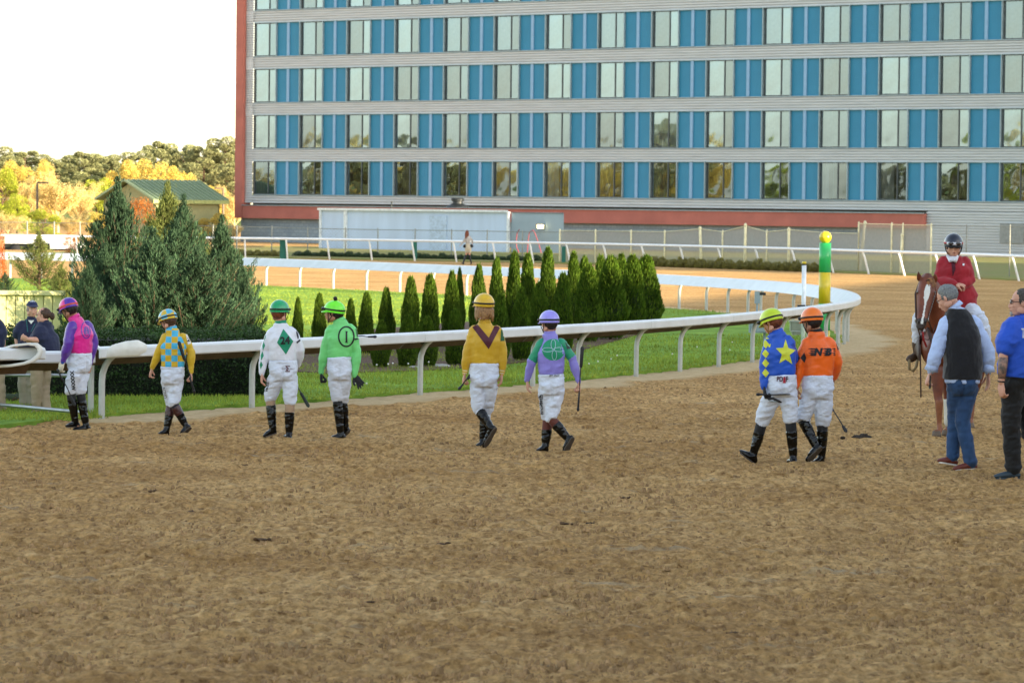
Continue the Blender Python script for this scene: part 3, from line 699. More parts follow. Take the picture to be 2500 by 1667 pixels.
ge = empty('grey_unit', tuple(SO), 'grey metal end unit with lit wall lamp right of the white store', 'building'); ge.rotation_euler = (0, 0, rzS)
xc = sx_(1371); zg = zt - .04
prism([(.12, .08), (xc, .08), (xc - 2.7, 3.0), (.0, 3.0)], base_z, zg).obj('wall', mat('unit_grey', '#93a3ad', .6, var=.05, vs=.8), ge)
prism([(.12, .04), (xc + .03, .04), (xc - 2.75, 3.05), (.0, 3.05)], zg, zg + .05).obj('roof', mat('unit_roof', '#727d84', .6), ge)
yS = 198.0
# lamp
lp_ = D(1318, 553, FL(1318, 2)[1] - .1); la = empty('wall_lamp', tuple(lp_), 'lit oblong lamp on the grey unit', 'lamp')
MB().box((0, .02, 0), (.46, .12, .26)).obj('housing', mat('lamp_housing', '#55554f', .5), la)
MB().box((.03, -.06, -.01), (.34, .06, .18)).obj('lens', mat('lamp_lens', '#fff4c0', .3, emit=('#fff0b0', 3.0)), la)
# mushroom vent on the store roof
vt = D(1117, 515, FL(1117, 2)[1] + 1.5); ve = empty('roof_vent', tuple(vt), 'dark mushroom-shaped fan vent on the white store roof', 'vent'); VD = mat('vent_dark', '#23282a', .5, .3)
zt_ = zt + .22 - vt[2]
for nm, prf in (('skirt', [(.1, .66), (.16, .62), (.32, .3)]), ('neck', [(.32, .29), (.44, .27)]), ('cowl', [(.44, .34), (.58, .36), (.62, .30)])):
    rings = [np.array([[r_ * math.cos(q), r_ * math.sin(q), z_ + zt_ - .1] for q in np.linspace(0, 2 * math.pi, 16, endpoint=False)]) for z_, r_ in prf]
    V, F = loft(rings); link(nm, npmesh(nm, V, F, VD), ve)
p = D(956, 513, FL(956, 2)[1] + 1); e = empty('roof_antenna', tuple(p), 'thin dark stub pipe on the white store roof', 'pipe'); V, F = tube([(0, 0, -.2), (0, 0, .38)], [.035, .035], 8); link('pipe', npmesh('pipe', V, F, VD, True), e); V, F = tube([(0, 0, .38), (0, 0, .44)], [.05, .05], 8); link('cap', npmesh('cap', V, F, VD, True), e)
# red hoses hanging on the unit
HR = mat('hose_red', '#a23a42', .5)
def hose(px, label):
    pts = [D(u_, v_, FL(u_, 1)[1] - .35) for u_, v_ in px]; pts = catmull(np.array(pts), 5)
    V, F = tube(pts, [.022] * len(pts), 6); o = pts[0]; link('hose', npmesh('hose', V - o, F, HR, True), None, o, label, 'hose', 'red hoses hanging on the grey unit')
hose([(1268, 560), (1262, 572), (1261, 600), (1266, 615), (1272, 637)], 'left red hose hanging straight down the grey unit')
hose([(1287, 622), (1291, 575), (1296, 565), (1302, 563), (1308, 575), (1318, 605), (1322, 620)], 'red hose looped over a hook on the grey unit')

# ---- shed with green ribbed metal roof
al = R(42); yB = 236.0; Bp = D(374.7, 487.6, yB)
ld = np.array([math.cos(al), math.sin(al), 0]); gd = np.array([-math.sin(al), math.cos(al), 0])
def along(dirv, u):   # length along dirv from Bp so that it lands at column u
    best = min(np.linspace(0.5, 15, 1500), key=lambda s: abs((lambda P: 1250 + FPX * P[0] / (P[1] * cp) - u)(Bp + dirv * s) + 0.0)); return best
LL = along(ld, 556); GW = along(gd, 226)
shed = empty('shed', (Bp[0], Bp[1], 0), 'olive shed with green ribbed metal gable roof behind the junipers', 'building'); sO = np.array([Bp[0], Bp[1], 0])
ze = Bp[2]; zrdg = D(302, 438.7, (Bp + gd * GW / 2)[1])[2]
SGm = mat('shed_roof_green', '#879874', .45, .25, var=.06); SW = mat('shed_wall', '#9a9a70', .85, var=.06, bump=.3, bs=5, bd=.02); SW2 = mat('shed_fascia', '#a9b070', .7)
ov = 0.45
def wl(p): return np.array(p) - sO
c00 = wl(Bp + ld * ov + gd * ov); c10 = wl(Bp + ld * (LL - ov) + gd * ov); c01 = wl(Bp + ld * ov + gd * (GW - ov)); c11 = wl(Bp + ld * (LL - ov) + gd * (GW - ov))
hz = ze - .05
def wallq(a, b_, name, gable=False):
    a = a.copy(); b_ = b_.copy(); a[2] = b_[2] = -.3; n_ = nrm(np.cross(b_ - a, [0, 0, 1])) * .12
    V = [a, b_, [b_[0], b_[1], hz], [a[0], a[1], hz]]
    if gable: mid = (a + b_) / 2; V.insert(3, [mid[0], mid[1], zrdg - .25])
    m_ = len(V); V2 = [np.array(v) - n_ for v in V]
    F = [list(range(m_)), list(range(m_, 2 * m_))[::-1]] + [[i, (i + 1) % m_, (i + 1) % m_ + m_, i + m_][::-1] for i in range(m_)]
    return link(name, npmesh(name, np.array(V + V2), F, SW), shed)
wallq(c00, c10, 'long_wall'); wallq(c10, c11, 'rear_wall', True); wallq(c11, c01, 'far_wall'); wallq(c01, c00, 'gable_wall', True)
for side in (0, 1):
    e0 = wl(Bp) if side == 0 else wl(Bp + gd * GW); e0[2] = ze
    r0 = wl(Bp + gd * GW / 2); r0[2] = zrdg
    sl_ = r0 - e0; Ls = np.linalg.norm(sl_); nn_ = nrm(np.cross(ld, sl_)) * (1 if side == 0 else -1)
    V = [e0, e0 + ld * LL, r0 + ld * LL, r0]; V = np.array(V); V2 = V - nn_ * .08
    link('roof', npmesh('roof', np.vstack([V, V2]), [[0, 1, 2, 3], [7, 6, 5, 4], [0, 4, 5, 1], [1, 5, 6, 2], [2, 6, 7, 3], [3, 7, 4, 0]], SGm), shed)
    nrib = 17
    rb = MB().box((0, Ls / 2, 0.03), (.05, Ls, .06)).mesh('roof_rib', SGm)
    for k in range(nrib):
        o = link('roof_rib', rb, shed); p = e0 + ld * (LL * k / (nrib - 1) * .99 + .02)
        X = nrm(ld); Yv = sl_ / Ls; Zv = nn_
        o.matrix_local = Matrix(((X[0], Yv[0], Zv[0], p[0]), (X[1], Yv[1], Zv[1], p[1]), (X[2], Yv[2], Zv[2], p[2]), (0, 0, 0, 1)))
f0 = wl(Bp); 
MB().box((f0 + ld * LL / 2 - [0, 0, 0])[:3] * [1, 1, 0] + np.array([0, 0, ze - .12]), (LL, .06, .24), al).obj('fascia', SW2, shed)

# ---- street lamp far left, beige board back, white trailer
def pole_lamp(u, v1, v0, arm, label, y_):
    b_ = D(u, v1, y_); t_ = D(u, v0, y_); e = empty('street_lamp', tuple(b_), label, 'street lamp', None)
    PM = mat('lamp_pole_brown', '#6b5a48', .6)
    V, F = tube([(0, 0, 0), t_ - b_], [.11, .07], 8); link('pole', npmesh('pole', V, F, PM, True), e)
    q = t_ - b_; MB().box(q + [arm / 2, 0, .05], (abs(arm), .25, .12)).obj('lamp_head', PM, e)
pole_lamp(91, 590, 448, 0.8, 'tall brown pole with a flat lamp head among the yellow trees', 262)
pole_lamp(545, 600, 462, -0.6, 'slim lamp pole between the shed and the hotel corner', 285)
bx = empty('board_back', tuple(G(70, 850)), 'low beige ribbed back of an infield board left of the junipers', 'board'); bo = G(70, 850); yb_ = bo[1]
BM_ = mat('beige_panel', '#d3cd92', .8, var=.05)
xa_, xb_ = D(-120, 760, yb_)[0], D(152, 760, yb_)[0]; zt2 = D(70, 719, yb_)[2]
nP = 12
pm = MB().box((0, 0, zt2 / 2), ((xb_ - xa_) / nP - .012, .12, zt2)).mesh('panel', BM_)
for k in range(nP): link('panel', pm, bx, (xa_ + (k + .5) * (xb_ - xa_) / nP - bo[0], 0, 0))
MB().box(((xa_ + xb_) / 2 - bo[0], 0, zt2 + .03), (xb_ - xa_ + .08, .3, .07)).obj('top_cap', BM_, bx)
yT = 190.0; tO = D(110, 622, yT); tl = empty('white_trailer', tuple(tO), 'long white low trailer on dark wheels beyond the far rail', 'trailer'); 
a_, b2 = D(13, 577, yT), D(168, 596, yT)
MB().box(((a_[0] + b2[0]) / 2 - tO[0], .8, (a_[2] + b2[2]) / 2 - tO[2]), (b2[0] - a_[0], 1.8, a_[2] - b2[2])).obj('body', mat('trailer_white', '#e3e8ea', .5), tl)
a2, b3 = D(125, 590, yT - .5), D(206, 608, yT - .5)
MB().box(((a2[0] + b3[0]) / 2 - tO[0], -.6, (a2[2] + b3[2]) / 2 - tO[2]), (b3[0] - a2[0], .8, a2[2] - b3[2])).obj('side_box', mat('trailer_grey', '#c9cfd2', .5), tl)
for u_ in (40, 82, 140):
    c = D(u_, 613, yT) - tO; V, F = tube([c + [0, -.15, 0], c + [0, .15, 0]], [.33, .33], 14); w_ = link('wheel', npmesh('wheel', V, F, mat('tyre', '#1c1c1c', .8)), tl)
MB().box((D(100, 608, yT) - tO) + [0, .9, 0], (3.9, 1.4, .5)).obj('undercarriage', mat('under_dark', '#2b3330', .8), tl)

# ---- winning pole, small pole, boxes
wp = G(2011.5, 836); wpe = empty('striped_pole', tuple(wp), 'thick green and yellow striped furlong pole with yellow ball on top', 'pole'); yw = wp[1]
GRN = mat('pole_green', '#2fb45c', .35, coat=.2, var=.03); YEL = mat('pole_yellow', '#d8bd1e', .35, coat=.2, var=.04)
zs = [D(2011, v_, yw)[2] for v_ in (593, 665, 741, 807)] + [0.0]
rw = (D(2026, 700, yw)[0] - D(1997, 700, yw)[0]) / 2
for i, m_ in enumerate((GRN, YEL, GRN, YEL)):
    V, F = tube([(0, 0, zs[i + 1] + .0), (0, 0, zs[i])], [rw, rw], 28, False); me_ = npmesh('stripe', V, F, m_, True)
    link('stripe', me_, wpe)
bz = D(2011, 579.5, yw)[2]; V, F = ell((0, 0, bz), np.eye(3) * (rw * 1.04), 24); link('ball', npmesh('ball', V, F, YEL, True), wpe)
sp_ = G(1960.5, 846); spe = empty('white_pole', tuple(sp_), 'slim white pole with yellow cap left of the striped pole', 'pole'); ysp = sp_[1]
z1, z2 = D(1960, 647, ysp)[2], D(1960, 638.5, ysp)[2]; r5 = 5.5 * ysp / FPX
V, F = tube([(0, 0, 0), (0, 0, z1)], [r5, r5], 14, False); link('shaft', npmesh('shaft', V, F, mat('gloss_white', '#e9eef2', .3), True), spe)
V, F = tube([(0, 0, z1), (0, 0, z1 + .02)], [r5 * 1.25] * 2, 14, False); link('collar', npmesh('collar', V, F, VD, True), spe)
V, F = tube([(0, 0, z1 + .022), (0, 0, z2)], [r5 * 1.05, r5 * .9], 14, False); link('cap', npmesh('cap', V, F, YEL, True), spe)
zc = D(1958, 752, ysp)[2]; MB().box((-.05, -.06, zc), (.14, .14, .12)).box((.1, -.03, zc + .03), (.1, .08, .05)).obj('camera_bracket', mat('black_plastic', '#17181a', .5), spe)
GY = mat('box_grey', '#8d9ea4', .5, var=.05)
def ebox(u0, u1, v0, v1, vf, label, m_, legs=2, mast=None, cat='box'):
    b_ = G((u0 + u1) / 2, vf); y_ = b_[1]; e = empty('utility_box', tuple(b_), label, cat)
    x0, x1, za, zb = D(u0, 800, y_)[0] - b_[0], D(u1, 800, y_)[0] - b_[0], D((u0 + u1) / 2, v1, y_)[2], D((u0 + u1) / 2, v0, y_)[2]
    MB().box(((x0 + x1) / 2, 0, (za + zb) / 2), (x1 - x0, .3, zb - za)).obj('cabinet', m_, e)
    MB().box(((x0 + x1) / 2, 0, zb + .01), (x1 - x0 + .04, .36, .025)).obj('lid', m_, e)
    MB().box(((x0 + x1) / 2, -.16, (za + zb) / 2), ((x1 - x0) * .85, .015, (zb - za) * .85)).obj('door', m_, e)
    for k in range(legs): MB().box((x0 + (x1 - x0) * (.2 + .6 * k), 0, za / 2), (.05, .05, za)).obj('leg', m_, e)
    if mast:
        um, vm0, vm1 = mast; xm = D(um, vm0, y_)[0] - b_[0]; zm0, zm1 = D(um, vm1, y_)[2], D(um, vm0, y_)[2]
        V, F = tube([(xm, 0, zb), (xm, 0, zm0)], [.022, .022], 8); link('mast', npmesh('mast', V, F, m_, True), e)
        MB().box((xm, 0, (zm0 + zm1) / 2), (.10, .1, zm1 - zm0)).obj('meter', m_, e); MB().box((xm + .1, -.02, zm1 - .05), (.12, .06, .05)).obj('nozzle', VD, e)
ebox(1829, 1876, 769, 812, 836, 'grey electrical cabinet on legs with a meter mast behind the near rail', GY, 2, (1849, 711, 741))
SPK = mat('speaker_drab', '#8b8f80', .6, var=.08)
ebox(1929, 1957, 786, 808, 812, 'drab speaker-like box on the grass at the foot of the slim white pole', SPK, 0)
ebox(1934, 1961, 811, 821, 823, 'small low drab box on the grass beneath the speaker box', SPK, 0)

# ---- the grandstand that shades the homestretch (behind and right of the camera)
pA = G(1650, 735)[:2]; pB = G(2150, 690)[:2]; ed = nrm(pB - pA); en = np.array([ed[1], -ed[0]])     # en points right, toward the stand
cE = pA @ en; cross = abs(np.dot(-SUN_H, -en)); 
def height_for(c): return (c - cE) / (SUN_H @ en) * math.tan(SUN_EL)
CG = 22.0; hw = height_for(CG)
gs = empty('grandstand', tuple(np.append(en * CG, 0)), 'long tiered grandstand with flat roof behind the camera', 'grandstand')
CON = mat('concrete', '#a9a59c', .9, var=.08, vs=.3); GLS = mat('stand_glass', '#55646b', .15, .0)
rz_ = math.atan2(ed[1], ed[0])
def gbox(name, s0, s1, c0, c1, z0, z1, m_):
    c = ed * (s0 + s1) / 2 + en * ((c0 + c1) / 2 - CG); return MB().box((c[0], c[1], (z0 + z1) / 2), (s1 - s0, c1 - c0, z1 - z0), rz_).obj(name, m_, gs)
tall = hw + 5.0  # taller unseen section, shaped to keep the junipers in shade
gbox('rear_wall', -130, 34, CG + 16, CG + 18, 0, tall - .7, CON); gbox('roof', -130, 34, CG, CG + 18, tall - .7, tall, CON)
gbox('rear_wall', 34.2, 150, CG + 12, CG + 14, 0, hw - .6, CON); gbox('roof', 34.2, 150, CG, CG + 14, hw - .6, hw, CON)
gbox('glass_front', -130, 34, CG + 2.4, CG + 2.6, 4, tall - .72, GLS); gbox('glass_front', 34.2, 150, CG + 2.4, CG + 2.6, 3.2, hw - .62, GLS)
for k in range(9): gbox('seating_tier', -130, 150, CG + 2.7 + k * 1.0, CG + 3.7 + k * 1.0, 0, .4 + k * .42, CON)
for s in range(-130, 151, 14): gbox('column', s, s + .6, CG + .6, CG + 1.2, 0, (tall if s < 33 else hw) - .72, CON)
gbox('end_wall', 149, 150, CG + 2.8, CG + 12, 0, hw - .62, CON); gbox('end_wall', 33, 34, CG + 2.8, CG + 16, 0, tall - .72, CON)
# unseen block added outside the frame to shade the far track at right
e0 = G(2270, 674)[:2]; c0 = e0 + SUN_H * 44; 
wg = empty('added_shade_block', (c0[0], c0[1], 0), 'plain silver block added right of the frame to shade the far track', 'building'); rwz = math.atan2(SUN_H[1], SUN_H[0])
pr = np.array([-SUN_H[1], SUN_H[0]]); pr = pr if pr[0] < 0 else pr
pr = np.array([SUN_H[1] * -1, SUN_H[0]])      # left-hand side of the sun direction (up/right in plan)
cc = SUN_H * 9 + pr * 16.5
MB().box((cc[0], cc[1], 8.5), (18, 33, 17), rwz).obj('wall', SIL, wg); MB().box((cc[0], cc[1], 17.15), (18.6, 33.6, .3), rwz).obj('roof', RED, wg)
# ================================================================== TREES AND SHRUBS
def cards(P, Dv, L_, W_, rng, tint, bend=0.0):
    """leaf cards at P pointing along Dv, length L_, width W_ (arrays)"""
    n = len(P); Dv = Dv / (np.linalg.norm(Dv, axis=1)[:, None] + 1e-9)
    rv = rng.normal(size=(n, 3)); S = np.cross(Dv, rv); S /= np.linalg.norm(S, axis=1)[:, None] + 1e-9
    L_ = np.broadcast_to(L_, n)[:, None]; W_ = np.broadcast_to(W_, n)[:, None]
    V = np.stack([P - Dv * L_ * .5, P + S * W_ * .5, P + Dv * L_ * .5, P - S * W_ * .5], 1).reshape(-1, 3)
    return V, np.arange(4 * n).reshape(-1, 4), np.repeat(tint, 4, 0)
def catm(name, sets, m):
    V = []; F = []; T = []; n = 0
    for v, f, t in sets: V.append(v); F.append(f + n); T.append(t); n += len(v)
    return npmesh(name, np.vstack(V), np.vstack(F), m, False, np.vstack(T))
def rtint(rng, n, a=.75, b=.5, g=0.0):
    k = a + b * rng.random(n); return np.stack([k * (1 + g * rng.random(n)), k, k * .85], 1)
def stack(name, V, F, m): return npmesh(name, V, F, m, True)

# ---- small columnar conifers
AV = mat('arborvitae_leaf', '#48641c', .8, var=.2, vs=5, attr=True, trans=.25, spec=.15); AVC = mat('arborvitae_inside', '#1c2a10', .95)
BARK = mat('bark', '#5a4634', .95, var=.2, vs=8, bump=.6, bs=20, bd=.02)
def arbor(seed, n=9000):
    rg = np.random.default_rng(seed)      # unit height 1, base radius .23
    lob = rg.uniform(0, 6.28, 14); lz = rg.uniform(.1, .95, 14); lr_ = rg.uniform(.04, .12, 14)
    t = rg.uniform(0, 1, n) ** .9; q = rg.uniform(0, 6.28, n)
    def rad(t, q):
        r = .218 * (1 - t) ** .48 * (1 - .35 * np.exp(-t * 9)) + .012
        for a, z, e in zip(lob, lz, lr_):
            r = r * (1 + 2.0 * e * np.exp(-((np.angle(np.exp(1j * (q - a)))) ** 2) / .25 - (t - z) ** 2 / .012))
        return r * (1 + .06 * np.sin(q * 3 + t * 9 + seed))
    r = rad(t, q) * rg.uniform(.72, 1.04, n)
    P = np.column_stack([r * np.cos(q), r * np.sin(q), .02 + t * .95])
    Dv = np.column_stack([np.cos(q) * .45, np.sin(q) * .45, np.full(n, 1.0)]) + rg.normal(0, .28, (n, 3))
    new = (rg.random(n) < .3)
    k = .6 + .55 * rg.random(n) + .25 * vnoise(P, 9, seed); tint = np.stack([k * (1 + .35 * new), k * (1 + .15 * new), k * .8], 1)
    sets = [cards(P, Dv, rg.uniform(.028, .055, n), rg.uniform(.010, .02, n), rg, tint)]
    m = 500; t2 = rg.uniform(0, 1, m); q2 = rg.uniform(0, 6.28, m); r2 = rad(t2, q2) * 1.03       # sprays sticking out
    P2 = np.column_stack([r2 * np.cos(q2), r2 * np.sin(q2), .03 + t2 * .96]); sets.append(cards(P2, np.column_stack([np.cos(q2) * .3, np.sin(q2) * .3, np.ones(m)]) + rg.normal(0, .2, (m, 3)), .07, .018, rg, rtint(rg, m, .9, .5, .3)))
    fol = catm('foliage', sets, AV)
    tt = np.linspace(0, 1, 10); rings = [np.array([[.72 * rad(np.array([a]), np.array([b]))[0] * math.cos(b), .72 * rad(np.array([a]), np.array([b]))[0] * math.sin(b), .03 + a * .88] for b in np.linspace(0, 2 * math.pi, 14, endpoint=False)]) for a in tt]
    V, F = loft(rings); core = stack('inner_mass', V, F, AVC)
    V, F = tube([(0, 0, -.03), (0, 0, .2)], [.022, .015], 7); tk = stack('trunk', V, F, BARK); return fol, core, tk
AVM = [arbor(s) for s in (1, 2, 3, 4)]
# (u, v_top, v_foot, half width px, dark)
arb = [(726, 733, 868, 16), (779, 722, 862, 20), (893, 719, 872, 23), (942, 708, 866, 23), (1001, 681, 868, 26), (1048, 675, 862, 27), (1102, 667, 858, 25), (1167, 650, 845, 23), (1121, 660, 830, 14), (1211, 634, 840, 23),
       (930, 790, 906, 24), (993, 777, 905, 27), (1043, 780, 903, 27), (1112, 762, 900, 28), (1254, 617, 838, 24), (1287, 622, 836, 25), (1335, 608, 832, 28), (1220, 725, 893, 27), (1272, 709, 888, 28), (1315, 695, 880, 27), (1372, 672, 872, 31),
       (1398, 619, 826, 25), (1425, 630, 822, 26), (1434, 650, 842, 36), (1464, 627, 818, 26), (1490, 630, 836, 44), (1515, 624, 812, 26), (1543, 627, 818, 38), (1578, 628, 802, 40), (1310, 735, 868, 24), (1180, 742, 890, 22), (855, 735, 880, 18)]
arb.sort(key=lambda a: a[0])
def poswords(items, i): pass
ordw = ['first', 'second', 'third', 'fourth', 'fifth', 'sixth', 'seventh', 'eighth', 'ninth', 'tenth', 'eleventh', 'twelfth', 'thirteenth', 'fourteenth', 'fifteenth', 'sixteenth', 'seventeenth', 'eighteenth', 'nineteenth', 'twentieth']
fr_ = [a for a in arb if a[2] >= 866]; bk_ = [a for a in arb if a[2] < 866]
for row, nm in ((fr_, 'front'), (bk_, 'back')):
    for i, (u, vt_, vf, hw_) in enumerate(row):
        k = arb.index((u, vt_, vf, hw_)); b_ = G(u, vf); h_ = D(u, vt_, b_[1])[2]; wd = hw_ * b_[1] / FPX / .235
        size = 'short' if h_ < 1.15 else ('tall' if h_ > 1.5 else 'mid-height')
        half = len(row) // 2 + len(row) % 2
        pos = ordw[i] + ' from the left' if i < half else (ordw[len(row) - 1 - i] + ' from the right' if i < len(row) - 1 else 'rightmost')
        if i == 0: pos = 'leftmost'
        e = empty('arborvitae', (b_[0], b_[1], .06), f'{size} dark green conical arborvitae, {pos} in the {nm} of the infield bed', 'conifer', 'columnar conifers in the infield bed')
        e.scale = (wd, wd, h_); e.rotation_euler[2] = k * 1.9
        fol, core, tk = AVM[k % 4]
        link('foliage', fol, e); link('inner_mass', core, e); link('trunk', tk, e)

# ---- blue-green junipers with ascending plumes
JU = mat('juniper_leaf', '#3f563f', .85, var=.25, vs=3, attr=True, trans=.2, spec=.1); JUY = mat('juniper_leaf_olive', '#6c7440', .85, var=.25, vs=3, attr=True, trans=.2, spec=.1)
def juniper(seed, n_br=150, wide=.40, leaf=1.0):
    rg = np.random.default_rng(seed); Ps, Ds, Ls, Ts = [], [], [], []; wood = MB()
    wood.tube([(0, 0, -.03), (0.01, 0, .5), (0, 0, .93)], [.028, .016, .004], 7, True)
    for b in range(n_br):
        t = (b + rg.random()) / n_br; t = t ** 1.15; q = rg.uniform(0, 6.28)
        base = np.array([0, 0, .02 + .86 * t]); reach = wide * (1 - t) ** 1.0 * rg.uniform(.5, 1.12) + .012
        up = min(reach * rg.uniform(.6, 1.25) + .02, (.97 - base[2]) * .9)
        end = base + [math.cos(q) * reach, math.sin(q) * reach, up]; mid = base * .5 + end * .5 + [math.cos(q) * reach * .15, math.sin(q) * reach * .15, -up * .12]
        wood.tube([base, mid, end], [.005, .003, .001], 4, False)
        k = int(210 * leaf * (.3 + reach / wide)); s = rg.uniform(.12, 1.04, k) ** .8
        c = ((1 - s) ** 2)[:, None] * base + (2 * s * (1 - s))[:, None] * mid + (s ** 2)[:, None] * end
        d = nrm(end - mid); pr_ = .034 * (1.15 - s)[:, None] + .005
        c = c + rg.normal(0, 1, (k, 3)) * pr_ * [1, 1, .8]
        Ps.append(c); Ds.append(d + [0, 0, .35] + rg.normal(0, .35, (k, 3))); Ls.append(rg.uniform(.016, .045, k))
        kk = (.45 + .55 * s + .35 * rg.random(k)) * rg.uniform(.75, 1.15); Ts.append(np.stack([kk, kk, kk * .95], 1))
    k = 300; z = rg.uniform(.80, 1.0, k); Ps.append(np.column_stack([rg.normal(0, .012, k), rg.normal(0, .012, k), z])); Ds.append(np.tile([0, 0, 1.], (k, 1)) + rg.normal(0, .3, (k, 3))); Ls.append(np.full(k, .035)); Ts.append(np.ones((k, 3)) * .9)
    P = np.vstack(Ps); Dv = np.vstack(Ds); Lq = np.concatenate(Ls); T = np.vstack(Ts)
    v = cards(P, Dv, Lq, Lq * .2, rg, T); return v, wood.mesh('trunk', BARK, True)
jv = [juniper(11, 170), juniper(12, 170, .36)]
jl = juniper(13, 90, .42, .8)
jm_ = {}
def jun(u, vt_, y_, wpx, k, m, label, rot=0):
    b_ = D(u, 700, y_); b_[2] = .04; h_ = D(u, vt_, y_)[2]; (v, f, t), wd_ = (jv + [jl])[k]; key = (k, m.name)
    if key not in jm_: jm_[key] = npmesh('foliage', v, f, m, False, t)
    e = empty('juniper', tuple(b_), label, 'conifer', 'feathery junipers behind the hedge'); wd = 1.22 * wpx * y_ / FPX / .40
    e.scale = (wd, wd, h_); e.rotation_euler[2] = rot
    link('foliage', jm_[key], e); link('trunk', wd_, e)
jun(286, 438, 64, 118, 0, JU, 'tallest blue-green juniper with a pointed leader in front of the shed gable', .3)
jun(215, 640, 59, 70, 1, JU, 'low dark juniper at the left foot of the tallest one', 2.1)
jun(408, 448, 80, 105, 1, JUY, 'sunlit olive juniper with a pointed top in front of the shed wall', 1.1)
jun(447, 480, 71, 92, 0, JU, 'dark narrow-topped juniper just right of the sunlit one', 4.0)
jun(540, 530, 68, 96, 1, JU, 'rightmost big juniper standing beside the hotel corner', 5.2)
jun(372, 560, 60, 120, 1, JU, 'broad dark juniper in the middle front of the group', 3.3)
jun(478, 610, 60, 130, 0, JU, 'broad low juniper in front at the right of the group', .9)
jun(255, 600, 61, 95, 1, JU, 'wide dark juniper filling the left middle of the group', 1.7)
jun(590, 640, 62, 62, 1, JU, 'low juniper spreading at the right end of the group', 2.9)
jun(430, 540, 66, 110, 0, JU, 'dense dark juniper behind the middle front of the group', 2.2)
jun(95, 568, 105, 62, 2, JUY, 'small sunlit olive juniper standing alone left of the big group', 0.4)
jun(150, 650, 84, 55, 2, JUY, 'very small yellow-green juniper between the lone one and the big group', 1.4)
jun(12, 668, 97, 30, 2, JU, 'tiny dark juniper at the left edge behind the beige board', 2.4)

# ---- clipped hedge behind the near rail
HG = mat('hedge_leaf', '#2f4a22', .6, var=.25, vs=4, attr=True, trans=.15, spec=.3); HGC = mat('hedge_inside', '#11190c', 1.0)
def hedge():
    A = G(655, 977)[:2]; B = G(60, 975)[:2]; d = nrm(B - A); B = A + d * 14; n = np.array([-d[1], d[0]]); n = n if n[1] > 0 else -n
    yy_ = A[1]; H_ = D(500, 809, yy_ + .5)[2]; Lh = 14.0; Wd = 1.3; N_ = 54000; rg = np.random.default_rng(5)
    s = rg.uniform(0, Lh, N_); w_ = rg.uniform(0, 1, N_); face = rg.random(N_)
    x = s.copy(); y = np.zeros(N_); z = np.zeros(N_); nx_ = np.zeros((N_, 3))
    fm = face < .52; y[fm] = 0; z[fm] = w_[fm] * H_; nx_[fm] = [0, -1, 0]
    tm = (face >= .52) & (face < .9); z[tm] = H_; y[tm] = w_[tm] * Wd; nx_[tm] = [0, 0, 1]
    em = face >= .9; x[em] = 0; y[em] = rg.random(em.sum()) * Wd; z[em] = w_[em] * H_; nx_[em] = [-1, 0, 0]
    # round the top edges and the end
    for (c, lim) in ((.12, 0),):
        kz = np.clip(z - (H_ - .14), 0, 1); ky = np.clip(.14 - y, 0, 1); kx = np.clip(.2 - x, 0, 1)
        z -= .8 * np.minimum(ky, .14) * (z > H_ - .01) * .5; x += np.where(kz > 0, kz * .4, 0) * (kx > 0); y += np.where(fm, kz * .35, 0)
    P = np.column_stack([x, y, z]); dp = .05 * fbm(P, 2.2, 3, 8); P += nx_ * dp[:, None] + nx_ * rg.uniform(-.09, .03, N_)[:, None]
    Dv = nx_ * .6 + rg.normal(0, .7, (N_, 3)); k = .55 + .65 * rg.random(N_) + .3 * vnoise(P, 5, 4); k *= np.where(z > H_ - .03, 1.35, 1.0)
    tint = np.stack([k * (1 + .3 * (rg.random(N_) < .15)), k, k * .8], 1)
    v, f, t = cards(P, Dv, rg.uniform(.03, .05, N_), rg.uniform(.018, .03, N_), rg, tint)
    Rm = np.array([[d[0], d[1], 0], [n[0], n[1], 0], [0, 0, 1]]); v = v @ Rm
    e = empty('clipped_hedge', (A[0], A[1], .0), 'long dark green box-clipped hedge behind the near white rail', 'hedge')
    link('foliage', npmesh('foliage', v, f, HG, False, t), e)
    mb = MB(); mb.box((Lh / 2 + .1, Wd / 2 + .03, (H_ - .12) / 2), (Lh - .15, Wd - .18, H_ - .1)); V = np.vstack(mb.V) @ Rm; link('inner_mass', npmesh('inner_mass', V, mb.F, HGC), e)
hedge()

# ---- generic shrubs: clump of leaf cards, used for the low rows and flowers
def clump(seed, n, leaf, m, flat=.7):
    rg = np.random.default_rng(seed); d = rg.normal(size=(n, 3)); d /= np.linalg.norm(d, axis=1)[:, None]; d[:, 2] = np.abs(d[:, 2])
    r = rg.uniform(.6, 1.0, n) * (1 + .2 * vnoise(d, 2.2, seed)); P = d * r[:, None] * [1, 1, flat]
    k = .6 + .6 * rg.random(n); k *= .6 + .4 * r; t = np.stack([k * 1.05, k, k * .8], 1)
    return catm('foliage', [cards(P, d + rg.normal(0, .6, (n, 3)), leaf * rg.uniform(.7, 1.3, n), leaf * .55, rg, t)], m)
LOW = mat('low_shrub_leaf', '#3c5230', .85, var=.3, attr=True, trans=.15); LOWY = mat('low_shrub_olive', '#84803f', .85, var=.3, attr=True, trans=.25); ORG = mat('orange_leaf', '#c96a22', .8, var=.3, attr=True, trans=.35); ORY = mat('russet_leaf', '#b5702c', .8, var=.35, attr=True, trans=.3)
cl_d = [clump(s, 1500, .16, LOW) for s in (1, 2)]; cl_y = [clump(s, 1500, .16, LOWY) for s in (3, 4)]
core_ = MB().sph((0, 0, .25), (.75, .75, .38), 10).mesh('inner_mass', mat('shrub_inside', '#2c3a22', .95, var=.3, vs=9), True); core_y = MB().sph((0, 0, .25), (.75, .75, .38), 10).mesh('inner_mass', mat('shrub_inside_olive', '#6e6a3c', .95, var=.3, vs=9), True)
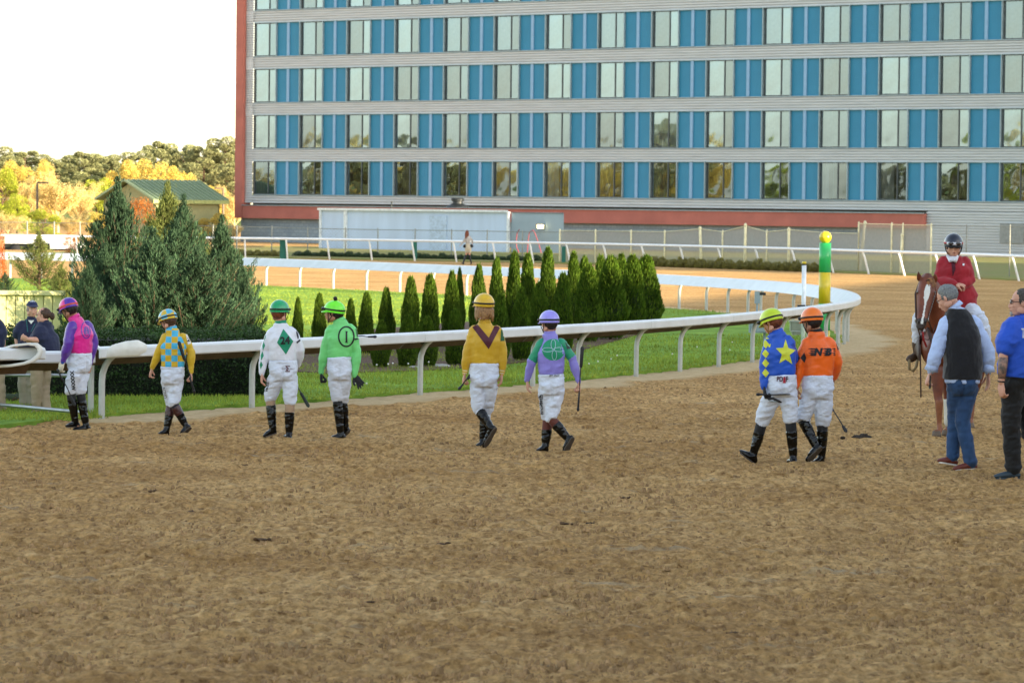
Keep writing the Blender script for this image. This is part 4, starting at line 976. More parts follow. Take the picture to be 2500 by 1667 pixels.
def ordn(i, n):
    h = (n + 1) // 2
    return ('leftmost' if i == 0 else ordw[i] + ' from the left') if i < h else ('rightmost' if i == n - 1 else ordw[n - 1 - i] + ' from the right')
def shrub(u, vf, wpx, hpx, mesh, label, group, name='shrub', cat='shrub', dy=0.0):
    b_ = G(u, vf); y_ = b_[1]; e = empty(name, (b_[0], b_[1] + dy, 0.03), label, cat, group); s = wpx * y_ / FPX; h_ = hpx * y_ / FPX
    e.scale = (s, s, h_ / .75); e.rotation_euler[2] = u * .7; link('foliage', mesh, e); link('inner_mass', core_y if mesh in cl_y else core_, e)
us = list(np.arange(722, 1330, 21))
for i, u in enumerate(us):
    hp = 15 + 3 * math.sin(i * 2.3)
    shrub(u, 629 + (u - 720) * .021, 15, hp, cl_d[i % 2], 'low dark rounded shrub, ' + ordn(i, len(us)) + ' in the row below the white store', 'dark shrubs along the foot of the white store', dy=2.0)
for i, u in enumerate(np.arange(585, 685, 19)):
    shrub(u, 628 + (u - 585) * .02, 14, 17, cl_y[i % 2], 'low olive rounded shrub, ' + ordn(i, 6) + ' in the row below the hotel corner', 'olive shrubs below the hotel corner', dy=1.5)
for i, u in enumerate(np.arange(1570, 2010, 23)):
    shrub(u, 649 + (u - 1570) * .034, 17, 24 + 3 * math.sin(i * 1.7), cl_y[i % 2], 'low olive-brown shrub, ' + ordn(i, 20) + ' in the row along the screened fence', 'sunlit shrubs along the screened fence', dy=-1.2)
op = clump(31, 2600, .06, ORG, .9); rp_ = clump(32, 2200, .07, ORY, .9)
def bush(u, vc_top, vf, y_, wpx, mesh, label):
    b_ = D(u, vf, y_); h_ = D(u, vc_top, y_)[2] - b_[2]; e = empty('leafy_bush', tuple(b_), label, 'bush'); s = wpx * y_ / FPX; e.scale = (s, s, h_ / .95)
    link('foliage', mesh, e); V, F = tube([(0, 0, -1.2), (0, 0, .5)], [.05, .03], 6); link('stem', npmesh('stem', V, F, BARK, True), e)
bush(-6, 545, 690, 110, 26, op, 'bright orange-leaved bush at the left edge of the picture')
bush(340, 472, 548, 150, 42, rp_, 'russet and orange leaved small tree in front of the shed gable')
bush(172, 562, 600, 175, 20, rp_, 'small russet bush beside the white trailer, upper left'); bush(178, 592, 622, 172, 22, rp_, 'small russet bush lower in front of the white trailer')

# ---- far trees
def fartree(seed, kind):
    rg = np.random.default_rng(seed); wood = MB(); Ps, Ts, Ds = [], [], []
    def limb(a, b_, r0, r1, n=5):
        m = (a + b_) / 2 + rg.normal(0, .02, 3); wood.tube([a, m, b_], [r0, (r0 + r1) / 2, r1], n, False)
    O = np.zeros(3)
    if kind == 'pine':
        wood.tube([(0, 0, -.15), (.01, .01, .5), (0, 0, .9)], [.022, .017, .006], 6, True)
        nb = 26
        for i in range(nb):
            t = .38 + .6 * (i / nb); q = i * 2.4 + rg.normal(0, .4); rr = .26 * (1 - ((t - .55) / .5) ** 2 * .75) * rg.uniform(.55, 1.1)
            c = np.array([math.cos(q) * rr, math.sin(q) * rr, t + .03]); limb(np.array([0, 0, t - .05]), c, .006, .003, 4)
            k = 560; d = rg.normal(size=(k, 3)); d /= np.linalg.norm(d, axis=1)[:, None]; s = rg.uniform(.06, .11)
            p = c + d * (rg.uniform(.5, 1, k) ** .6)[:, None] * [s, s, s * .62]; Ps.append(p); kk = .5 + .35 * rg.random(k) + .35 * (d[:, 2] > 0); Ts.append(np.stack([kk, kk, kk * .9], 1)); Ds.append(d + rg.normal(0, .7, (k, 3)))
        sz = .021
    elif kind == 'gold':   # budding broadleaf: many upright twigs, light haze of leaves
        wood.tube([(0, 0, -.15), (.01, 0, .2), (0, 0, .38)], [.026, .02, .016], 6, True)
        tips = []
        for i in range(11):
            q = i * 2.4; l = rg.uniform(.22, .4); a = np.array([0, 0, rg.uniform(.2, .4)]); b_ = a + [math.cos(q) * l * .62, math.sin(q) * l * .62, l * rg.uniform(.7, 1.15)]; limb(a, b_, .012, .005)
            for j in range(9):
                s = rg.uniform(.3, 1); a2 = a + (b_ - a) * s; d = nrm((b_ - a) + rg.normal(0, .16, 3)); b2 = a2 + d * rg.uniform(.1, .2) + [0, 0, .03]; wood.tube([a2, b2], [.004, .0015], 4, False); tips.append((a2, b2))
        for a2, b2 in tips:
            k = 110; s = rg.uniform(.15, 1.15, k)[:, None]; Ps.append(a2 + (b2 - a2) * s + rg.normal(0, .024, (k, 3))); kk = .65 + .5 * rg.random(k); Ts.append(np.stack([kk * 1.05, kk, kk * .8], 1)); Ds.append(np.tile(b2 - a2, (k, 1)) * 6 + rg.normal(0, .6, (k, 3)))
        sz = .016
    else:
        wood.tube([(0, 0, -.15), (.01, 0, .3), (0, 0, .6)], [.024, .017, .008], 6, True)
        for i in range(20):
            q = i * 2.4 + rg.normal(0, .3); t = rg.uniform(.22, .92); rr = .27 * math.sqrt(max(.05, 1 - ((t - .5) / .52) ** 2)) * rg.uniform(.4, .95); c = np.array([math.cos(q) * rr, math.sin(q) * rr, t]); limb(np.array([0, 0, max(.15, t - .2)]), c, .007, .003, 4)
            k = 480; d = rg.normal(size=(k, 3)); d /= np.linalg.norm(d, axis=1)[:, None]; s = rg.uniform(.08, .14); p = c + d * (rg.uniform(.4, 1, k) ** .6)[:, None] * s
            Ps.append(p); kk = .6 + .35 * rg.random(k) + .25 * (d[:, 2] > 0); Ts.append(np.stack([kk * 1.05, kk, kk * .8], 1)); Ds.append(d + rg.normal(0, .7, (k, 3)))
        sz = .019
    P = np.vstack(Ps); return cards(P, np.vstack(Ds), sz * rg.uniform(.7, 1.4, len(P)), sz * .7, rg, np.vstack(Ts)), wood
FM = {'pine': mat('pine_needles', '#9a9c74', .9, var=.25, vs=1, attr=True, trans=.25, spec=.1), 'gold': mat('golden_buds', '#dccb98', .9, var=.2, vs=1, attr=True, trans=.35, spec=.1), 'yellow': mat('yellow_leaf', '#d6c474', .9, var=.2, vs=1, attr=True, trans=.35, spec=.1), 'lime': mat('lime_leaf', '#aab84c', .9, var=.2, vs=1, attr=True, trans=.35, spec=.1)}
PALE = mat('pale_bark', '#c9ae7a', .9)
raw = {('pine', 0): fartree(41, 'pine'), ('pine', 1): fartree(42, 'pine'), ('gold', 0): fartree(43, 'gold'), ('gold', 1): fartree(46, 'gold'), ('leaf', 0): fartree(44, 'leaf'), ('leaf', 1): fartree(45, 'leaf')}
cache = {}
def tree(u, vt_, y_, wpx, shape, k, mk, label, grp='trees beyond the fence'):
    b_ = D(u, 600, y_); b_[2] = -.3; h_ = D(u, vt_, y_)[2] + .3; key = (shape, k, mk)
    if key not in cache:
        (v, f, t), wd_ = raw[(shape, k)]; cache[key] = (npmesh('crown', v, f, FM[mk], False, t), wd_.mesh('trunk', PALE if shape == 'gold' else BARK, True))
    e = empty({'pine': 'pine_tree'}.get(shape, 'broadleaf_tree'), tuple(b_), label, 'tree', grp); s = wpx * y_ / FPX / .33; e.scale = (s, s, h_ / 1.0); e.rotation_euler[2] = u * .37
    link('crown', cache[key][0], e); link('trunk', cache[key][1], e)
far = [(-20, 362, 430, 70, 'pine', 0, 'pine', 'dark rounded pine at the far left edge of the tree line'), (60, 372, 450, 75, 'pine', 1, 'pine', 'broad olive pine, second in the back tree line'), (135, 392, 470, 60, 'pine', 0, 'pine', 'low olive pine left of the dip in the tree line'),
       (205, 375, 420, 66, 'pine', 1, 'pine', 'dark round-headed pine right of the dip in the tree line'), (262, 385, 440, 55, 'pine', 0, 'pine', 'olive pine just left of the shed ridge, far back'), (330, 376, 430, 70, 'pine', 0, 'pine', 'olive pine behind the yellow crowns over the shed'), (392, 350, 450, 60, 'pine', 1, 'pine', 'tall pine with open crown above the shed roof'),
       (452, 362, 430, 60, 'pine', 0, 'pine', 'dark pine left of the tallest one near the hotel'), (498, 358, 410, 62, 'pine', 1, 'pine', 'dense dark pine left of the hotel corner'), (548, 343, 400, 62, 'pine', 0, 'pine', 'tallest pine right beside the hotel corner'), (570, 400, 380, 60, 'pine', 1, 'pine', 'lower olive pine half hidden by the hotel corner'),
       (30, 392, 370, 60, 'leaf', 0, 'yellow', 'golden yellow tree high in the left of the tree line'), (110, 385, 390, 40, 'leaf', 1, 'yellow', 'small yellow crown below the left pines'), (300, 390, 360, 60, 'leaf', 0, 'yellow', 'bright yellow crown just above the shed ridge'), (378, 384, 350, 62, 'leaf', 1, 'yellow', 'bright yellow broad crown behind the shed roof'),
       (440, 405, 340, 45, 'leaf', 0, 'yellow', 'yellow-orange crown above the right slope of the shed roof'), (70, 400, 300, 62, 'gold', 0, 'gold', 'pale golden twiggy tree behind the lamp pole'), (140, 402, 290, 75, 'gold', 1, 'gold', 'pale golden twiggy tree with bright forked trunk'), (190, 432, 310, 55, 'gold', 0, 'gold', 'smaller golden twiggy tree left of the shed'),
       (235, 430, 330, 50, 'leaf', 1, 'lime', 'lime green tree just left of the shed eave'), (5, 410, 290, 62, 'leaf', 0, 'lime', 'bright lime green tree at the left edge'), (42, 470, 280, 45, 'leaf', 1, 'lime', 'lower lime green tree beside the one at the left edge'), (530, 450, 300, 50, 'leaf', 1, 'yellow', 'orange-yellow tree between the shed and the hotel'), (572, 440, 290, 40, 'gold', 0, 'gold', 'golden twiggy tree at the hotel corner behind the fence'),
       (495, 470, 310, 45, 'gold', 1, 'gold', 'golden twigs behind the shed roof end'), (20, 500, 240, 50, 'gold', 1, 'gold', 'low golden thicket at the left behind the fence'), (105, 510, 235, 55, 'leaf', 0, 'lime', 'low yellow-green thicket behind the fence at left'), (175, 505, 240, 50, 'gold', 0, 'gold', 'low golden thicket left of the shed'), (240, 515, 236, 40, 'leaf', 1, 'yellow', 'low yellow thicket at the shed corner'),
       (520, 520, 238, 50, 'leaf', 0, 'yellow', 'low yellow thicket right of the shed'), (565, 530, 236, 30, 'gold', 1, 'gold', 'low golden thicket at the hotel base corner')]
for k, u in enumerate((-5, 45, 95, 150, 190, 240, 290, 345, 395, 440, 485, 530, 565)): far.append((u, 392 - 14 * math.sin(k * 1.7) - (k > 7) * 16, 540, 62, 'pine', k % 2, 'pine', ['hazy pine at the very left in the rear row', 'hazy pine in the rear row above the lime tree', 'hazy pine in the rear row over the golden crowns', 'hazy pine at the dip of the skyline', 'hazy pine just right of the skyline dip', 'hazy pine in the rear row left of the shed', 'hazy pine in the rear row above the shed gable', 'hazy pine in the rear row over the yellow crowns', 'hazy pine in the rear row above the shed roof middle', 'hazy pine in the rear row above the shed roof end', 'hazy pine in the rear row right of the shed', 'hazy pine in the rear row near the hotel', 'hazy pine in the rear row touching the hotel edge'][k]))
for f_ in far: tree(*f_)
# infield trees left of the frame, which the hotel windows mirror
rg = random.Random(9)
for k in range(46):
    a = rg.uniform(0, 1); x = -150 - rg.uniform(0, 60); y_ = 15 + 235 * (k / 45); key = rg.choice([('pine', 0, 'pine'), ('pine', 1, 'pine'), ('leaf', 0, 'lime'), ('leaf', 1, 'yellow')])
    if key not in cache:
        (v, f, t), wd_ = raw[key[:2]]; cache[key] = (npmesh('crown', v, f, FM[key[2]], False, t), wd_.mesh('trunk', BARK, True))
    e = empty('pine_tree' if key[0] == 'pine' else 'broadleaf_tree', (x, y_, -.3), 'tree in the line left of the picture, mirrored in the hotel windows', 'tree', 'trees left of the picture'); s = rg.uniform(12, 20); h_ = rg.uniform(7.5, 12); e.scale = (s, s, h_); link('crown', cache[key][0], e); link('trunk', cache[key][1], e)

# ---- weeds, dandelion clocks, red flowers, stones
dd = MB(); dd.tube([(0, 0, 0), (.01, 0, .10)], [.003, .003], 4); stem_me = dd.mesh('stem', mat('weed_stem', '#8fa04a', .8)); V, F = ell((.01, 0, .11), np.eye(3) * .013, 8); hd_me = npmesh('seed_head', V, F, mat('dandelion_white', '#e8e6da', .9), True)
dpx = [(918, 908), (946, 906), (957, 904), (995, 905), (1028, 903), (1045, 901), (866, 955), (881, 958), (893, 956), (1140, 880), (1490, 893), (1505, 884), (1458, 899), (1786, 850), (1780, 870), (1330, 898), (1436, 905), (1395, 900), (1640, 880), (1700, 862)]
for u, v in dpx:
    g_ = G(u, v, .05); e = empty('dandelion', tuple(g_), 'white dandelion seed head standing in the grass near the rail', 'weed', 'dandelions in the infield grass'); link('stem', stem_me, e); link('seed_head', hd_me, e)
rf = clump(51, 700, .05, mat('red_petal', '#a8202c', .7, var=.3, attr=True), .5)
for i, (u, v) in enumerate(((14, 985), (28, 986), (42, 985))):
    g_ = G(u, v + 1); e = empty('flower_clump', (g_[0], g_[1], .03), ['leftmost', 'middle', 'rightmost'][i] + ' low clump of red flowers at the hedge foot behind the staff', 'flowers', 'red flowers at the hedge foot'); e.scale = (.13, .13, .17); link('foliage', rf, e); link('inner_mass', core_, e)
STN = mat('pale_stone', '#b5b3aa', .9, var=.15, bump=.4, bs=12, bd=.02)
for (u, v, s, lab) in ((1080, 895, .11, 'pale flat stone in the mulch under the short conifers'), (1063, 893, .09, 'small round grey stone left of the flat stone in the mulch'), (858, 900, .07, 'small grey stone in the mulch at left'), (1010, 897, .07, 'little stone between two short conifers')):
    g_ = G(u, v, .06); V, F = ell((0, 0, 0), np.diag([s * 1.2, s * .8, s * .4]), 12); V = V * (1 + .12 * vnoise(V, 6, int(u)))[:, None]; link('stone', npmesh('stone', V, F, STN, True), None, g_, lab, 'stone')
# manure and dark clods on the track
CLD = mat('dark_clod', '#33291d', 1.0, var=.3, vs=20, bump=1, bs=40, bd=.02); CL2 = mat('brown_clod', '#5d452c', 1.0, var=.3, vs=20, bump=1, bs=40, bd=.02)
def clod(u, v, s, n, label, seed, m=CLD):
    g_ = G(u, v); rg = np.random.default_rng(seed); pr_ = [ell((0, 0, .004), np.diag([s * 1.5, s * 1.2, s * .3]), 10)]
    for i in range(n):
        c = np.array([rg.normal(0, s), rg.normal(0, s * .8), abs(rg.normal(0, s * .16)) + .005]); r_ = s * rg.uniform(.3, .55); pr_.append(ell(c, np.diag([r_ * 1.2, r_, r_ * .6]), 8))
    me = fuse(pr_, max(.006, s * .12), 1); v_ = getv(me); setv(me, v_ + getn(me) * (s * .12 * fbm(v_, 3 / s, 2, seed))[:, None]); me.materials.append(m); link('dirt_clod', me, None, (g_[0], g_[1], 0), label, 'clod')
clod(2105, 1069, .085, 9, 'pile of dark droppings on the dirt right of the jockey in orange', 1)
clod(1441, 1278, .028, 3, 'lone dark clod on the dirt in the middle foreground', 2); clod(1378, 1279, .03, 3, 'brown clod left of the lone dark clod', 3, CL2)
for i, (u, v) in enumerate(((100, 1352), (466, 1250), (640, 1318), (1300, 1560), (1525, 1216), (2130, 1462), (1790, 1545), (2406, 1398), (375, 1200), (905, 1470), (590, 1137), (1080, 1330))):
    clod(u, v, .022 + .008 * (i % 3), 3, ['small brown clod on the dirt at lower left of the frame', 'brown clod on the dirt below the checked jockey', 'brown clod in the middle left dirt', 'flat dark clod near the bottom middle of the dirt', 'small clod on the dirt right of the lavender jockey', 'wide brown clod at lower right of the dirt', 'dark clod near the bottom right middle', 'small clod at the far right of the dirt', 'little clod below the pink jockey', 'brown clod in the lower middle left', 'little clod in front of the two jockeys in green', 'small clod in the centre of the dirt'][i], 20 + i, CL2)
# ================================================================== PEOPLE
def fabric(name, col, rough=.75, bump=.75, sheen=.1, var=.05, bs=9, coat=0, st=(1, 1, .6)):
    bs = min(bs, 10)
    return mat(name, col, rough, var=var, vs=5, bump=bump, bs=bs, bd=.03, sheen=sheen, coat=coat, stretch=st, bdet=2.0)
SKIN = mat('skin', '#c08a6c', .55, var=.06, vs=9); SKT = mat('skin_tan', '#b07c5e', .55, var=.06, vs=9); SKP = mat('skin_pink', '#cf9a82', .55, var=.07, vs=9)
BRW = fabric('breeches_white', '#d3dae8', .7, .9, .1, .03, 11, 0, (1, 1, 1.5)); BOOT = mat('boot_leather', '#040507', .17, var=.1, bump=.9, bs=9, bd=.04, spec=.36, bdet=1.5, stretch=(1, 1, 1.6)); SOLE = mat('boot_sole', '#4a4036', .8)
BLK = fabric('black_cloth', '#0d0e12'); GLV = mat('black_glove', '#101114', .7, var=.1, bump=.3, bs=40, bd=.004)
GLASS = mat('dark_lens', '#1b1c22', .08, coat=.8, spec=.8); STRAPB = mat('strap_black', '#101012', .6)
PRINT = mat('print_black', '#15161a', .7, var=0)

class Fig:
    def __init__(s, fr, base, sc=.95, yaw=(0, 1), dz0=0.0):
        s.fr = fr; s.sc = sc; bx, by = base; g = G(fr[0] + bx / fr[2], fr[1] + by / fr[2]); s.y0 = g[1] + dz0; s.base = np.array([g[0], s.y0, 0.0]); s.sink = np.array([0, 0, -.014]); s.f = nrm([yaw[0], yaw[1], 0])
    def J(s, x, y, dz=0.0): return D(s.fr[0] + x / s.fr[2], s.fr[1] + y / s.fr[2], s.y0 + dz) - s.base
def hand(w, tip, f, medial, curl=.5, sc=1.0, infl=0.0, spread=0.0):
    w = np.array(w); d = nrm(np.array(tip) - w); n = nrm(medial - np.dot(medial, d) * d); s_ = np.cross(n, d); s_ = s_ * (1 if np.dot(s_, f) >= 0 else -1)
    q = sc; pr = [tube([w - d * .02 * q, w + d * .02 * q, w + d * .055 * q, w + d * .085 * q], [.026 * q + infl, .031 * q + infl, .039 * q + infl, .036 * q + infl], 12, True, .42, s_)]
    for k, (o, ln) in enumerate(((-1.5, .058), (-.5, .072), (.5, .077), (1.5, .070))):
        b_ = w + d * .082 * q + s_ * o * .0185 * q; d0 = nrm(d + s_ * o * (.05 + spread)); a = curl * (1.1 - .1 * k); pts = [b_ - d0 * .01, b_]
        for j, fr_ in enumerate((.45, .3, .25)):
            a_ = a * (.55 + .75 * j); dd = d0 * math.cos(a_) + n * math.sin(a_); pts.append(pts[-1] + dd * ln * fr_ * q)
        pr.append(tube(pts, [.0098 * q + infl, .0095 * q + infl, .0088 * q + infl, .0082 * q + infl, .007 * q + infl], 8, True))
    t0 = w + d * .022 * q + s_ * .024 * q; t1 = t0 + nrm(d * .75 + s_ * .7 + n * .35) * .042 * q; t2 = t1 + nrm(d * .9 + s_ * .15 + n * (.35 + curl * .35)) * .03 * q; t3 = t2 + nrm(d * .8 - s_ * .1 + n * (.5 + curl * .4)) * .022 * q
    pr.append(tube([t0, t1, t2, t3], [.0135 * q + infl, .0115 * q + infl, .0105 * q + infl, .008 * q + infl], 8, True)); return pr
def headframe(f, yaw=None, pitch=0.0, roll=0.0):
    Y = nrm([f[0], f[1], 0]); X = nrm(np.cross(Y, [0, 0, 1])); Z = np.array([0, 0, 1.0])
    c, s_ = math.cos(pitch), math.sin(pitch); Y2 = Y * c - Z * s_; Z2 = Z * c + Y * s_        # pitch>0 looks down
    c, s_ = math.cos(roll), math.sin(roll); X3 = X * c + Z2 * s_; Z3 = Z2 * c - X * s_
    return np.array([X3, Y2, Z3])
def ldt(c, Rm, p, sc=1.0): return np.array(c) + (np.array(p) * sc) @ Rm
def head_prims(c, Rm, sc):
    E_ = lambda p, r: ell(ldt(c, Rm, p, sc), np.diag(np.array(r) * sc) @ Rm, 14); T_ = lambda pts, r: tube([ldt(c, Rm, p, sc) for p in pts], np.array(r) * sc, 8, True)
    pr = [E_((0, -.012, .035), (.074, .096, .086)), E_((0, .028, -.025), (.063, .066, .086)), E_((0, .045, -.082), (.042, .043, .03)), T_([(0, .083, .018), (0, .096, -.008), (0, .106, -.028)], [.007, .009, .0105]),
          E_((0, .098, -.036), (.017, .014, .009)), E_((0, .078, .024), (.052, .016, .011)), E_((0, .09, -.056), (.024, .012, .006)), E_((0, .089, -.067), (.021, .012, .007)), E_((.036, .062, -.022), (.022, .022, .02)), E_((-.036, .062, -.022), (.022, .022, .02))]
    for q in (-1, 1): pr += [E_((q * .075, -.008, -.008), (.008, .016, .027)), E_((q * .058, .0, -.062), (.018, .04, .03))]
    return pr
def legs(P, rad, kfrac=None): return [tube([P['hL'], (P['hL'] + P['kL']) / 2, P['kL']], rad[:3], 12), ]
def foot_prims(heel, toe, ank, r, sc):
    d = nrm(toe - heel); up = nrm(ank - heel - np.dot(ank - heel, d) * d + 1e-6); s_ = np.cross(d, up); L_ = np.linalg.norm(toe - heel)
    pts = [heel + d * .02 * sc + up * .028 * sc, heel + d * L_ * .35 + up * .034 * sc, heel + d * L_ * .68 + up * .026 * sc, heel + d * (L_ - .02) + up * .02 * sc]
    return [tube(pts, np.array([.031, .036, .042, .034]) * r * sc, 12, True, [.95, .95, .68, .6], s_)], (d, up, s_, L_)
def wrinkle(me, amp, sx=(7, 7, 16), seed=0, oc=3):
    v = getv(me); n = getn(me); q = v @ np.array([[.94, 0, .34], [0, 1, 0], [-.34, 0, .94]]).T * np.array(sx)
    r = (0.35 - np.abs(vnoise(q, 1.0, seed))) + .5 * (0.35 - np.abs(vnoise(q * [1, 1, 1.3], 1.9, seed + 5))) + .35 * fbm(v * np.array(sx), .7, 2, seed + 9)
    setv(me, v + n * (1.5 * amp * r)[:, None])
def helmet(e, c, Rm, sc, m, strap, gogg=None, m2=None, pick=None, visor=True, pom=False, chin='#101012', vis_m=None, up=0.0, gl_up=False):
    n, k = 36, 14; V = []; F = []
    def pt(th, az, r=1.0):   # az=0 front
        return np.array([math.sin(az) * math.sin(th) * .104, math.cos(az) * math.sin(th) * .127, math.cos(th) * .112]) * r + [0, -.004, .030 + up]
    def bot(az): return R(98) + R(12) * (1 - math.cos(az)) / 2
    for i in range(k + 1):
        for j in range(n):
            az = 2 * math.pi * j / n; V.append(ldt(c, Rm, pt(max(.02, bot(az) * i / k), az), sc))
    for j in range(n): V.append(ldt(c, Rm, pt(bot(2 * math.pi * j / n), 2 * math.pi * j / n, .93), sc))
    for i in range(k + 1):
        for j in range(n): a = i * n + j; b_ = i * n + (j + 1) % n; F.append([a, b_, b_ + n, a + n])
    F.append(list(range(n))[::-1])
    me = npmesh('helmet', V, F, [m, m2] if m2 else m, True)
    if pick: me.polygons.foreach_set('material_index', np.array([pick(((np.array(p.center) - c) @ Rm.T) / sc) for p in me.polygons], np.int32))
    h = link('helmet', me, e)
    def band(name, d0, d1, mm, out=1.03):
        V = []; 
        for dd in (d0, d1):
            for o in (out, out - .03):
                for j in range(n): az = 2 * math.pi * j / n; V.append(ldt(c, Rm, pt(bot(az) - dd, az, o), sc))
        F = []
        for j in range(n): j2 = (j + 1) % n; F += [[j, j2, 2 * n + j2, 2 * n + j], [j, n + j, n + j2, j2], [2 * n + j, 2 * n + j2, 3 * n + j2, 3 * n + j]]
        link(name, npmesh(name, V, F, mm, True), h)
    band('goggle_strap', R(13), R(22), strap, 1.025); band('rim', 0, R(5), m, 1.02)
    if visor:
        mb = MB(); P_ = []
        for r_, zz in ((1.0, 0), (1.0, -.006), (1.28, -.008), (1.28, -.003)):
            pass
        rings = []
        for az in np.linspace(-1.15, 1.15, 13):
            b0 = pt(bot(az), az, 1.0); w_ = .035 * math.cos(az * 1.3) ** .7 if abs(az) < 1.15 else .002; dirv = np.array([math.sin(az) * .5, math.cos(az), -.25]); dirv /= np.linalg.norm(dirv)
            rings.append(np.array([ldt(c, Rm, q, sc) for q in (b0 + [0, 0, .004], b0 + dirv * w_ + [0, 0, .002], b0 + dirv * w_ - [0, 0, .003], b0 - [0, 0, .004])]))
        V, F = loft(rings); link('visor', npmesh('visor', V, F, vis_m or m, True), h)
    if gogg is not None:
        rings = []
        for az in np.linspace(-.85, .85, 13):
            o = 1.12 - .05 * abs(az); hh = .26 - .05 * (abs(az) < .12) - .06 * abs(az); rings.append(np.array([ldt(c, Rm, pt(bot(0) - R(14) + s_ * hh, az, oo), sc) for s_, oo in ((-.62, o - .09), (-.55, o), (.55, o), (.62, o - .09))]))
        V, F = loft(rings); gg = link('goggles', npmesh('goggles', V, F, gogg, True), h)
        for q in (-1, 1):
            A_ = np.diag(np.array([.033, .012, .019]) * sc) @ Rm; V, F = ell(ldt(c, Rm, pt(bot(0) - R(15), q * .34, 1.105), sc), A_, 12); link('lens', npmesh('lens', V, F, GLASS, True), gg)
    cm = mat('chin_strap' + chin, chin, .6)
    for q in (-1, 1):
        for y_ in (.04, -.035):
            V, F = tube([ldt(c, Rm, p, sc) for p in ((q * .094, y_, .005), (q * .082, .02 + y_ * .5, -.045), (q * .055, .045, -.095), (q * .012, .07, -.117))], np.array([.0045, .0045, .005, .005]) * sc, 6); link('chin_strap', npmesh('chin_strap', V, F, cm, True), h)
    if pom:
        V, F = ell(ldt(c, Rm, (0, -.01, .160), sc), np.eye(3) * .026 * sc, 14); V += .003 * RNG.normal(size=V.shape); link('pompom', npmesh('pompom', V, F, BLK, True), h)
    return h

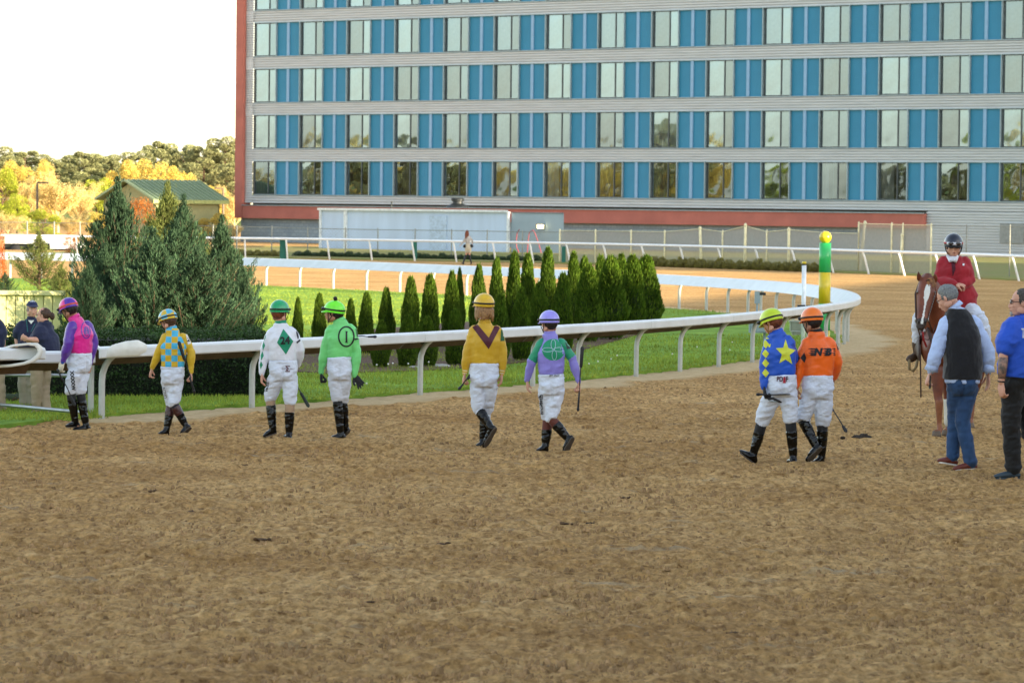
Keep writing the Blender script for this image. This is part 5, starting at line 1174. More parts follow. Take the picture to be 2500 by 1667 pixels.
def person(label, F_, P, head, top, bottom, feet, hands, group=None, vox=1.0, bw=1.0, bd=1.0, belly=0.0, skin=SKIN, hair=None, headgear=None, gloves=None, extra=None, armr=1.0, legr=1.0, torso_w=None):
    sc = F_.sc; f = F_.f; e = empty('person', tuple(F_.base + F_.sink), label, 'person', group)
    P = {k: (F_.J(*v) if not isinstance(v, np.ndarray) else v) for k, v in P.items()}
    _l = nrm(P['sR'] - P['sL']); _in = sc * .034 * armr; P['sL'] = P['sL'] + _l * _in - np.array([0, 0, .022 * sc]); P['sR'] = P['sR'] - _l * _in - np.array([0, 0, .022 * sc])
    sm = (P['sL'] + P['sR']) / 2; lat_s = nrm(P['sR'] - P['sL']); lat_h = nrm(P['hR'] - P['hL']) if np.linalg.norm(P['hR'] - P['hL']) > .03 else lat_s
    hs = np.linalg.norm(P['sR'] - P['sL']) / 2; up = nrm(sm - P['pe']); pe, wa, nk = P['pe'], P['wa'], P['nk']
    W = torso_w or (.130, .128, .125, .136, .150)
    def rings(off=0.0, keys=None, wmul=1.0):
        L_ = [(pe - up * .10 * sc, .105 * sc, .10 * sc, lat_h), (pe, W[0] * sc * bw, .122 * sc * bd, lat_h), ((pe + wa) / 2, W[1] * sc * bw, .112 * sc * bd * (1 + belly), lat_h), (wa, W[2] * sc * bw, .103 * sc * bd * (1 + belly * 1.4), lat_s),
              (wa + (sm - wa) * .35, W[3] * sc * bw, .108 * sc * bd * (1 + belly * .8), lat_s), (wa + (sm - wa) * .7, W[4] * sc * bw, .118 * sc * bd, lat_s), (sm - up * .01 * sc, hs * .98, .098 * sc * bd, lat_s), (sm - up * .02 * sc + (nk - sm) * .55, hs * .66, .078 * sc, lat_s), (nk - up * .022 * sc, .074 * sc, .068 * sc, lat_s), (nk, .060 * sc, .060 * sc, lat_s)]
        out = []; th = np.linspace(0, 2 * math.pi, 22, endpoint=False)
        for i, (c, w_, d_, la) in enumerate(L_):
            if keys and i not in keys: continue
            dp = nrm(np.cross(up, la)); cs = np.cos(th); sn = np.sin(th); px_ = np.sign(cs) * np.abs(cs) ** .85; py_ = np.sign(sn) * np.abs(sn) ** .85
            out.append(c + np.outer(px_ * (w_ * wmul + off), la) + np.outer(py_ * (d_ * wmul + off), dp))
        return loft(out)
    ar = np.array([.052, .047, .041, .040, .027]) * sc * armr; lr_ = np.array([.088, .078, .054, .052, .048, .033]) * sc * legr
    def arm(S, off=(0, 0, 0, 0, 0), upto=1.0):
        s0, e0, w0 = P['s' + S], P['e' + S], P['w' + S]; o = np.array(off)
        return tube([s0, s0 + (e0 - s0) * .5, e0, e0 + (w0 - e0) * .35, w0], ar + o, 12)
    def leg(S, r, a=0.0, b_=2.0):
        pts = [P['h' + S], (P['h' + S] + P['k' + S]) / 2, P['k' + S], P['k' + S] + (P['a' + S] - P['k' + S]) * .3, P['k' + S] + (P['a' + S] - P['k' + S]) * .6, P['a' + S]]; return tube(pts, r, 12)
    # ---- the body, one continuous figure
    hc = F_.J(*head['c']) if not isinstance(head['c'], np.ndarray) else head['c']; Rm = headframe(head.get('f', f), None, head.get('pitch', 0), head.get('roll', 0)); hsz = sc * head.get('s', 1.0)
    prim = [rings(-.030 * sc)] + [arm('L'), arm('R')] + [leg('L', lr_ * [.7, .78, .85, .88, .88, .88]), leg('R', lr_ * [.7, .78, .85, .88, .88, .88])] + [tube([nk - up * .03, nk + (hc - nk) * .4, ldt(hc, Rm, (0, -.02, -.03), hsz)], np.array([.058, .052, .056]) * sc, 12)]
    for S in 'LR': prim += foot_prims(P['x' + S], P['t' + S], P['a' + S], .85, sc)[0]
    ms = [fuse(prim, .012 * vox, 3)]; hm = fuse(head_prims(hc, Rm, hsz), .0062 * vox, 2); ms.append(hm)
    for S in 'LR':
        h_ = hands.get(S)
        if h_ is None: continue
        tip = F_.J(*h_['tip']); sg = 1 if S == 'L' else -1; med = h_.get('n', lat_s * sg); med = np.array(med, float)
        ms.append(fuse(hand(P['w' + S], tip, np.array(h_.get('f', f), float), med, h_.get('curl', .5), sc * h_.get('s', 1), 0, h_.get('spread', 0)), .0046 * vox, 1))
        if gloves and S in gloves:
            gm_ = fuse(hand(P['w' + S], tip, np.array(h_.get('f', f), float), med, h_.get('curl', .5), sc * h_.get('s', 1) * 1.02, .0028, h_.get('spread', 0)), .0046 * vox, 1); gm_.materials.append(gloves[S]); link('glove', gm_, e)
    link('body', joinme('body', ms, [skin]), e)
    if not headgear or headgear.get('face', True):
        for q in (-1, 1):
            V, F = ell(ldt(hc, Rm, (q * .030, .0825, .004), hsz), np.diag(np.array([.012, .007, .007]) * hsz) @ Rm, 8); ey = link('eye', npmesh('eye', V, F, mat('eye_white', '#c9c2ba', .3), True), e)
            V, F = ell(ldt(hc, Rm, (q * .030, .088, .004), hsz), np.diag(np.array([.005, .003, .005]) * hsz) @ Rm, 8); link('iris', npmesh('iris', V, F, mat('iris_dark', '#2a1c12', .3), True), ey)
            V, F = tube([ldt(hc, Rm, (q * a, b_, c_), hsz) for a, b_, c_ in ((.014, .091, .022), (.032, .090, .028), (.048, .078, .022))], [.0035 * hsz] * 3, 6); link('eyebrow', npmesh('eyebrow', V, F, hair['m'] if hair else BLK, True), e)
        V, F = ell(ldt(hc, Rm, (0, .0985, -.062), hsz), np.diag(np.array([.022, .006, .0045]) * hsz) @ Rm, 8); link('lips', npmesh('lips', V, F, mat('lip', '#96564a', .5), True), e)
    if hair:
        k_ = hair.get('kind', 'short'); pr = [ell(ldt(hc, Rm, (0, -.024, .030 if k_ != 'nape' else .0), hsz), np.diag(np.array([.080, .096, .088 if k_ != 'nape' else .082]) * hsz) @ Rm, 14)]
        if k_ == 'short': pr.append(ell(ldt(hc, Rm, (0, -.016, .056), hsz), np.diag(np.array([.078, .078, .070]) * hsz) @ Rm, 14))
        if k_ in ('long', 'girl'):
            for i in range(26):
                a = math.pi * (1.0 + (i / 25 - .5) * 1.15); x = math.sin(a) * .082; y_ = math.cos(a) * .088; L_ = hair.get('len', .14) * (.8 + .35 * math.sin(i * 2.1) ** 2 + .2 * math.sin(i * .9))
                pr.append(tube([ldt(hc, Rm, (x * .9, y_ * .9, .02), hsz), ldt(hc, Rm, (x * 1.08, y_ * 1.05, -.04), hsz), ldt(hc, Rm, (x * 1.12, y_ * 1.12, -.04 - L_ * .5), hsz), ldt(hc, Rm, (x * 1.25 + .01 * math.sin(i * 3.3), y_ * 1.1, -.04 - L_), hsz)], np.array([.018, .017, .012, .003]) * hsz, 6))
        if k_ == 'bun': pr.append(ell(ldt(hc, Rm, (0, -.135, -.01), hsz), np.diag(np.array([.035, .04, .06]) * hsz) @ Rm, 10)); pr.append(ell(ldt(hc, Rm, (0, -.1, .03), hsz), np.diag(np.array([.03, .03, .03]) * hsz) @ Rm, 10))
        hm_ = fuse(pr, .0065 * vox, 1); v = getv(hm_); wrinkle(hm_, .0035, (60, 60, 12), 3, 2)
        hm_.materials.append(hair['m']); link('hair', hm_, e)
    # ---- clothes
    out = {}
    to = top.get('off', .012) * sc
    col_keys = top.get('keys', (3, 4, 5, 6, 7, 8, 9)); tp = [rings(to, col_keys)]
    so_ = np.array(top.get('so', (.011, .010, .011, .010, .005))) * sc
    slm = top.get('sleeve'); kind = top.get('kind', 'long'); sv = .0105 * vox
    def sleeve(S):
        s0, e0, w0 = P['s' + S], P['e' + S], P['w' + S]; s00 = s0 - lat_s * (.02 * sc if S == 'R' else -.02 * sc) * 0
        if kind == 'short': m_ = s0 + (e0 - s0) * .62; return tube([s00, s0 + (e0 - s0) * .3, m_], [ar[0] + so_[0] * 1.5, ar[0] + so_[0] * 1.7, ar[1] + so_[0] * 2.0], 14)
        c_ = top.get('cuff', 1.0); w1 = e0 + (w0 - e0) * c_
        return tube([s00, s0 + (e0 - s0) * .5, e0, e0 + (w1 - e0) * .4, e0 + (w1 - e0) * .85, w1], [ar[0] + so_[0], ar[1] + so_[1], ar[2] + so_[2], ar[3] + so_[3], ar[4] + so_[4] * 1.6, ar[4] + so_[4]], 14)
    if kind != 'none' and not slm: tp += [sleeve('L'), sleeve('R')]
    if top.get('skirt'): # jacket skirts
        tp.append(top['skirt'](F_, P))
    j = fuse(tp, sv, 4); wrinkle(j, top.get('wr', .006) * sc, top.get('ws', (9, 9, 14)), 5)
    ml = top['m'] if isinstance(top['m'], list) else [top['m']]
    for m_ in ml: j.materials.append(m_)
    if top.get('pick'): 
        j.polygons.foreach_set('material_index', np.array([top['pick'](np.array(p.center), P) for p in j.polygons], np.int32))
    out['jersey'] = link(top.get('name', 'jersey'), j, e)
    if kind != 'none' and slm:
        for S in 'LR':
            s_ = fuse([sleeve(S)], sv, 3); wrinkle(s_, .0055 * sc, (8, 8, 22), 9)
            ms_ = slm[S] if isinstance(slm, dict) else slm
            ms_ = ms_ if isinstance(ms_, list) else [ms_]
            for m_ in ms_: s_.materials.append(m_)
            if len(ms_) > 1:
                s0, e0, w0 = P['s' + S], P['e' + S], P['w' + S]; cut = top.get('cut', .95)
                def tt_(p): return np.dot(p - s0, e0 - s0) / np.dot(e0 - s0, e0 - s0)
                s_.polygons.foreach_set('material_index', np.array([1 if tt_(np.array(p.center)) > cut else 0 for p in s_.polygons], np.int32))
            out['sleeve' + S] = link('sleeve', s_, e)
    if top.get('collar'):
        cm = top['collar']; V, F = tube([nk - up * .018 * sc, nk + (hc - nk) * .22], np.array([.070, .063]) * sc, 16, False); link('collar', npmesh('collar', V, F, cm, True), e)
    # trousers
    bt = bottom['kind']; bo = []
    bo.append(rings(.014 * sc * bottom.get('loose', 1), (0, 1, 2, 3) if bottom.get('waist', True) else (0, 1, 2)))
    for S in 'LR':
        h0, k0, a0 = P['h' + S], P['k' + S], P['a' + S]
        if bt == 'breeches':
            cu = bottom.get('cuff' + S, .2); c1 = k0 + (a0 - k0) * cu
            bo.append(tube([h0, h0 + (k0 - h0) * .4, h0 + (k0 - h0) * .8, k0 + (c1 - k0) * .35, c1 + (k0 - c1) * .12, c1], np.array([.092, .088, .077, .069, .064, .053]) * sc * .96 * bottom.get('r', 1), 16))
        elif bt == 'shorts': bo.append(tube([h0, h0 + (k0 - h0) * .45], np.array([.1, .095]) * sc, 12))
        else:
            bo.append(tube([h0, h0 + (k0 - h0) * .5, k0, k0 + (a0 - k0) * .5, a0 + (k0 - a0) * .02, a0 + (a0 - k0) * .03], np.array([.100, .090, .074, .068, .064, .067]) * sc * bottom.get('r', 1) * (bw ** .7), 16))
    b_ = fuse(bo, .0105 * vox, 3); wrinkle(b_, bottom.get('wr', .010) * sc, bottom.get('ws', (8, 8, 17)), 15); 
    if bt in ('breeches', 'trousers') and not np.dot(f, [0, -1, 0]) > .5:
        v = getv(b_); r_ = v - pe; s1 = r_ @ lat_h; t1 = r_ @ up; dpp = nrm(np.cross(up, lat_h)); dpp = dpp if dpp[1] < 0 else -dpp
        k1 = np.exp(-(s1 / (.016 * sc)) ** 2) * np.clip((t1 + .19 * sc) / .04, 0, 1) * np.clip((.05 * sc - t1) / .05, 0, 1) * ((r_ @ dpp) > 0)
        k2 = sum(np.exp(-((s1 - q * .065 * sc) / (.06 * sc)) ** 2 - ((t1 + .035 * sc) / (.07 * sc)) ** 2) for q in (-1, 1)) * ((r_ @ dpp) > 0)
        k3 = np.exp(-((t1 + .115 * sc) / (.014 * sc)) ** 2) * np.clip(1 - np.abs(np.abs(s1) - .06 * sc) / (.06 * sc), 0, 1) * ((r_ @ dpp) > 0)
        setv(b_, v + np.outer(-.016 * sc * k1 + .018 * sc * k2 - .012 * sc * k3, dpp))
    b_.materials.append(bottom['m']); out['pants'] = link(bottom.get('name', 'breeches'), b_, e)
    # belt / waistband
    if bt == 'breeches' and bottom.get('waist', True):
        wb = fuse([loft([wa_c + np.outer(np.cos(q_) * (W[2] * bw + .020) * sc, lat_s) + np.outer(np.sin(q_) * (.103 * bd + .020) * sc, nrm(np.cross(up, lat_s))) for wa_c, q_ in ((wa - up * .034 * sc, np.linspace(0, 2 * math.pi, 24, endpoint=False)), (wa + up * .002 * sc, np.linspace(0, 2 * math.pi, 24, endpoint=False)))])], .009 * vox, 1)
        wb.materials.append(bottom['m']); out['band'] = link('waistband', wb, e)
    # feet
    for S in 'LR':
        k0, a0, x0, t0 = P['k' + S], P['a' + S], P['x' + S], P['t' + S]
        ft, (d, u_, s_, L_) = foot_prims(x0, t0, a0, 1.05, sc)
        if feet['kind'] == 'boots':
            b0 = feet.get('top' + S, .3); c0 = k0 + (a0 - k0) * b0
            sh = [tube([c0, c0 + (a0 - c0) * .3, c0 + (a0 - c0) * .7, a0, x0 + d * .035 * sc + u_ * .03 * sc], np.array([.058, .057, .047, .040, .036]) * sc, 14)]
            m1 = fuse(sh + ft, .0085 * vox, 2); wrinkle(m1, .003 * sc, (10, 10, 30), 4); ml = feet['m'] if isinstance(feet['m'], list) else [feet['m']]
            for m_ in ml: m1.materials.append(m_)
            if len(ml) > 1: m1.polygons.foreach_set('material_index', np.array([1 if np.dot(np.array(p.center) - c0, a0 - c0) / np.dot(a0 - c0, a0 - c0) < feet.get('split', .25) else 0 for p in m1.polygons], np.int32))
            bt_ = link('boot', m1, e)
            V, F = tube([k0 + (a0 - k0) * .0, c0 + (a0 - c0) * .08], np.array([.056, .0545]) * sc, 14); link('sock', npmesh('sock', V, F, feet['sock'], True), e)
        else:
            m1 = fuse(ft + ([tube([a0, x0 + d * .04 * sc + u_ * .035 * sc], np.array([.038, .036]) * sc, 12)] if feet.get('high') else []), .0085 * vox, 2); m1.materials.append(feet['m']); bt_ = link('shoe', m1, e)
            if feet.get('sock'): V, F = tube([a0 + (k0 - a0) * .1, x0 + d * .04 * sc + u_ * .04 * sc], np.array([.037, .038]) * sc, 12); link('sock', npmesh('sock', V, F, feet['sock'], True), e)
        rg_ = []
        for q in np.linspace(0, 1, 9):
            w_ = np.interp(q, [0, .15, .4, .7, .9, 1], [.016, .033, .030, .043, .036, .012]) * sc; c = x0 + d * (L_ * q - .004) ; rg_.append(np.array([c + s_ * w_ - u_ * .006, c - s_ * w_ - u_ * .006, c - s_ * w_ + u_ * .008, c + s_ * w_ + u_ * .008]))
        V, F = loft(rg_); link('sole', npmesh('sole', V, F, feet.get('sole', SOLE)), bt_)
    if headgear and headgear['kind'] == 'helmet':
        kw = {k: v for k, v in headgear.items() if k not in ('kind', 'face', 'f', 'c', 'pitch', 'roll', 's')}
        out['helmet'] = helmet(e, hc, Rm, hsz * headgear.get('s', 1.0), **kw)
    if headgear and headgear['kind'] == 'cap':
        V = []; F = []; n = 24
        for i in range(8):
            th = max(.03, R(88) * i / 7)
            for j in range(n): az = 2 * math.pi * j / n; V.append(ldt(hc, Rm, (math.sin(az) * math.sin(th) * .084, math.cos(az) * math.sin(th) * .102 - .01, math.cos(th) * .085 + .05), hsz))
        for i in range(7):
            for j in range(n): a = i * n + j; b2 = i * n + (j + 1) % n; F.append([a, b2, b2 + n, a + n])
        F.append(list(range(n))[::-1]); cp_ = link('cap', npmesh('cap', V, F, headgear['m'], True), e)
        rg_ = []
        for az in np.linspace(-.95, .95, 11):
            b0 = np.array([math.sin(az) * .084, math.cos(az) * .102 - .01, .053]); dv = np.array([math.sin(az) * .25, 1, -.22]) * .06 * math.cos(az) ** .5; rg_.append(np.array([ldt(hc, Rm, q, hsz) for q in (b0 + [0, 0, .004], b0 + dv + [0, 0, .002], b0 + dv - [0, 0, .002], b0 - [0, 0, .003])]))
        V, F = loft(rg_); link('peak', npmesh('peak', V, F, headgear['m'], True), cp_)
    out['e'] = e; out['P'] = P; out['hc'] = hc; out['Rm'] = Rm; out['up'] = up; out['lat'] = lat_s
    return out

def bvh_of(ob):
    me = ob.data; V = getv(me); return BVHTree.FromPolygons([tuple(v) for v in V], [tuple(p.vertices) for p in me.polygons])
def decal(name, F_, targets, polys, m, parent, lift=.0035, sub=3):
    """flat print: outline read in the picture, laid onto the cloth it is printed on"""
    T_ = [bvh_of(t) for t in targets]; V = []; F = []
    for poly in polys:
        if isinstance(poly, tuple): vs_, tris = poly
        else: vs_ = [tuple(p) for p in poly]; tris = tessellate_polygon([[Vector((p[0], p[1], 0)) for p in vs_]])
        vs_ = [np.array(v, float) for v in vs_]; tris = [tuple(t) for t in tris]
        for _ in range(sub):
            nt_ = []; cache_ = {}
            def mid(a, b_):
                k = (min(a, b_), max(a, b_))
                if k not in cache_: vs_.append((vs_[a] + vs_[b_]) / 2); cache_[k] = len(vs_) - 1
                return cache_[k]
            for a, b_, c in tris: ab, bc, ca = mid(a, b_), mid(b_, c), mid(c, a); nt_ += [(a, ab, ca), (ab, b_, bc), (ca, bc, c), (ab, bc, ca)]
            tris = nt_
        o = len(V); ok = []
        for p in vs_:
            d = nrm(ray(F_.fr[0] + p[0] / F_.fr[2], F_.fr[1] + p[1] / F_.fr[2])); org = CAM - F_.base; best = None
            for t in T_:
                h_ = t.ray_cast(Vector(org), Vector(d))
                if h_[0] is not None and (best is None or h_[3] < best[1]): best = (h_[0], h_[3])
            if best is None: V.append((0, 0, 0)); ok.append(False)
            else: V.append(tuple(org + d * (best[1] - lift))); ok.append(True)
        F += [[a + o, b_ + o, c + o] for a, b_, c in tris if ok[a] and ok[b_] and ok[c]]
    if not F: return None
    Va = np.array(V); Fg = [f for f in F if max(np.linalg.norm(Va[f[0]] - Va[f[1]]), np.linalg.norm(Va[f[1]] - Va[f[2]]), np.linalg.norm(Va[f[0]] - Va[f[2]])) < .12]
    used = sorted({i for f in Fg for i in f}); mp = {a: i for i, a in enumerate(used)}
    return link(name, npmesh(name, Va[used], [[mp[i] for i in f] for f in Fg], m, True), parent)
def text_poly(s, cx, cy, hgt, ang=0.0, bold=.02, sx=1.0, shear=0.0):
    c = bpy.data.curves.new('t', 'FONT'); c.body = s; c.size = 1; c.offset = bold; c.align_x = 'CENTER'; c.align_y = 'CENTER'; c.shear = shear; c.resolution_u = 3
    o = bpy.data.objects.new('t', c); WORK.collection.objects.link(o); WORK.view_layers[0].update(); dg = WORK.view_layers[0].depsgraph; dg.update(); me = bpy.data.meshes.new_from_object(o.evaluated_get(dg)); bpy.data.objects.remove(o)
    V = getv(me); tris = []
    for p in me.polygons:
        v = list(p.vertices)
        for i in range(1, len(v) - 1): tris.append((v[0], v[i], v[i + 1]))
    ca, sa = math.cos(ang), math.sin(ang); k = hgt / .72; bpy.data.meshes.remove(me)
    return ([(cx + (x * sx * ca + y * sa) * k, cy + (x * sx * sa - y * ca) * k) for x, y, _ in V], tris)
def ringpoly(cx, cy, rx, ry, tw, n=28, rot=0.0):
    V = []; T_ = []
    for q in np.linspace(0, 2 * math.pi, n, endpoint=False):
        for k in (1, -1):
            x = (rx + k * tw) * math.cos(q); y_ = (ry + k * tw) * math.sin(q); V.append((cx + x * math.cos(rot) - y_ * math.sin(rot), cy + x * math.sin(rot) + y_ * math.cos(rot)))
    for i in range(n): a, b_, c, d = 2 * i, 2 * i + 1, 2 * ((i + 1) % n), 2 * ((i + 1) % n) + 1; T_ += [(a, b_, c), (b_, d, c)]
    return (V, T_)
def disc(cx, cy, rx, ry, n=24): return [(cx + rx * math.cos(q), cy + ry * math.sin(q)) for q in np.linspace(0, 2 * math.pi, n, endpoint=False)]
def whip(F_, pts, label, dz=None, flap=None, hm=None, r=.006, flapm=None):
    """pts (x,y,dz) from handle end to tip"""
    W_ = [F_.J(*p) + F_.base for p in pts]; o = W_[0]; e = empty('riding_whip', tuple(o), label, 'whip', 'riding whips carried by the jockeys'); Q = [w_ - o for w_ in W_]
    HM = hm or mat('whip_black', '#131317', .5); d = Q[-1] - Q[0]; L_ = np.linalg.norm(d)
    V, F = tube([Q[0], Q[0] + d * .28], [.0115, .0095], 8); link('handle', npmesh('handle', V, F, HM, True), e); V, F = tube([Q[0] - nrm(d) * .005, Q[0] + nrm(d) * .012], [.0155, .0155], 8); link('pommel', npmesh('pommel', V, F, HM, True), e)
    V, F = tube([Q[0] + d * .28, Q[-1]] if len(Q) == 2 else [Q[0] + d * .28] + Q[1:], [r] * (2 if len(Q) == 2 else len(Q)), 8); link('shaft', npmesh('shaft', V, F, HM, True), e)
    if flap: V, F = tube([Q[-1] - d * flap, Q[-1]], [.016, .02], 10, True, .3); link('flap', npmesh('flap', V, F, flapm or HM, True), e)
    return e
F1, F2, F3, F4, F5, F6 = (0, 680, 3.92), (560, 680, 3.734), (1080, 680, 3.5625), (1760, 720, 3.647), (2160, 540, 4.9), (2160, 840, 4.356)
JG = 'jockeys walking away across the track'
HBR = mat('hair_brown', '#4a2f1c', .6, var=.3, vs=30); HDK = mat('hair_dark', '#1f1510', .6, var=.3, vs=30); HGR = mat('hair_grey', '#8a8d8c', .7, var=.25, vs=60, col2='#5a5e60'); HLB = mat('hair_light_brown', '#a9804e', .5, var=.35, vs=60, col2='#6a4626'); HRD = mat('hair_auburn', '#6e3418', .6, var=.3, vs=20)
# ---- A: pink and purple
A = Fig(F1, (785, 1450), .95, (-.66, .75))
PK = fabric('silk_pink', '#e01a8e', .35, .5, .3, .06, 16); PU = fabric('silk_purple', '#5a2b9e', .3, .6, .3, .12, 14)
o = person('jockey in pink silks with purple sleeves and pink-purple helmet', A, dict(nk=(720, 352), sL=(672, 436, -.11), sR=(852, 424, .1), eL=(655, 610, -.13), wL=(603, 790, -.10), eR=(893, 590, .10), wR=(860, 800, .06), wa=(772, 700), pe=(755, 800), hL=(722, 870, -.05), hR=(790, 870, .05), kL=(672, 1045, -.05), kR=(765, 1060, .02), aL=(722, 1360, .02), aR=(822, 1385, .0), xL=(758, 1408, .02), tL=(632, 1408, .02), xR=(862, 1440, 0), tR=(702, 1448, -.05)),
    dict(c=(660, 283, -.01), f=(-.8, .6), pitch=.42), dict(m=PK, sleeve=PU, collar=PK, so=(.022, .026, .026, .022, .006), wr=.006, off=.016), dict(kind='breeches', m=BRW, cuffL=.13, cuffR=.13, r=1.06), dict(kind='boots', m=BOOT, sock=BLK, topL=.32, topR=.32),
    dict(L=dict(tip=(560, 905, -.08), curl=1.0), R=dict(tip=(845, 935, .04), curl=.8)), JG, hair=dict(m=HDK, kind='nape'), skin=SKT, gloves={'L': mat('cream_glove', '#d8cdb2', .8)},
    headgear=dict(kind='helmet', m=mat('cap_purple', '#5526a0', .3, coat=.3), m2=mat('cap_pink', '#e0208c', .3, coat=.3), strap=mat('strap_coral', '#d4502c', .6), gogg=STRAPB, pick=lambda p: 1 if (math.atan2(p[0], p[1]) // (math.pi / 3)) % 2 == 0 else 0))
decal('emblem', A, [o['jersey']], [ringpoly(822, 482, 42, 78, 5, rot=-.1), ringpoly(828, 492, 22, 44, 4, rot=-.1), text_poly('B', 828, 492, 56, .1, .03)], PU, o['jersey'])
decal('leg_print', A, [o['pants']], [text_poly('XXXXW', 695, 965, 34, R(84), .05)], PRINT, o['pants'], .006, 1)
decal('cuff_band', A, [o['sleeveL'], o['sleeveR']], [[(578, 775), (628, 795), (620, 815), (572, 795)]], mat('cuff_blue', '#1f4fa8', .6), o['sleeveL'], .004, 2)
whip(A, [(555, 880, -.12), (600, 960, -.14), (650, 1060, -.16), (712, 1205, -.17)], 'long black whip hanging from the cream glove of the jockey in pink', flap=.25)
# ---- B: blue and yellow checks
B = Fig(F1, (1570, 1492), .93, (-.25, 1))
SKY_, MUS = '#41aed6', '#d0aa1c'
def checkmat(name, c1, c2, s, org, rz=0.0):
    m = fabric(name, c1, .6, .5); nt = m.node_tree; L = nt.links; b = nt.nodes['Principled BSDF']; tc = N(nt, 'ShaderNodeTexCoord'); sx = N(nt, 'ShaderNodeSeparateXYZ'); L.new(tc.outputs['Object'], sx.inputs[0]); cx = N(nt, 'ShaderNodeCombineXYZ')
    for i, k in ((0, 0), (2, 1)):
        a = N(nt, 'ShaderNodeMath', _operation='ADD'); a.inputs[1].default_value = 10 * s - org[k]; L.new(sx.outputs[i], a.inputs[0]); L.new(a.outputs[0], cx.inputs[k])
    ck = N(nt, 'ShaderNodeTexChecker', Scale=1 / s); ck.inputs['Color1'].default_value = lin(c1); ck.inputs['Color2'].default_value = lin(c2); cx.inputs[2].default_value = s * .5; L.new(cx.outputs[0], ck.inputs['Vector']); L.new(ck.outputs['Color'], b.inputs['Base Color']); return m
c0 = B.J(1650, 600); CK = checkmat('silk_checks', SKY_, MUS, .069, (c0[0], c0[2])); MY = fabric('silk_mustard', MUS, .6, .5)
o = person('jockey in blue and yellow checked silks with yellow sleeves', B, dict(nk=(1645, 462), sL=(1563, 532), sR=(1782, 538), eL=(1522, 690, .03), wL=(1455, 845, .08), eR=(1830, 690, .0), wR=(1828, 885, -.02), wa=(1652, 832), pe=(1652, 915), hL=(1610, 950), hR=(1695, 950), kL=(1640, 1180, .1), kR=(1660, 1180, -.03), aL=(1595, 1425, .05), aR=(1775, 1388, -.02), xL=(1612, 1488, .05), tL=(1515, 1486, .03), xR=(1825, 1412, -.06), tR=(1735, 1498, -.04)),
    dict(c=(1610, 392), f=(-.75, .66), pitch=.38), dict(m=CK, sleeve=MY, collar=fabric('silk_sky', SKY_, .6)), dict(kind='breeches', m=BRW, cuffL=.12, cuffR=.05), dict(kind='boots', m=[BOOT, mat('boot_maroon', '#3b1114', .4, bump=.4, coat=.3)], split=.42, sock=fabric('sock_navy', '#141826'), topL=.12, topR=.18),
    dict(L=dict(tip=(1430, 935, .1), curl=1.1), R=dict(tip=(1832, 990, -.02), curl=1.4)), JG, hair=dict(m=HBR, kind='nape'), skin=SKP,
    headgear=dict(kind='helmet', m=mat('cap_yellow_b', '#d8b322', .35, coat=.2), m2=mat('cap_sky_b', '#52b2d6', .35, coat=.2), strap=STRAPB, gogg=STRAPB, pick=lambda p: (int(math.floor(math.atan2(p[0], p[1]) / (math.pi / 4))) + int(p[2] > .06)) % 2))
decal('leg_print', B, [o['pants']], [text_poly('ACIVO', 1572, 1080, 30, R(80), .0, .9)], PRINT, o['pants'], .006, 1)
ab = decal('arm_number_cloth', B, [o['sleeveR']], [[(1778, 520), (1812, 535), (1828, 610), (1798, 618)]], mat('cloth_white', '#e4e4e0', .8), o['sleeveR'], .004, 3); decal('arm_number', B, [o['sleeveR']], [text_poly('2', 1806, 572, 38, .2, .04)], PRINT, o['sleeveR'], .008, 1)
whip(B, [(1858, 1080, -.1), (1830, 950, -.1), (1775, 800, -.2), (1715, 615, -.2)], 'black and green whip held upright behind the checked jockey', flap=.34)
# ---- C: white with green diamond 24
C_ = Fig(F2, (530, 1462), .97, (.05, 1))
WS = fabric('silk_white', '#dfe2ec', .5, .7, .1, .03, 16); GR_ = mat('print_green', '#0a8a66', .6, var=.03); GRC = fabric('silk_green', '#0a8a66')
o = person('jockey in white silks with green diamond numbered 24 and green helmet', C_, dict(nk=(468, 392), sL=(368, 462), sR=(592, 455), eL=(322, 640, .0), wL=(298, 850, -.02), eR=(648, 640, .03), wR=(622, 775, .16), wa=(487, 735), pe=(492, 835), hL=(428, 890), hR=(556, 885), kL=(372, 1070, .08), kR=(552, 1100, -.02), aL=(396, 1355, .05), aR=(545, 1392, -.02), xL=(428, 1398, .05), tL=(318, 1432, .06), xR=(543, 1462, -.08), tR=(508, 1448, .13)),
    dict(c=(458, 297), f=(.45, .9), pitch=.1, s=1.02), dict(m=WS, collar=GRC, so=(.012, .013, .014, .014, .008), wr=.006), dict(kind='breeches', m=BRW, cuffL=.1, cuffR=.13, r=1.08), dict(kind='boots', m=BOOT, sock=fabric('sock_beige', '#a58a70'), topL=.28, topR=.38),
    dict(L=dict(tip=(292, 995, -.02), curl=.6), R=dict(tip=(600, 870, .2), curl=1.0)), JG, hair=dict(m=HRD, kind='nape'), skin=SKP, torso_w=(.150, .148, .145, .150, .158),
    headgear=dict(kind='helmet', m=mat('cap_green', '#0e9c60', .3, coat=.3), strap=STRAPB, gogg=STRAPB))
decal('diamond', C_, [o['jersey']], [[(492, 446), (583, 560), (516, 680), (434, 572)]], GR_, o['jersey'], .003, 3); decal('number', C_, [o['jersey']], [text_poly('24', 508, 556, 66, -.06, .045, .95)], PRINT, o['jersey'], .007, 1)
decal('sleeve_diamonds', C_, [o['jersey']], [[(332, 470), (330, 530), (315, 560), (310, 500)], [(313, 560), (326, 600), (305, 645), (300, 600)], [(300, 650), (314, 690), (290, 735), (284, 690)], [(288, 738), (305, 775), (285, 815), (276, 775)]], GR_, o['jersey'], .004, 2)
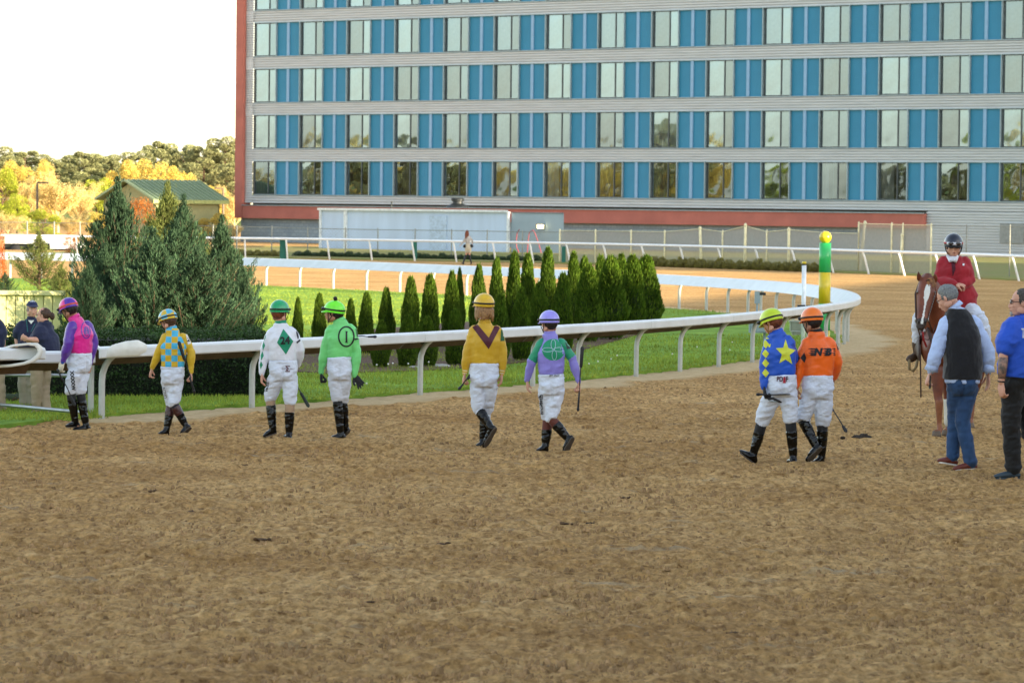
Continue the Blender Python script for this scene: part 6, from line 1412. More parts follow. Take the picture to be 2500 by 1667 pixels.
decal('seat_print', C_, [o['pants'], o['band']], [text_poly('\u03a3', 532, 815, 50, 0, .03), text_poly('SIGMA SUPPLY', 535, 812, 13, .03, .0)], mat('print_darkred', '#5a2430', .7), o['pants'], .006, 1); decal('leg_print', C_, [o['pants']], [text_poly('SIGMA', 343, 975, 22, R(100), .02)], PRINT, o['pants'], .006, 1)
decal('arm_band', C_, [o['jersey']], [[(612, 565), (645, 540), (649, 555), (615, 582)], [(606, 450), (622, 470), (634, 520), (626, 545), (612, 500)]], mat('band_navy', '#1c1830', .6), o['jersey'], .004, 2)
whip(C_, [(560, 880, .25), (625, 990, .2), (655, 1045, .18), (718, 1158, .15)], 'black whip with yellow shaft hanging right of the jockey numbered 24', flap=.4, flapm=mat('whip_green', '#1d3026', .5))
# ---- D: light green with circled I
D_ = Fig(F2, (1010, 1460), .96, (.1, 1))
LG = fabric('silk_light_green', '#74d67c', .55, .5, .1, .04)
o = person('jockey in light green silks with a circled letter and black pompom on lime helmet', D_, dict(nk=(1012, 365), sL=(903, 440), sR=(1130, 432), eL=(868, 645, .02), wL=(838, 845, .05), eR=(1162, 650, .0), wR=(1143, 872, -.03), wa=(1005, 705), pe=(1005, 830), hL=(960, 880), hR=(1052, 880), kL=(985, 1090, .03), kR=(1030, 1100, .1), aL=(1012, 1390, .0), aR=(1058, 1340, .12), xL=(1058, 1452, 0), tL=(925, 1452, .0), xR=(1092, 1372, .1), tR=(1062, 1418, .18)),
    dict(c=(955, 300), f=(-.95, .3), pitch=-.02), dict(m=LG, collar=LG, so=(.014, .015, .016, .014, .006), off=.010), dict(kind='breeches', m=BRW, cuffL=.08, cuffR=.08, r=1.0), dict(kind='boots', m=BOOT, sock=BLK, topL=.16, topR=.16),
    dict(L=dict(tip=(838, 925, .06), curl=1.3), R=dict(tip=(1210, 970, -.05), curl=.25, spread=.14, n=(-.3, -.9, .2))), JG, hair=dict(m=HDK, kind='nape'), skin=SKT, gloves={'L': GLV, 'R': GLV},
    headgear=dict(kind='helmet', m=mat('cap_lime', '#78f22e', .3, coat=.3), strap=STRAPB, gogg=STRAPB, pom=True))
decal('ring', D_, [o['jersey']], [ringpoly(1066, 517, 70, 90, 7)], PRINT, o['jersey'], .004, 1)
decal('letter', D_, [o['jersey']], [[(1053, 465), (1083, 470), (1076, 478), (1076, 567), (1084, 576), (1052, 571), (1059, 563), (1060, 472)]], PRINT, o['jersey'], .004, 2)
decal('arm_band', D_, [o['jersey']], [[(1140, 535), (1180, 530), (1182, 542), (1142, 550)], [(1150, 440), (1168, 470), (1176, 520), (1164, 520)]], PRINT, o['jersey'], .005, 2)
whip(D_, [(1328, 530, .1), (1210, 523, .05), (1110, 530, .1)], 'short whip tucked level through the arm of the light green jockey', flap=None, hm=mat('whip_navy', '#1b1d33', .5))
# ---- E: mustard with maroon V
E_ = Fig(F3, (340, 1462), .99, (-.1, 1))
MU = fabric('silk_gold', '#cda21a', .55, .6, .1, .05); VM = mat('print_maroon', '#4c0f22', .6, var=.03)
o = person('long-haired jockey in mustard silks with maroon V and yellow helmet', E_, dict(nk=(370, 372), sL=(250, 425), sR=(500, 425), eL=(215, 640, -.02), wL=(195, 815, -.02), eR=(526, 640, .0), wR=(518, 815, .0), wa=(366, 725), pe=(360, 850), hL=(310, 900), hR=(418, 900), kL=(308, 1120, .0), kR=(382, 1130, .12), aL=(425, 1285, -.12), aR=(352, 1395, .1), xL=(465, 1288, -.16), tL=(368, 1455, -.10), xR=(382, 1460, .08), tR=(285, 1460, .08)),
    dict(c=(362, 232), f=(-.5, .85), pitch=.05, s=1.03), dict(m=MU, collar=MU, so=(.010, .011, .012, .011, .005), off=.012), dict(kind='breeches', m=BRW, cuffL=.12, cuffR=.12, r=1.04), dict(kind='boots', m=BOOT, sock=BRW, topL=.2, topR=.28),
    dict(L=dict(tip=(175, 940, -.04), curl=1.3), R=dict(tip=(502, 975, 0), curl=.5)), JG, hair=dict(m=HLB, kind='long', len=.10), skin=SKP, torso_w=(.148, .148, .146, .152, .158),
    headgear=dict(kind='helmet', m=mat('cap_yellow', '#dab01c', .35, coat=.2), strap=STRAPB, gogg=STRAPB))
decal('letter_v', E_, [o['jersey']], [[(246, 392), (292, 370), (404, 503), (462, 384), (506, 408), (403, 603)]], VM, o['jersey'], .004, 4)
decal('arm_patch', E_, [o['jersey']], [[(512, 420), (535, 440), (542, 530), (505, 533)]], mat('patch_green', '#23552f', .7), o['jersey'], .004, 3); decal('patch_mark', E_, [o['jersey']], [disc(532, 468, 8, 22)], mat('cloth_white', '#e4e4e0', .8), o['jersey'], .007, 1)
for q, S in ((200, 'L'), (522, 'R')): decal('cuff_stripe', E_, [o['jersey']], [[(q - 26, 782), (q + 26, 788), (q + 24, 798), (q - 26, 792)], [(q - 24, 806), (q + 24, 810), (q + 22, 820), (q - 24, 814)]], mat('cuff_cream', '#e2d3a8', .8), o['jersey'], .004, 2)
whip(E_, [(148, 955, -.08), (185, 905, -.08), (262, 820, -.05)], 'short black whip in the left hand of the mustard jockey', flap=.35)
# ---- F: lavender with green disc
Ff = Fig(F3, (885, 1498), .96, (-.05, 1))
LV = fabric('silk_lavender', '#8880d2', .5, .5, .1, .04); GN = fabric('silk_sleeve_green', '#0d8f66', .5)
o = person('jockey in lavender silks with green disc, green upper sleeves, lavender helmet', Ff, dict(nk=(935, 465), sL=(838, 538), sR=(1058, 532), eL=(775, 715, .0), wL=(737, 872, .06), eR=(1130, 685, .0), wR=(1186, 885, .0), wa=(945, 820), pe=(950, 915), hL=(905, 955), hR=(1000, 955), kL=(918, 1205, .1), kR=(940, 1200, -.02), aL=(895, 1450, .05), aR=(1092, 1378, -.05), xL=(915, 1497, .05), tL=(822, 1492, .04), xR=(1138, 1372, -.1), tR=(1066, 1505, -.06)),
    dict(c=(930, 375), f=(-.55, .8), pitch=.12), dict(m=LV, sleeve=[GN, LV], cut=.93, collar=LV), dict(kind='breeches', m=BRW, cuffL=.02, cuffR=.03, r=1.05), dict(kind='boots', m=BOOT, sock=fabric('sock_brown', '#5e2a1e'), topL=.42, topR=.32),
    dict(L=dict(tip=(742, 955, .06), curl=.5), R=dict(tip=(1194, 985, 0), curl=1.4)), JG, hair=dict(m=HDK, kind='nape'), skin=SKP,
    headgear=dict(kind='helmet', m=mat('cap_lavender', '#9a92ea', .3, coat=.3), strap=mat('strap_darkgreen', '#122a24', .6), gogg=mat('goggle_maroon', '#4c1420', .4)))
decal('disc', Ff, [o['jersey']], [disc(967, 607, 100, 94, 36)], mat('print_disc_green', '#0d8f66', .6, var=.03), o['jersey'], .003, 3)
pl = mat('print_pale', '#a8c8d8', .6, var=0)
decal('petal_lines', Ff, [o['jersey']], [ringpoly(965, 560, 20, 42, 2.2, 20), ringpoly(974, 654, 20, 42, 2.2, 20), ringpoly(917, 607, 46, 18, 2.2, 20), ringpoly(1018, 605, 46, 18, 2.2, 20)], pl, o['jersey'], .008, 1)
decal('arm_patch', Ff, [o['sleeveR']], [[(1062, 510), (1090, 525), (1116, 598), (1084, 602)]], mat('patch_dark', '#2c3a3c', .7), o['sleeveR'], .004, 2); decal('patch_mark', Ff, [o['sleeveR']], [disc(1098, 548, 9, 22)], mat('patch_gold', '#bfb27c', .7), o['sleeveR'], .008, 1)
decal('leg_print', Ff, [o['pants']], [text_poly('STEAKHOUSE', 862, 1085, 22, R(88), .03, .95), text_poly('RUBE', 845, 1050, 26, R(86), .06)], PRINT, o['pants'], .006, 1)
decal('waist_print', Ff, [o['pants'], o['band']], [text_poly('JEFF WRAY', 975, 832, 13, 0, .04)], PRINT, o['pants'], .008, 1)
whip(Ff, [(1180, 1138, -.03), (1192, 950, -.03), (1205, 760, -.02), (1217, 605, -.02)], 'long dark whip held upright by the jockey in lavender', flap=.3)
# ---- G: royal blue with yellow star
Gg = Fig(F4, (645, 1500), 1.02, (-.15, 1))
BL = fabric('silk_blue', '#0b52c4', .5, .5, .1, .05); YS = mat('print_yellow', '#d4da3c', .6, var=.03)
o = person('jockey in royal blue silks with big yellow star and yellow diamonds on sleeve', Gg, dict(nk=(502, 312), sL=(408, 392), sR=(630, 385), eL=(390, 610, -.02), wL=(383, 805, -.06), eR=(650, 560, .1), wR=(620, 680, .2), wa=(540, 700), pe=(538, 800), hL=(470, 860), hR=(600, 850), kL=(372, 1095, .08), kR=(620, 1100, .0), aL=(292, 1395, .1), aR=(645, 1420, .0), xL=(300, 1488, .1), tL=(168, 1388, .12), xR=(650, 1500, -.07), tR=(605, 1490, .12)),
    dict(c=(455, 232), f=(-.75, .62), pitch=.42), dict(m=BL, collar=BL, so=(.016, .016, .016, .014, .008), off=.013), dict(kind='breeches', m=BRW, cuffL=.14, cuffR=.08, r=1.1), dict(kind='boots', m=BOOT, sock=BLK, topL=.42, topR=.32),
    dict(L=dict(tip=(400, 925, -.1), curl=1.3), R=dict(tip=(600, 760, .25), curl=1.0)), JG, hair=dict(m=HRD, kind='nape'), skin=SKP, gloves={'L': GLV}, torso_w=(.145, .138, .130, .138, .150),
    headgear=dict(kind='helmet', m=mat('cap_yellowgreen', '#c6de22', .3, coat=.3), strap=STRAPB, gogg=STRAPB, chin='#a5772c'))
star = [(576, 380), (601, 460), (670, 478), (613, 521), (637, 604), (576, 563), (520, 595), (543, 518), (490, 462), (556, 456)]
decal('star', Gg, [o['jersey']], [star], YS, o['jersey'], .004, 4)
decal('sleeve_diamonds', Gg, [o['jersey']], [[(395, cy - 40), (430, cy), (400, cy + 40), (366, cy)] for cy in (425, 510, 595, 682)] + [[(400, 357), (432, 377), (400, 382)], [(420, 436), (444, 420), (440, 450), (428, 455)]], YS, o['jersey'], .004, 3)
decal('waist_print', Gg, [o['pants'], o['band']], [text_poly('PD', 525, 738, 44, .02, .03, .75), text_poly('F', 588, 738, 44, .0, .03, .8)], mat('print_plum', '#4a1530', .7), o['pants'], .008, 1); decal('waist_figure', Gg, [o['pants'], o['band']], [[(558, 718), (566, 712), (574, 720), (578, 772), (552, 772)]], mat('print_red', '#b01e34', .7), o['pants'], .009, 1)
whip(Gg, [(330, 885, -.14), (420, 890, -.14), (520, 886, -.14), (604, 884, -.12)], 'short black whip held level behind the blue jockey', flap=.3)
gg = empty('spare_goggles', tuple(Gg.J(470, 945, -.16) + Gg.base), 'spare clear goggles and glove dangling from the hand of the blue jockey', 'goggles'); V, F = tube([(-.03, 0, 0), (.03, 0, -.005)], [.02, .02], 10, True, .5); link('frame', npmesh('frame', V, F, mat('clear_plastic', '#9aa4a6', .2), True), gg); V, F = tube([(-.05, 0, .02), (-.01, -.01, .03), (.05, -.01, .0), (.075, 0, -.01)], [.012, .014, .014, .008], 8, True); link('strap', npmesh('strap', V, F, STRAPB, True), gg)
# ---- H: orange
H_ = Fig(F4, (885, 1495), 1.02, (-.05, 1))
OR_ = fabric('silk_orange', '#f96a10', .45, .6, .1, .05)
o = person('jockey in bright orange silks with flaming letters and orange helmet', H_, dict(nk=(850, 312), sL=(748, 400), sR=(990, 398), eL=(700, 600, -.02), wL=(672, 800, -.02), eR=(1038, 590, .04), wR=(1010, 720, .18), wa=(862, 705), pe=(862, 820), hL=(800, 870), hR=(925, 870), kL=(728, 1095, .04), kR=(905, 1130, .04), aL=(848, 1335, -.06), aR=(895, 1435, .04), xL=(897, 1345, -.1), tL=(775, 1468, -.08), xR=(912, 1497, .02), tR=(815, 1488, .05)),
    dict(c=(812, 222), f=(-.6, .8), pitch=.2), dict(m=OR_, collar=BLK, so=(.018, .02, .018, .016, .008), off=.014), dict(kind='breeches', m=BRW, cuffL=.02, cuffR=.1, r=1.08), dict(kind='boots', m=BOOT, sock=BLK, topL=.1, topR=.22),
    dict(L=dict(tip=(684, 925, -.02), curl=.6), R=dict(tip=(985, 800, .24), curl=1.2)), JG, hair=dict(m=HDK, kind='nape'), skin=SKT, torso_w=(.150, .142, .136, .144, .152),
    headgear=dict(kind='helmet', m=mat('cap_orange', '#ff7a12', .3, coat=.3), strap=mat('strap_black2', '#1a0f0c', .5), gogg=STRAPB))
fl = []
for (x0, x1) in ((775, 860), (900, 960), (985, 1030)):
    for k, yy_ in enumerate((470, 490, 508, 524)):
        fl.append([(x0 + (k % 2) * 14, yy_ - 4), (x0 + 30, yy_ - 9), (x1 - 10, yy_ - 6), (x1 - 10, yy_ + 6), (x0 + 34, yy_ + 5)])
for k, name_ in ((0, 'a'), (4, 'b'), (8, 'c')): decal('flames', H_, [o['jersey']], fl[k:k + 4], PRINT, o['jersey'], .004, 2)
decal('letters', H_, [o['jersey']], [text_poly('N', 862, 498, 62, 0, .07, 1.0, .2), text_poly('B', 955, 498, 62, 0, .07, 1.0, .2)], PRINT, o['jersey'], .007, 1)
decal('sleeve_diamonds', H_, [o['jersey']], [[(742, 500), (760, 545), (745, 592), (708, 548)], [(684, 505), (706, 550), (680, 590), (676, 540)], [(1020, 385), (1040, 400), (1052, 470), (1040, 480)]], PRINT, o['jersey'], .005, 3)
whip(H_, [(960, 960, .3), (1000, 1025, .25), (1060, 1120, .2), (1112, 1208, .15)], 'thin dark whip slanting down in front of the orange jockey', flap=.15)

# ---- man with grey hair, black vest
I_ = Fig(F6, (870, 1325), 1.14, (-.55, .8))
def f5(x, y, dz=0.0): return ((x / 4.9 + 2160 - 2160) * 4.356, ((y / 4.9 + 540) - 840) * 4.356, dz)
SH = fabric('shirt_pale_blue', '#b4c8ee', .75, .8, .05, .03, 12); VS = fabric('vest_black', '#15161b', .95, .9, .3, .2); JN = fabric('jeans_blue', '#24456e', .85, .7, .1, .2, 16); SHB = mat('shoe_brown', '#6b2e20', .5, bump=.2); GSK = fabric('sock_teal', '#12a07c')
o = person('grey-haired man in black vest, pale blue shirt and jeans beside the horse', I_, dict(nk=f5(850, 1010), sL=f5(700, 1175, -.03), sR=f5(1110, 1180, .03), eL=(545, 90, -.08), wL=(488, 285, -.05), eR=(1098, 70, .05), wR=(1098, 300, .06), wa=(835, 200), pe=(825, 400), hL=(765, 440), hR=(890, 440), kL=(748, 790, .1), kR=(825, 800, -.02), aL=(722, 1165, .1), aR=(912, 1230, -.02), xL=(765, 1272, .1), tL=(572, 1240, .08), xR=(975, 1312, -.02), tR=(742, 1330, -.06)),
    dict(c=np.array(I_.J(*f5(752, 905)))  , f=(-.85, .5), pitch=.55, s=.98), dict(m=SH, name='shirt', off=.012, so=(.020, .023, .022, .022, .012), cuff=.9, wr=.007, keys=(1, 2, 3, 4, 5, 6, 7, 8, 9)), dict(kind='trousers', name='jeans', m=JN, r=.86, wr=.006, waist=False, loose=.4), dict(kind='shoes', m=SHB, sock=GSK, sole=mat('sole_white', '#d9d5cb', .7)),
    dict(L=dict(tip=(432, 435, -.05), curl=1.1), R=dict(tip=(1105, 500, .08), curl=.35)), None, hair=dict(m=HGR, kind='short'), skin=SKP, bw=1.08, bd=1.1, torso_w=(.128, .130, .130, .132, .135))
# vest worn over the shirt
P = o['P']; up = o['up']; lat = o['lat']; dp = nrm(np.cross(up, lat)); sm_ = (P['sL'] + P['sR']) / 2; sc = 1.14
rg_ = []; th = np.linspace(0, 2 * math.pi, 24, endpoint=False)
for c, w_, d_ in ((P['pe'] + up * .04, .168 * sc, .158 * sc), (P['wa'], .170 * sc, .162 * sc), (P['wa'] + (sm_ - P['wa']) * .35, .168 * sc, .165 * sc), (P['wa'] + (sm_ - P['wa']) * .7, .168 * sc, .162 * sc), (sm_ - up * .03, .150 * sc, .140 * sc), (sm_ + (P['nk'] - sm_) * .5, .118 * sc, .112 * sc), (P['nk'] - up * .012, .084 * sc, .084 * sc)):
    cs = np.cos(th); sn = np.sin(th); rg_.append(c + np.outer(np.sign(cs) * np.abs(cs) ** .8 * w_, lat) + np.outer(np.sign(sn) * np.abs(sn) ** .8 * d_, dp))
vm = fuse([loft(rg_)], .012, 3); wrinkle(vm, .005, (6, 6, 10), 2); vm.materials.append(VS); link('vest', vm, o['e'])
V, F = tube([P['nk'] - up * .01, P['nk'] + (o['hc'] - P['nk']) * .3], [.088, .078], 18, False); link('collar', npmesh('collar', V, F, SH, True), o['e'])
hc, Rm = o['hc'], o['Rm']
for q in (-1, 1):
    V, F = tube([ldt(hc, Rm, (q * .05, .093, .005), 1.1), ldt(hc, Rm, (q * .074, .07, .008), 1.1), ldt(hc, Rm, (q * .082, 0, .006), 1.1)], [.0028] * 3, 6); link('glasses_arm', npmesh('glasses_arm', V, F, STRAPB, True), o['e'])
ph = I_.J(478, 400, -.07) + I_.base; pe_ = empty('phone', tuple(ph), 'dark phone held in the left hand of the grey-haired man', 'phone'); MB().box((0, 0, 0), (.012, .07, .14)).obj('phone_case', mat('black_plastic', '#17181a', .5), pe_); MB().box((.008, 0, 0), (.003, .06, .12)).obj('screen', GLASS, pe_)
for S, (x, y) in (('L', (505, 265)), ('R', (1110, 288))):
    w0 = P['w' + S]; d = nrm(P['w' + S] - P['e' + S]); V, F = tube([w0 - d * .10, w0 - d * .02], [.055, .072], 14, False); m1 = npmesh('cuff', V, F, SH, True); link('cuff', m1, o['e'])
# ---- man in blue polo at the right edge
J_ = Fig(F6, (1330, 1415), 1.16, (-.75, .6))
PB = fabric('polo_blue', '#0f4cc0', .7, .5, .1, .06); BT = fabric('trousers_black', '#08090b', .8)
o = person('man in bright blue polo and black trousers at the right edge with tattooed arm', J_, dict(nk=f5(1700, 1110), sL=f5(1500, 1225, -.12), sR=f5(1880, 1215, .12), eL=(1262, 110, -.2), wL=(1242, 395, -.2), eR=(1600, 150, .15), wR=(1560, 330, .25), wa=(1470, 150), pe=(1440, 330), hL=(1375, 380, -.06), hR=(1500, 380, .06), kL=(1340, 820, -.04), kR=(1525, 800, .1), aL=(1368, 1270, .0), aR=(1610, 1180, .12), xL=(1432, 1412, .0), tL=(1178, 1412, -.02), xR=(1640, 1300, .1), tR=(1500, 1330, .12)),
    dict(c=np.array(J_.J(*f5(1640, 960))), f=(-.97, .12), pitch=.02, s=1.0), dict(m=PB, name='polo_shirt', kind='short', collar=PB, keys=(1, 2, 3, 4, 5, 6, 7, 8, 9), off=.03, so=(.03, .03, 0, 0, 0), wr=.007), dict(kind='trousers', name='trousers', waist=False, loose=.3, m=BT, r=1.0), dict(kind='shoes', m=mat('shoe_slate', '#2c3c46', .6), sole=mat('sole_slate', '#3a4850', .7), high=True),
    dict(L=dict(tip=(1245, 520, -.2), curl=.9), R=dict(tip=(1500, 420, .25), curl=.8)), None, hair=dict(m=mat('hair_stubble', '#4a4642', .8, var=.3, vs=60), kind='short'), skin=SKP, bw=1.12, bd=1.25, belly=.1, torso_w=(.150, .158, .162, .165, .165))
P = o['P']; hc, Rm = o['hc'], o['Rm']; d = P['wL'] - P['eL']
V, F = tube([P['eL'] + d * .05, P['eL'] + d * .4, P['eL'] + d * .85], [.0485, .0475, .036], 14, False); link('tattoo', npmesh('tattoo', V, F, mat('tattooed_skin', '#a8806c', .6, vs=26, col2='#3c4446'), True), o['e'])
V, F = tube([P['eL'] + d * .93, P['eL'] + d * .98], [.040, .039], 14, False); link('wristband', npmesh('wristband', V, F, BLK, True), o['e'])
for q in (-1, 1):
    V, F = ell(ldt(hc, Rm, (q * .032, .094, .006), 1.16), np.diag([.031, .006, .019]) @ Rm, 12); link('sunglass_lens', npmesh('sunglass_lens', V, F, GLASS, True), o['e'])
    V, F = tube([ldt(hc, Rm, (q * .06, .088, .012), 1.16), ldt(hc, Rm, (q * .078, .06, .012), 1.16), ldt(hc, Rm, (q * .082, -.01, .008), 1.16)], [.0035] * 3, 6); link('glasses_arm', npmesh('glasses_arm', V, F, STRAPB, True), o['e'])
V, F = ell(ldt(hc, Rm, (0, .085, -.088), 1.16), np.diag([.032, .02, .028]) @ Rm, 12); link('goatee', npmesh('goatee', V, F, mat('goatee_grey', '#a8a298', .9), True), o['e'])
decal('back_letter', J_, [o['polo_shirt'] if 'polo_shirt' in o else o['jersey']], [[(f5(1632, 1262)[0], f5(0, 1262)[1]), (f5(1700, 1262)[0], f5(0, 1262)[1]), (f5(1700, 1280)[0], f5(0, 1280)[1]), (f5(1664, 1284)[0], f5(0, 1284)[1]), (f5(1664, 1355)[0], f5(0, 1355)[1]), (f5(1700, 1362)[0], f5(0, 1362)[1]), (f5(1700, 1380)[0], f5(0, 1380)[1]), (f5(1648, 1380)[0], f5(0, 1380)[1]), (f5(1652, 1284)[0], f5(0, 1284)[1]), (f5(1634, 1280)[0], f5(0, 1280)[1])]], mat('letter_grey', '#b9bcc4', .7), o['jersey'], .005, 2)

# ---- staff at the left
SCF = .82; NV = fabric('polo_navy', '#121a3c', .8, .5, .1, .08); KH = fabric('khaki', '#a08d74', .85, .7, .05, .08)
SHD = mat('trainer_grey', '#55585a', .6, var=.3, vs=30)
K_ = Fig(F1, (430, 1312), SCF, (-.8, .35), .0)
o = person('woman with dark hair in a bun, navy polo and khakis, arms crossed on the rail', K_, dict(nk=(430, 400), sL=(372, 478, -.1), sR=(470, 462, .1), eL=(395, 580, -.15), wL=(270, 570, -.22), eR=(400, 600, .05), wR=(265, 585, -.1), wa=(430, 680), pe=(400, 800), hL=(350, 850, -.07), hR=(430, 850, .07), kL=(350, 1050, -.04), kR=(425, 1050, .05), aL=(345, 1255, 0), aR=(455, 1265, .0), xL=(365, 1290, 0), tL=(275, 1298, -.02), xR=(490, 1305, .0), tR=(395, 1312, -.04)),
    dict(c=(415, 345), f=(-.95, .2), pitch=.05, s=1.0), dict(m=NV, name='polo_shirt', kind='short', collar=NV, keys=(1, 2, 3, 4, 5, 6, 7, 8, 9), off=.03, so=(.03, .03, 0, 0, 0), wr=.006), dict(kind='trousers', name='trousers', waist=False, loose=.3, m=KH, r=.86), dict(kind='shoes', m=SHD, sole=mat('sole_white', '#d9d5cb', .7)),
    dict(L=dict(tip=(215, 545, -.2), curl=.8), R=dict(tip=(240, 560, -.15), curl=.8)), None, hair=dict(m=HBR, kind='bun'), skin=SKP, bw=1.25, bd=1.45, belly=.25, armr=1.25, legr=1.2)
L2 = Fig(F1, (240, 1260), SCF, (.5, -.75), .25)
o = person('man in navy cap and polo with green lanyard facing the woman', L2, dict(nk=(300, 372), sL=(192, 430, .0), sR=(400, 425, .05), eL=(160, 560, .0), wL=(175, 700, -.05), eR=(420, 560, .05), wR=(400, 700, .0), wa=(275, 690), pe=(258, 800), hL=(222, 840), hR=(296, 840), kL=(218, 1030), kR=(290, 1030), aL=(225, 1215), aR=(290, 1215), xL=(220, 1250, .04), tL=(232, 1262, -.12), xR=(285, 1250, .04), tR=(300, 1262, -.12)),
    dict(c=(308, 285), f=(.35, -.9), pitch=.0, s=1.03), dict(m=NV, name='polo_shirt', kind='short', collar=NV, keys=(1, 2, 3, 4, 5, 6, 7, 8, 9), off=.03, so=(.028, .028, 0, 0, 0)), dict(kind='trousers', name='trousers', waist=False, loose=.3, m=fabric('khaki_grey', '#8b8271', .85, .6), r=.86), dict(kind='shoes', m=SHD),
    dict(L=dict(tip=(180, 780, -.05), curl=.7), R=dict(tip=(395, 780, 0), curl=.7)), None, hair=dict(m=HGR, kind='nape'), skin=SKP, bw=1.12, bd=1.15, headgear=dict(kind='cap', m=fabric('cap_navy', '#14204a')))
decal('cap_logo', L2, [x for x in o['e'].children if x.name.startswith('cap')], [ringpoly(316, 193, 11, 8, 2.5, 16), text_poly('OAKLAWN', 318, 208, 9, 0, .05)], mat('logo_white', '#e6e8ec', .7), o['e'], .004, 1)
decal('undershirt', L2, [o['jersey']], [[(268, 388), (328, 388), (298, 425)]], mat('cloth_white', '#e4e4e0', .8), o['jersey'], .006, 2)
decal('lanyard', L2, [o['jersey']], [[(246, 365), (256, 365), (270, 500), (260, 500)], [(330, 420), (338, 424), (300, 500), (292, 498)]], mat('lanyard_green', '#1f5f63', .7), o['jersey'], .007, 3)
M_ = Fig(F1, (10, 1300), SCF, (-.6, .6), .1)
o = person('man in navy polo and khakis cut by the left edge of the picture', M_, dict(nk=(-90, 330), sL=(-160, 420), sR=(0, 415), eL=(-190, 560), wL=(-200, 700), eR=(28, 575), wR=(30, 700), wa=(-70, 690), pe=(-60, 790), hL=(-100, 850), hR=(-35, 850), kL=(-110, 1050), kR=(0, 1060), aL=(-110, 1250), aR=(15, 1262), xL=(-90, 1295), tL=(-180, 1300), xR=(38, 1295), tR=(-60, 1302)),
    dict(c=(-110, 240), f=(-.8, .5)), dict(m=NV, name='polo_shirt', kind='short', keys=(1, 2, 3, 4, 5, 6, 7, 8, 9), off=.03, so=(.03, .03, 0, 0, 0)), dict(kind='trousers', name='trousers', waist=False, loose=.3, m=KH), dict(kind='shoes', m=SHD), dict(L=dict(tip=(-205, 780)), R=dict(tip=(25, 780), curl=.6)), None, hair=dict(m=HDK), skin=SKP, bw=1.2, bd=1.3, vox=1.3)
# ---- far woman on the track
FG = (1060, 540, 12.06); N_ = Fig(FG, (1090, 1275), .86, (-.1, 1))
o = person('distant woman with long auburn hair, black belt and knee boots by the outer rail', N_, dict(nk=(975, 400), sL=(925, 440), sR=(1060, 440), eL=(870, 590), wL=(795, 670), eR=(1120, 560), wR=(1130, 620, .1), wa=(995, 660), pe=(1000, 770), hL=(960, 790), hR=(1050, 790), kL=(940, 1000, .05), kR=(1035, 1000), aL=(860, 1190), aR=(1095, 1225), xL=(880, 1262), tL=(785, 1235), xR=(1095, 1285), tR=(1045, 1270, .1)),
    dict(c=(965, 320), f=(-.2, 1)), dict(m=fabric('top_taupe', '#a7a39e', .8), name='top', off=.01, so=(.01,) * 5), dict(kind='shorts', name='shorts', m=fabric('shorts_beige', '#b9b09c', .8)), dict(kind='boots', m=mat('boot_far', '#15171b', .5), sock=BLK, topL=.15, topR=.15), dict(L=dict(tip=(755, 715)), R=dict(tip=(1120, 680, .1))), None, hair=dict(m=HRD, kind='girl', len=.42), skin=SKP, vox=2.2, bw=.85)
V, F = tube([N_.J(885, 728), N_.J(1120, 722)], [.05, .05], 10, True, 1.6, (0, 1, 0)); link('belt', npmesh('belt', V, F, BLK, True), o['e'])

# ================================================================== HORSE AND OUTRIDER
Hh = Fig(F6, (560, 1000), 1.0, (-.15, -1))
def h5(x, y, dz=0.0): return Hh.J(*f5(x, y, dz))
def h6(x, y, dz=0.0): return Hh.J(x, y, dz)
CH_ = mat('chestnut_coat', '#7a3a1c', .5, var=.18, vs=5, bump=.1, bs=60, bd=.003, col2='#552410'); CHL = mat('chestnut_leg', '#8a5230', .6, var=.2, vs=6)
MUZ = mat('muzzle_dark', '#33231d', .6, var=.2); HW = mat('horse_white', '#d8d8d2', .7, var=.05); LEA = mat('bridle_leather', '#3a2015', .5, bump=.2); MANE = mat('mane_ginger', '#8a5a30', .7, var=.3, vs=30)
hr = empty('horse', tuple(Hh.base), 'chestnut horse with white blaze standing with red-jacketed rider', 'horse')
poll, muz = h5(510, 700, .30), h5(432, 1255, .02)
ax_ = nrm(muz - poll); latH = nrm(np.array([1, .12, 0])); fr_n = nrm(np.cross(ax_, latH)); fr_n = fr_n if fr_n[1] < 0 else -fr_n
HL = np.linalg.norm(muz - poll)
def hp(t, s=0.0, n=0.0): return poll + ax_ * HL * t + latH * s + fr_n * n
def eln(c, a, b_, l): return ell(c, np.array([latH * a, fr_n * b_, ax_ * l]), 14)
hd_ = [tube([hp(0), hp(.12), hp(.3), hp(.5), hp(.75), hp(.93), hp(1.0)], [.078, .098, .106, .088, .066, .060, .050], 16, True, [1.0, .95, .95, .9, .85, .85, .8], latH),
       tube([hp(.05, 0, -.06), hp(.3, 0, -.10), hp(.5, 0, -.08), hp(.8, 0, -.035)], [.07, .085, .06, .04], 12, True, 1.1, latH), eln(hp(.97, 0, -.01), .056, .05, .055)]
for q in (-1, 1): hd_ += [eln(hp(.30, q * .082, .03), .022, .03, .035), eln(hp(.93, q * .034, .03), .02, .02, .026), eln(hp(.12, q * .05, .0), .03, .03, .04)]
for (b_, m_, t_) in ((h5(450, 730, .30), h5(412, 680, .27), h5(400, 602, .24)), (h5(590, 740, .30), h5(604, 690, .27), h5(598, 622, .24))): hd_.append(tube([b_, m_, (m_ + t_) / 2, t_], [.03, .033, .024, .006], 10, True, .55, latH))
chest, rump = h5(660, 1330, .50), h5(840, 1190, 2.15)
hz = lambda p, z: np.array([p[0], p[1], z])
neck = [tube([hp(-.02, 0, -.04), h5(560, 800, .36), h5(590, 1000, .46), h5(630, 1180, .55)], [.085, .11, .15, .20], 16, True, 1.15, latH)]
ch = hz(chest, 1.02); rp = hz(rump, 1.12)
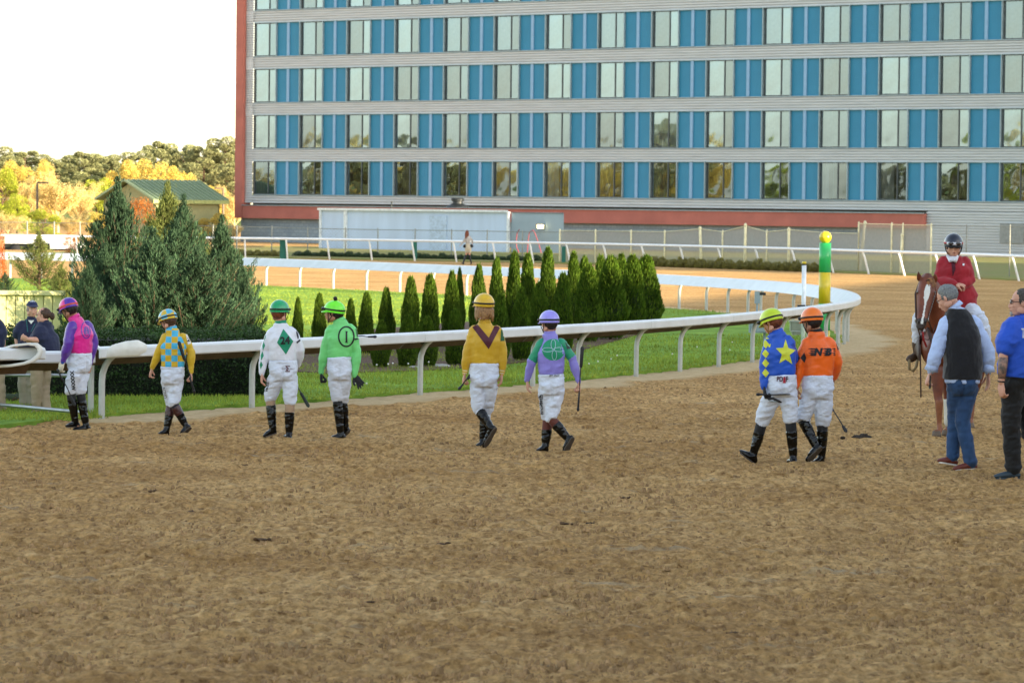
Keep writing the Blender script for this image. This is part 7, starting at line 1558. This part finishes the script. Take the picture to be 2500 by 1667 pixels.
trunk = [tube([hz(chest, 1.0) , ch + (rp - ch) * .18, ch + (rp - ch) * .5, ch + (rp - ch) * .82, rp], [.22, .27, .29, .28, .24], 20, True, 1.12, latH), ell(hz(chest, .98) + [0, -.02, 0], np.diag([.2, .14, .22]), 14)]
def hleg(pts, r): return tube(pts, r, 12, True)
foreL = [h6(565, 130, .55), h6(555, 300, .42), h6(568, 560, .38), h6(578, 620, .36), h6(580, 850, .36), h6(590, 900, .33), h6(562, 960, .26), h6(548, 985, .22)]
rl = [.13, .085, .052, .050, .030, .036, .034, .045]
foreR = [h6(690, 130, .6), h6(672, 300, .55), h6(668, 545, .55), h6(670, 600, .55), h6(674, 850, .55), h6(676, 900, .53), h6(660, 950, .47), h6(652, 965, .44)]
yh = 1.9
def hl_(x): 
    return [h6(x, 200, yh), h6(x + 5, 420, yh + .05), h6(x, 560, yh + .25), h6(x, 620, yh + .28), h6(x, 800, yh + .2), h6(x, 850, yh + .15), h6(x - 5, 880, yh + .1), h6(x - 8, 893, yh + .06)]
foreL[-1][2] = .05; foreR[-1][2] = .05
hindL, hindR = hl_(745), hl_(915)
for l_ in (hindL, hindR): l_[-1][2] = .05; l_[-2][2] = max(l_[-2][2], .09)
rh = [.2, .13, .062, .058, .034, .038, .036, .046]
bm1 = fuse(hd_, .008, 2); bm2 = fuse(neck + trunk + [hleg(foreL, rl), hleg(foreR, rl), hleg(hindL, rh), hleg(hindR, rh)], .017, 4)
body = joinme('body', [bm1, bm2], [CH_]); body.materials.append(MUZ); body.materials.append(HW); body.materials.append(CHL)
def hpick(p):
    r_ = p - poll; A_ = np.dot(ax_, latH); t = (np.dot(r_, ax_) - A_ * np.dot(r_, latH)) / (1 - A_ * A_) / HL; s = np.dot(r_, latH) - A_ * t * HL; n_ = np.dot(r_, fr_n)
    if abs(s) < .12 and -.1 < t < 1.25 and abs(n_) < .2 and r_[1] < .35:
        if t > .86: return 2 if (n_ > .02 and abs(s + .0) < .012 + .02 * (t - .86) and t < .98) else 1
        w = np.interp(t, [.14, .2, .32, .45, .52, .7, .86], [0, .026, .036, .030, .014, .009, .012]); 
        if n_ > .03 and abs(s - .004) < w: return 2
    if p[2] < .42 and r_[1] > -.5: return 3
    return 0
body.polygons.foreach_set('material_index', np.array([hpick(np.array(p.center)) for p in body.polygons], np.int32)); link('body', body, hr)
for q in (-1, 1):
    V, F = ell(hp(.305, q * .096, .038), np.diag([.014, .016, .018]), 10); link('eye', npmesh('eye', V, F, mat('horse_eye', '#120b08', .08, coat=.8), True), hr); V, F = ell(hp(.95, q * .036, .047), np.diag([.011, .006, .015]), 8); link('nostril', npmesh('nostril', V, F, mat('nostril_dark', '#0c0706', .8), True), hr)
pr = []
rgm = random.Random(4)
for i in range(26):
    a = hp(-.03 + rgm.uniform(0, .08), rgm.uniform(-.03, .05), .03); x = rgm.uniform(-.02, .11) ; pr.append(tube([a, hp(.05, x * .5, .085), hp(.14 + rgm.uniform(0, .14), x, .10 - abs(x) * .3)], [.011, .010, .003], 6))
for i in range(30): t = i / 29; a = hp(-.04, 0, -.02) * (1 - t) + (h5(640, 1080, .95)) * t; pr.append(tube([a + [0, 0, .05], a + [.07, -.01, .0], a + [.12 + rgm.uniform(-.02, .03), .0, -.14]], [.016, .014, .004], 6))
mm = fuse(pr, .008, 0); mm.materials.append(MANE); link('mane', mm, hr)
for x in (hindL, hindR, foreL, foreR):
    q = x[-1]; V, F = loft([np.array([[q[0] + r_ * math.cos(a), q[1] - o_ + r_ * 1.1 * math.sin(a), z_] for a in np.linspace(0, 2 * math.pi, 12, endpoint=False)]) for z_, r_, o_ in ((0.0, .058, .022), (.04, .050, .01), (.07, .042, 0))]); link('hoof', npmesh('hoof', V, F, mat('hoof_horn', '#6a5a48', .7, var=.2), True), hr)
pr_ = [h6(672, 585, .55), h6(674, 700, .55), h6(676, 838, .54)]; V, F = tube(pr_, [.052, .049, .050], 14); link('leg_bandage', npmesh('leg_bandage', V, F, mat('bandage_white', '#dcdccf', .8, bump=.3), True), hr)
tl_ = [rp + [0, .28, .1], rp + [.02, .4, -.2], rp + [.02, .42, -.65]]; V, F = tube(tl_, [.05, .07, .02], 10); link('tail', npmesh('tail', V, F, MANE, True), hr)
# bridle
def strap(par, pts, name, r=.011, m=LEA): V, F = tube(pts, [r] * len(pts), 8, True, .45); return link(name, npmesh(name, V, F, m, True), par)
br = empty('bridle', tuple(Hh.base), 'dark leather bridle with silver studs on the chestnut horse', 'bridle')
strap(br, [hp(.05, -.085, -.01), hp(.3, -.115, -.01), hp(.6, -.088, -.01), hp(.84, -.068, .0)], 'cheek_strap'); strap(br, [hp(.05, .085, -.01), hp(.3, .115, -.01), hp(.6, .088, -.01), hp(.84, .068, .0)], 'cheek_strap'); strap(br, [hp(.1, -.09, .02), hp(.09, 0, .105), hp(.1, .09, .02)], 'brow_band')
for q in (-1, 1): V, F = ell(hp(.86, q * .074, 0), np.diag([.010, .02, .022]), 10); link('bit_ring', npmesh('bit_ring', V, F, GV, True), br)
stud = mat('silver_stud', '#c8c8c8', .2, .9); V, F = ell((0, 0, 0), np.eye(3) * .006, 6); stm_ = npmesh('stud', V, F, stud, True)
for k in range(12): link('stud', stm_, br, tuple(hp(.2 + k * .055, .116 - max(0, k - 2) * .0045, .004)))
strap(br, [hp(.86, .074, 0), h5(575, 1330, .10), h5(640, 1180, .5), h5(820, 1000, .75), h5(905, 800, .85)], 'rein', .008); strap(br, [hp(.86, -.074, 0), h5(430, 1400, .14), h5(520, 1420, .3), h5(700, 1100, .7), h5(880, 800, .85)], 'rein', .008)
strap(br, [h5(455, 1330, .1), h5(465, 1420, .12), h5(500, 1500, .3)], 'lead_strap', .012, mat('red_strap', '#a02430', .6))
# saddle, breast collar
sd_ = empty('saddle', tuple(Hh.base), 'brown western saddle with hanging stirrup on the chestnut horse', 'saddle'); mid_ = ch + (rp - ch) * .38
sm1 = fuse([tube([mid_ + [-.30, 0, .12], mid_ + [-.22, 0, .26], mid_ + [0, 0, .345], mid_ + [.22, 0, .26], mid_ + [.30, 0, .12]], [.05] * 5, 12, True, 5.0, None), ell(mid_ + [0, -.28, .42], np.diag([.05, .05, .09]), 10), ell(mid_ + [0, .28, .42], np.diag([.18, .05, .07]), 12)], .014, 2); sm1.materials.append(LEA); link('seat', sm1, sd_)
strap(sd_, [h5(520, 1290, .38), h5(560, 1430, .3), h5(700, 1450, .3), h5(820, 1300, .45)], 'breast_collar', .022)
fo = [mid_ + [-.29, 0, .15], h6(345, 20, .6), h6(360, 120, .55)]
V, F = tube(fo, [.05, .10, .07], 12, True, .2, (0, 1, 0)); link('fender', npmesh('fender', V, F, LEA, True), sd_)
V, F = tube([h6(262, 175, .5), h6(262, 270, .5), h6(300, 290, .5), h6(335, 240, .5), h6(345, 180, .5)], [.016] * 5, 8); link('stirrup', npmesh('stirrup', V, F, mat('stirrup_tan', '#7a6a4a', .7), True), sd_)
strap(sd_, [h6(378, 10, .45), h6(380, 200, .45), h6(384, 560, .45)], 'long_strap', .009)
# rider
Kk = Fig(F6, (560, 1000), 1.06, (-.12, -1), .95)
RDJ = fabric('jacket_red', '#9c0f22', .8, .5, .2, .07); 
def k5(x, y, dz=0.0): return f5(x, y, dz)
o = person('outrider in red jacket, white breeches and navy helmet seated on the chestnut horse', Kk, dict(nk=k5(822, 400), sL=k5(662, 452, -.0), sR=k5(1000, 450, .0), eL=k5(640, 700, -.05), wL=k5(838, 735, -.24), eR=k5(1025, 690, -.05), wR=k5(900, 770, -.16), wa=k5(835, 760), pe=k5(880, 940, .02), hL=k5(800, 985, 0), hR=k5(975, 1000, .0), kL=k5(392, 1130, -.25), kR=k5(1175, 1165, -.25), aL=(345, 90, -.15), aR=(1105, 180, -.15), xL=(355, 130, -.1), tL=(238, 165, -.22), xR=(1100, 230, -.1), tR=(1130, 250, -.28)),
    dict(c=np.array(Kk.J(*k5(822, 285))), f=(-.02, -1), pitch=.12, s=1.0), dict(m=RDJ, name='jacket', keys=(1, 2, 3, 4, 5, 6, 7, 8, 9), off=.028, so=(.016, .018, .018, .018, .012), wr=.006, skirt=lambda F_, P: tube([P['wa'], P['pe'] + np.array([.02, 0, -.0])], [.19, .225], 20, True, .72, (1, 0, 0))), dict(kind='breeches', m=BRW, cuffL=.62, cuffR=.5, r=.98, waist=False, loose=.3), dict(kind='boots', m=mat('boot_brown', '#4a3422', .6, bump=.4), sock=BRW, topL=.7, topR=.6),
    dict(L=dict(tip=k5(975, 760, -.26), curl=1.2, f=(0, -.3, 1), n=(0, .3, -1)), R=dict(tip=k5(800, 800, -.15), curl=1.0)), None, hair=dict(m=HDK, kind='nape'), skin=SKP, bw=1.1, torso_w=(.14, .145, .145, .15, .16),
    headgear=dict(kind='helmet', m=mat('cap_navy_gloss', '#10182c', .3, coat=.4), strap=mat('strap_red', '#b0203c', .6), gogg=mat('goggle_white', '#cfd2dc', .2, coat=.6), vis_m=STRAPB))
hc, Rm = o['hc'], o['Rm']
for q in (-1, 1):
    V, F = ell(ldt(hc, Rm, (q * .032, .094, .002), 1.06), np.diag([.033, .006, .017]) @ Rm, 12); link('sunglass_lens', npmesh('sunglass_lens', V, F, GLASS, True), o['e']); V, F = tube([ldt(hc, Rm, (q * .06, .088, .01), 1.06), ldt(hc, Rm, (q * .082, .0, .008), 1.06)], [.0035] * 2, 6); link('glasses_arm', npmesh('glasses_arm', V, F, STRAPB, True), o['e'])
decal('stock_tie', Kk, [o['jersey']], [[(f5(x, y)[0], f5(x, y)[1]) for x, y in ((752, 372), (880, 372), (872, 450), (845, 482), (780, 440))]], mat('cravat_white', '#dfe0e6', .8), o['jersey'], .012, 3)
decal('lapel_line', Kk, [o['jersey']], [[(f5(x, y)[0], f5(x, y)[1]) for x, y in ((795, 470), (842, 485), (848, 560), (812, 650), (806, 560))]], mat('jacket_inner', '#4c0c22', .8), o['jersey'], .007, 3)
decal('lapel_pin', Kk, [o['jersey']], [[(f5(x, y)[0], f5(x, y)[1]) for x, y in ((934, 490), (956, 494), (952, 520), (930, 514))]], mat('logo_white', '#e6e8ec', .7), o['jersey'], .008, 1)
V, F = tube([P_ for P_ in (Kk.J(*k5(752, 400, -.06)), Kk.J(*k5(790, 460, -.13)), Kk.J(*k5(840, 470, -.14)), Kk.J(*k5(872, 410, -.08)))], [.02, .028, .028, .02], 10, True, .6); link('cravat', npmesh('cravat', V, F, mat('cravat_white', '#dfe0e6', .8), True), o['e'])
bpy.data.scenes.remove(WORK)
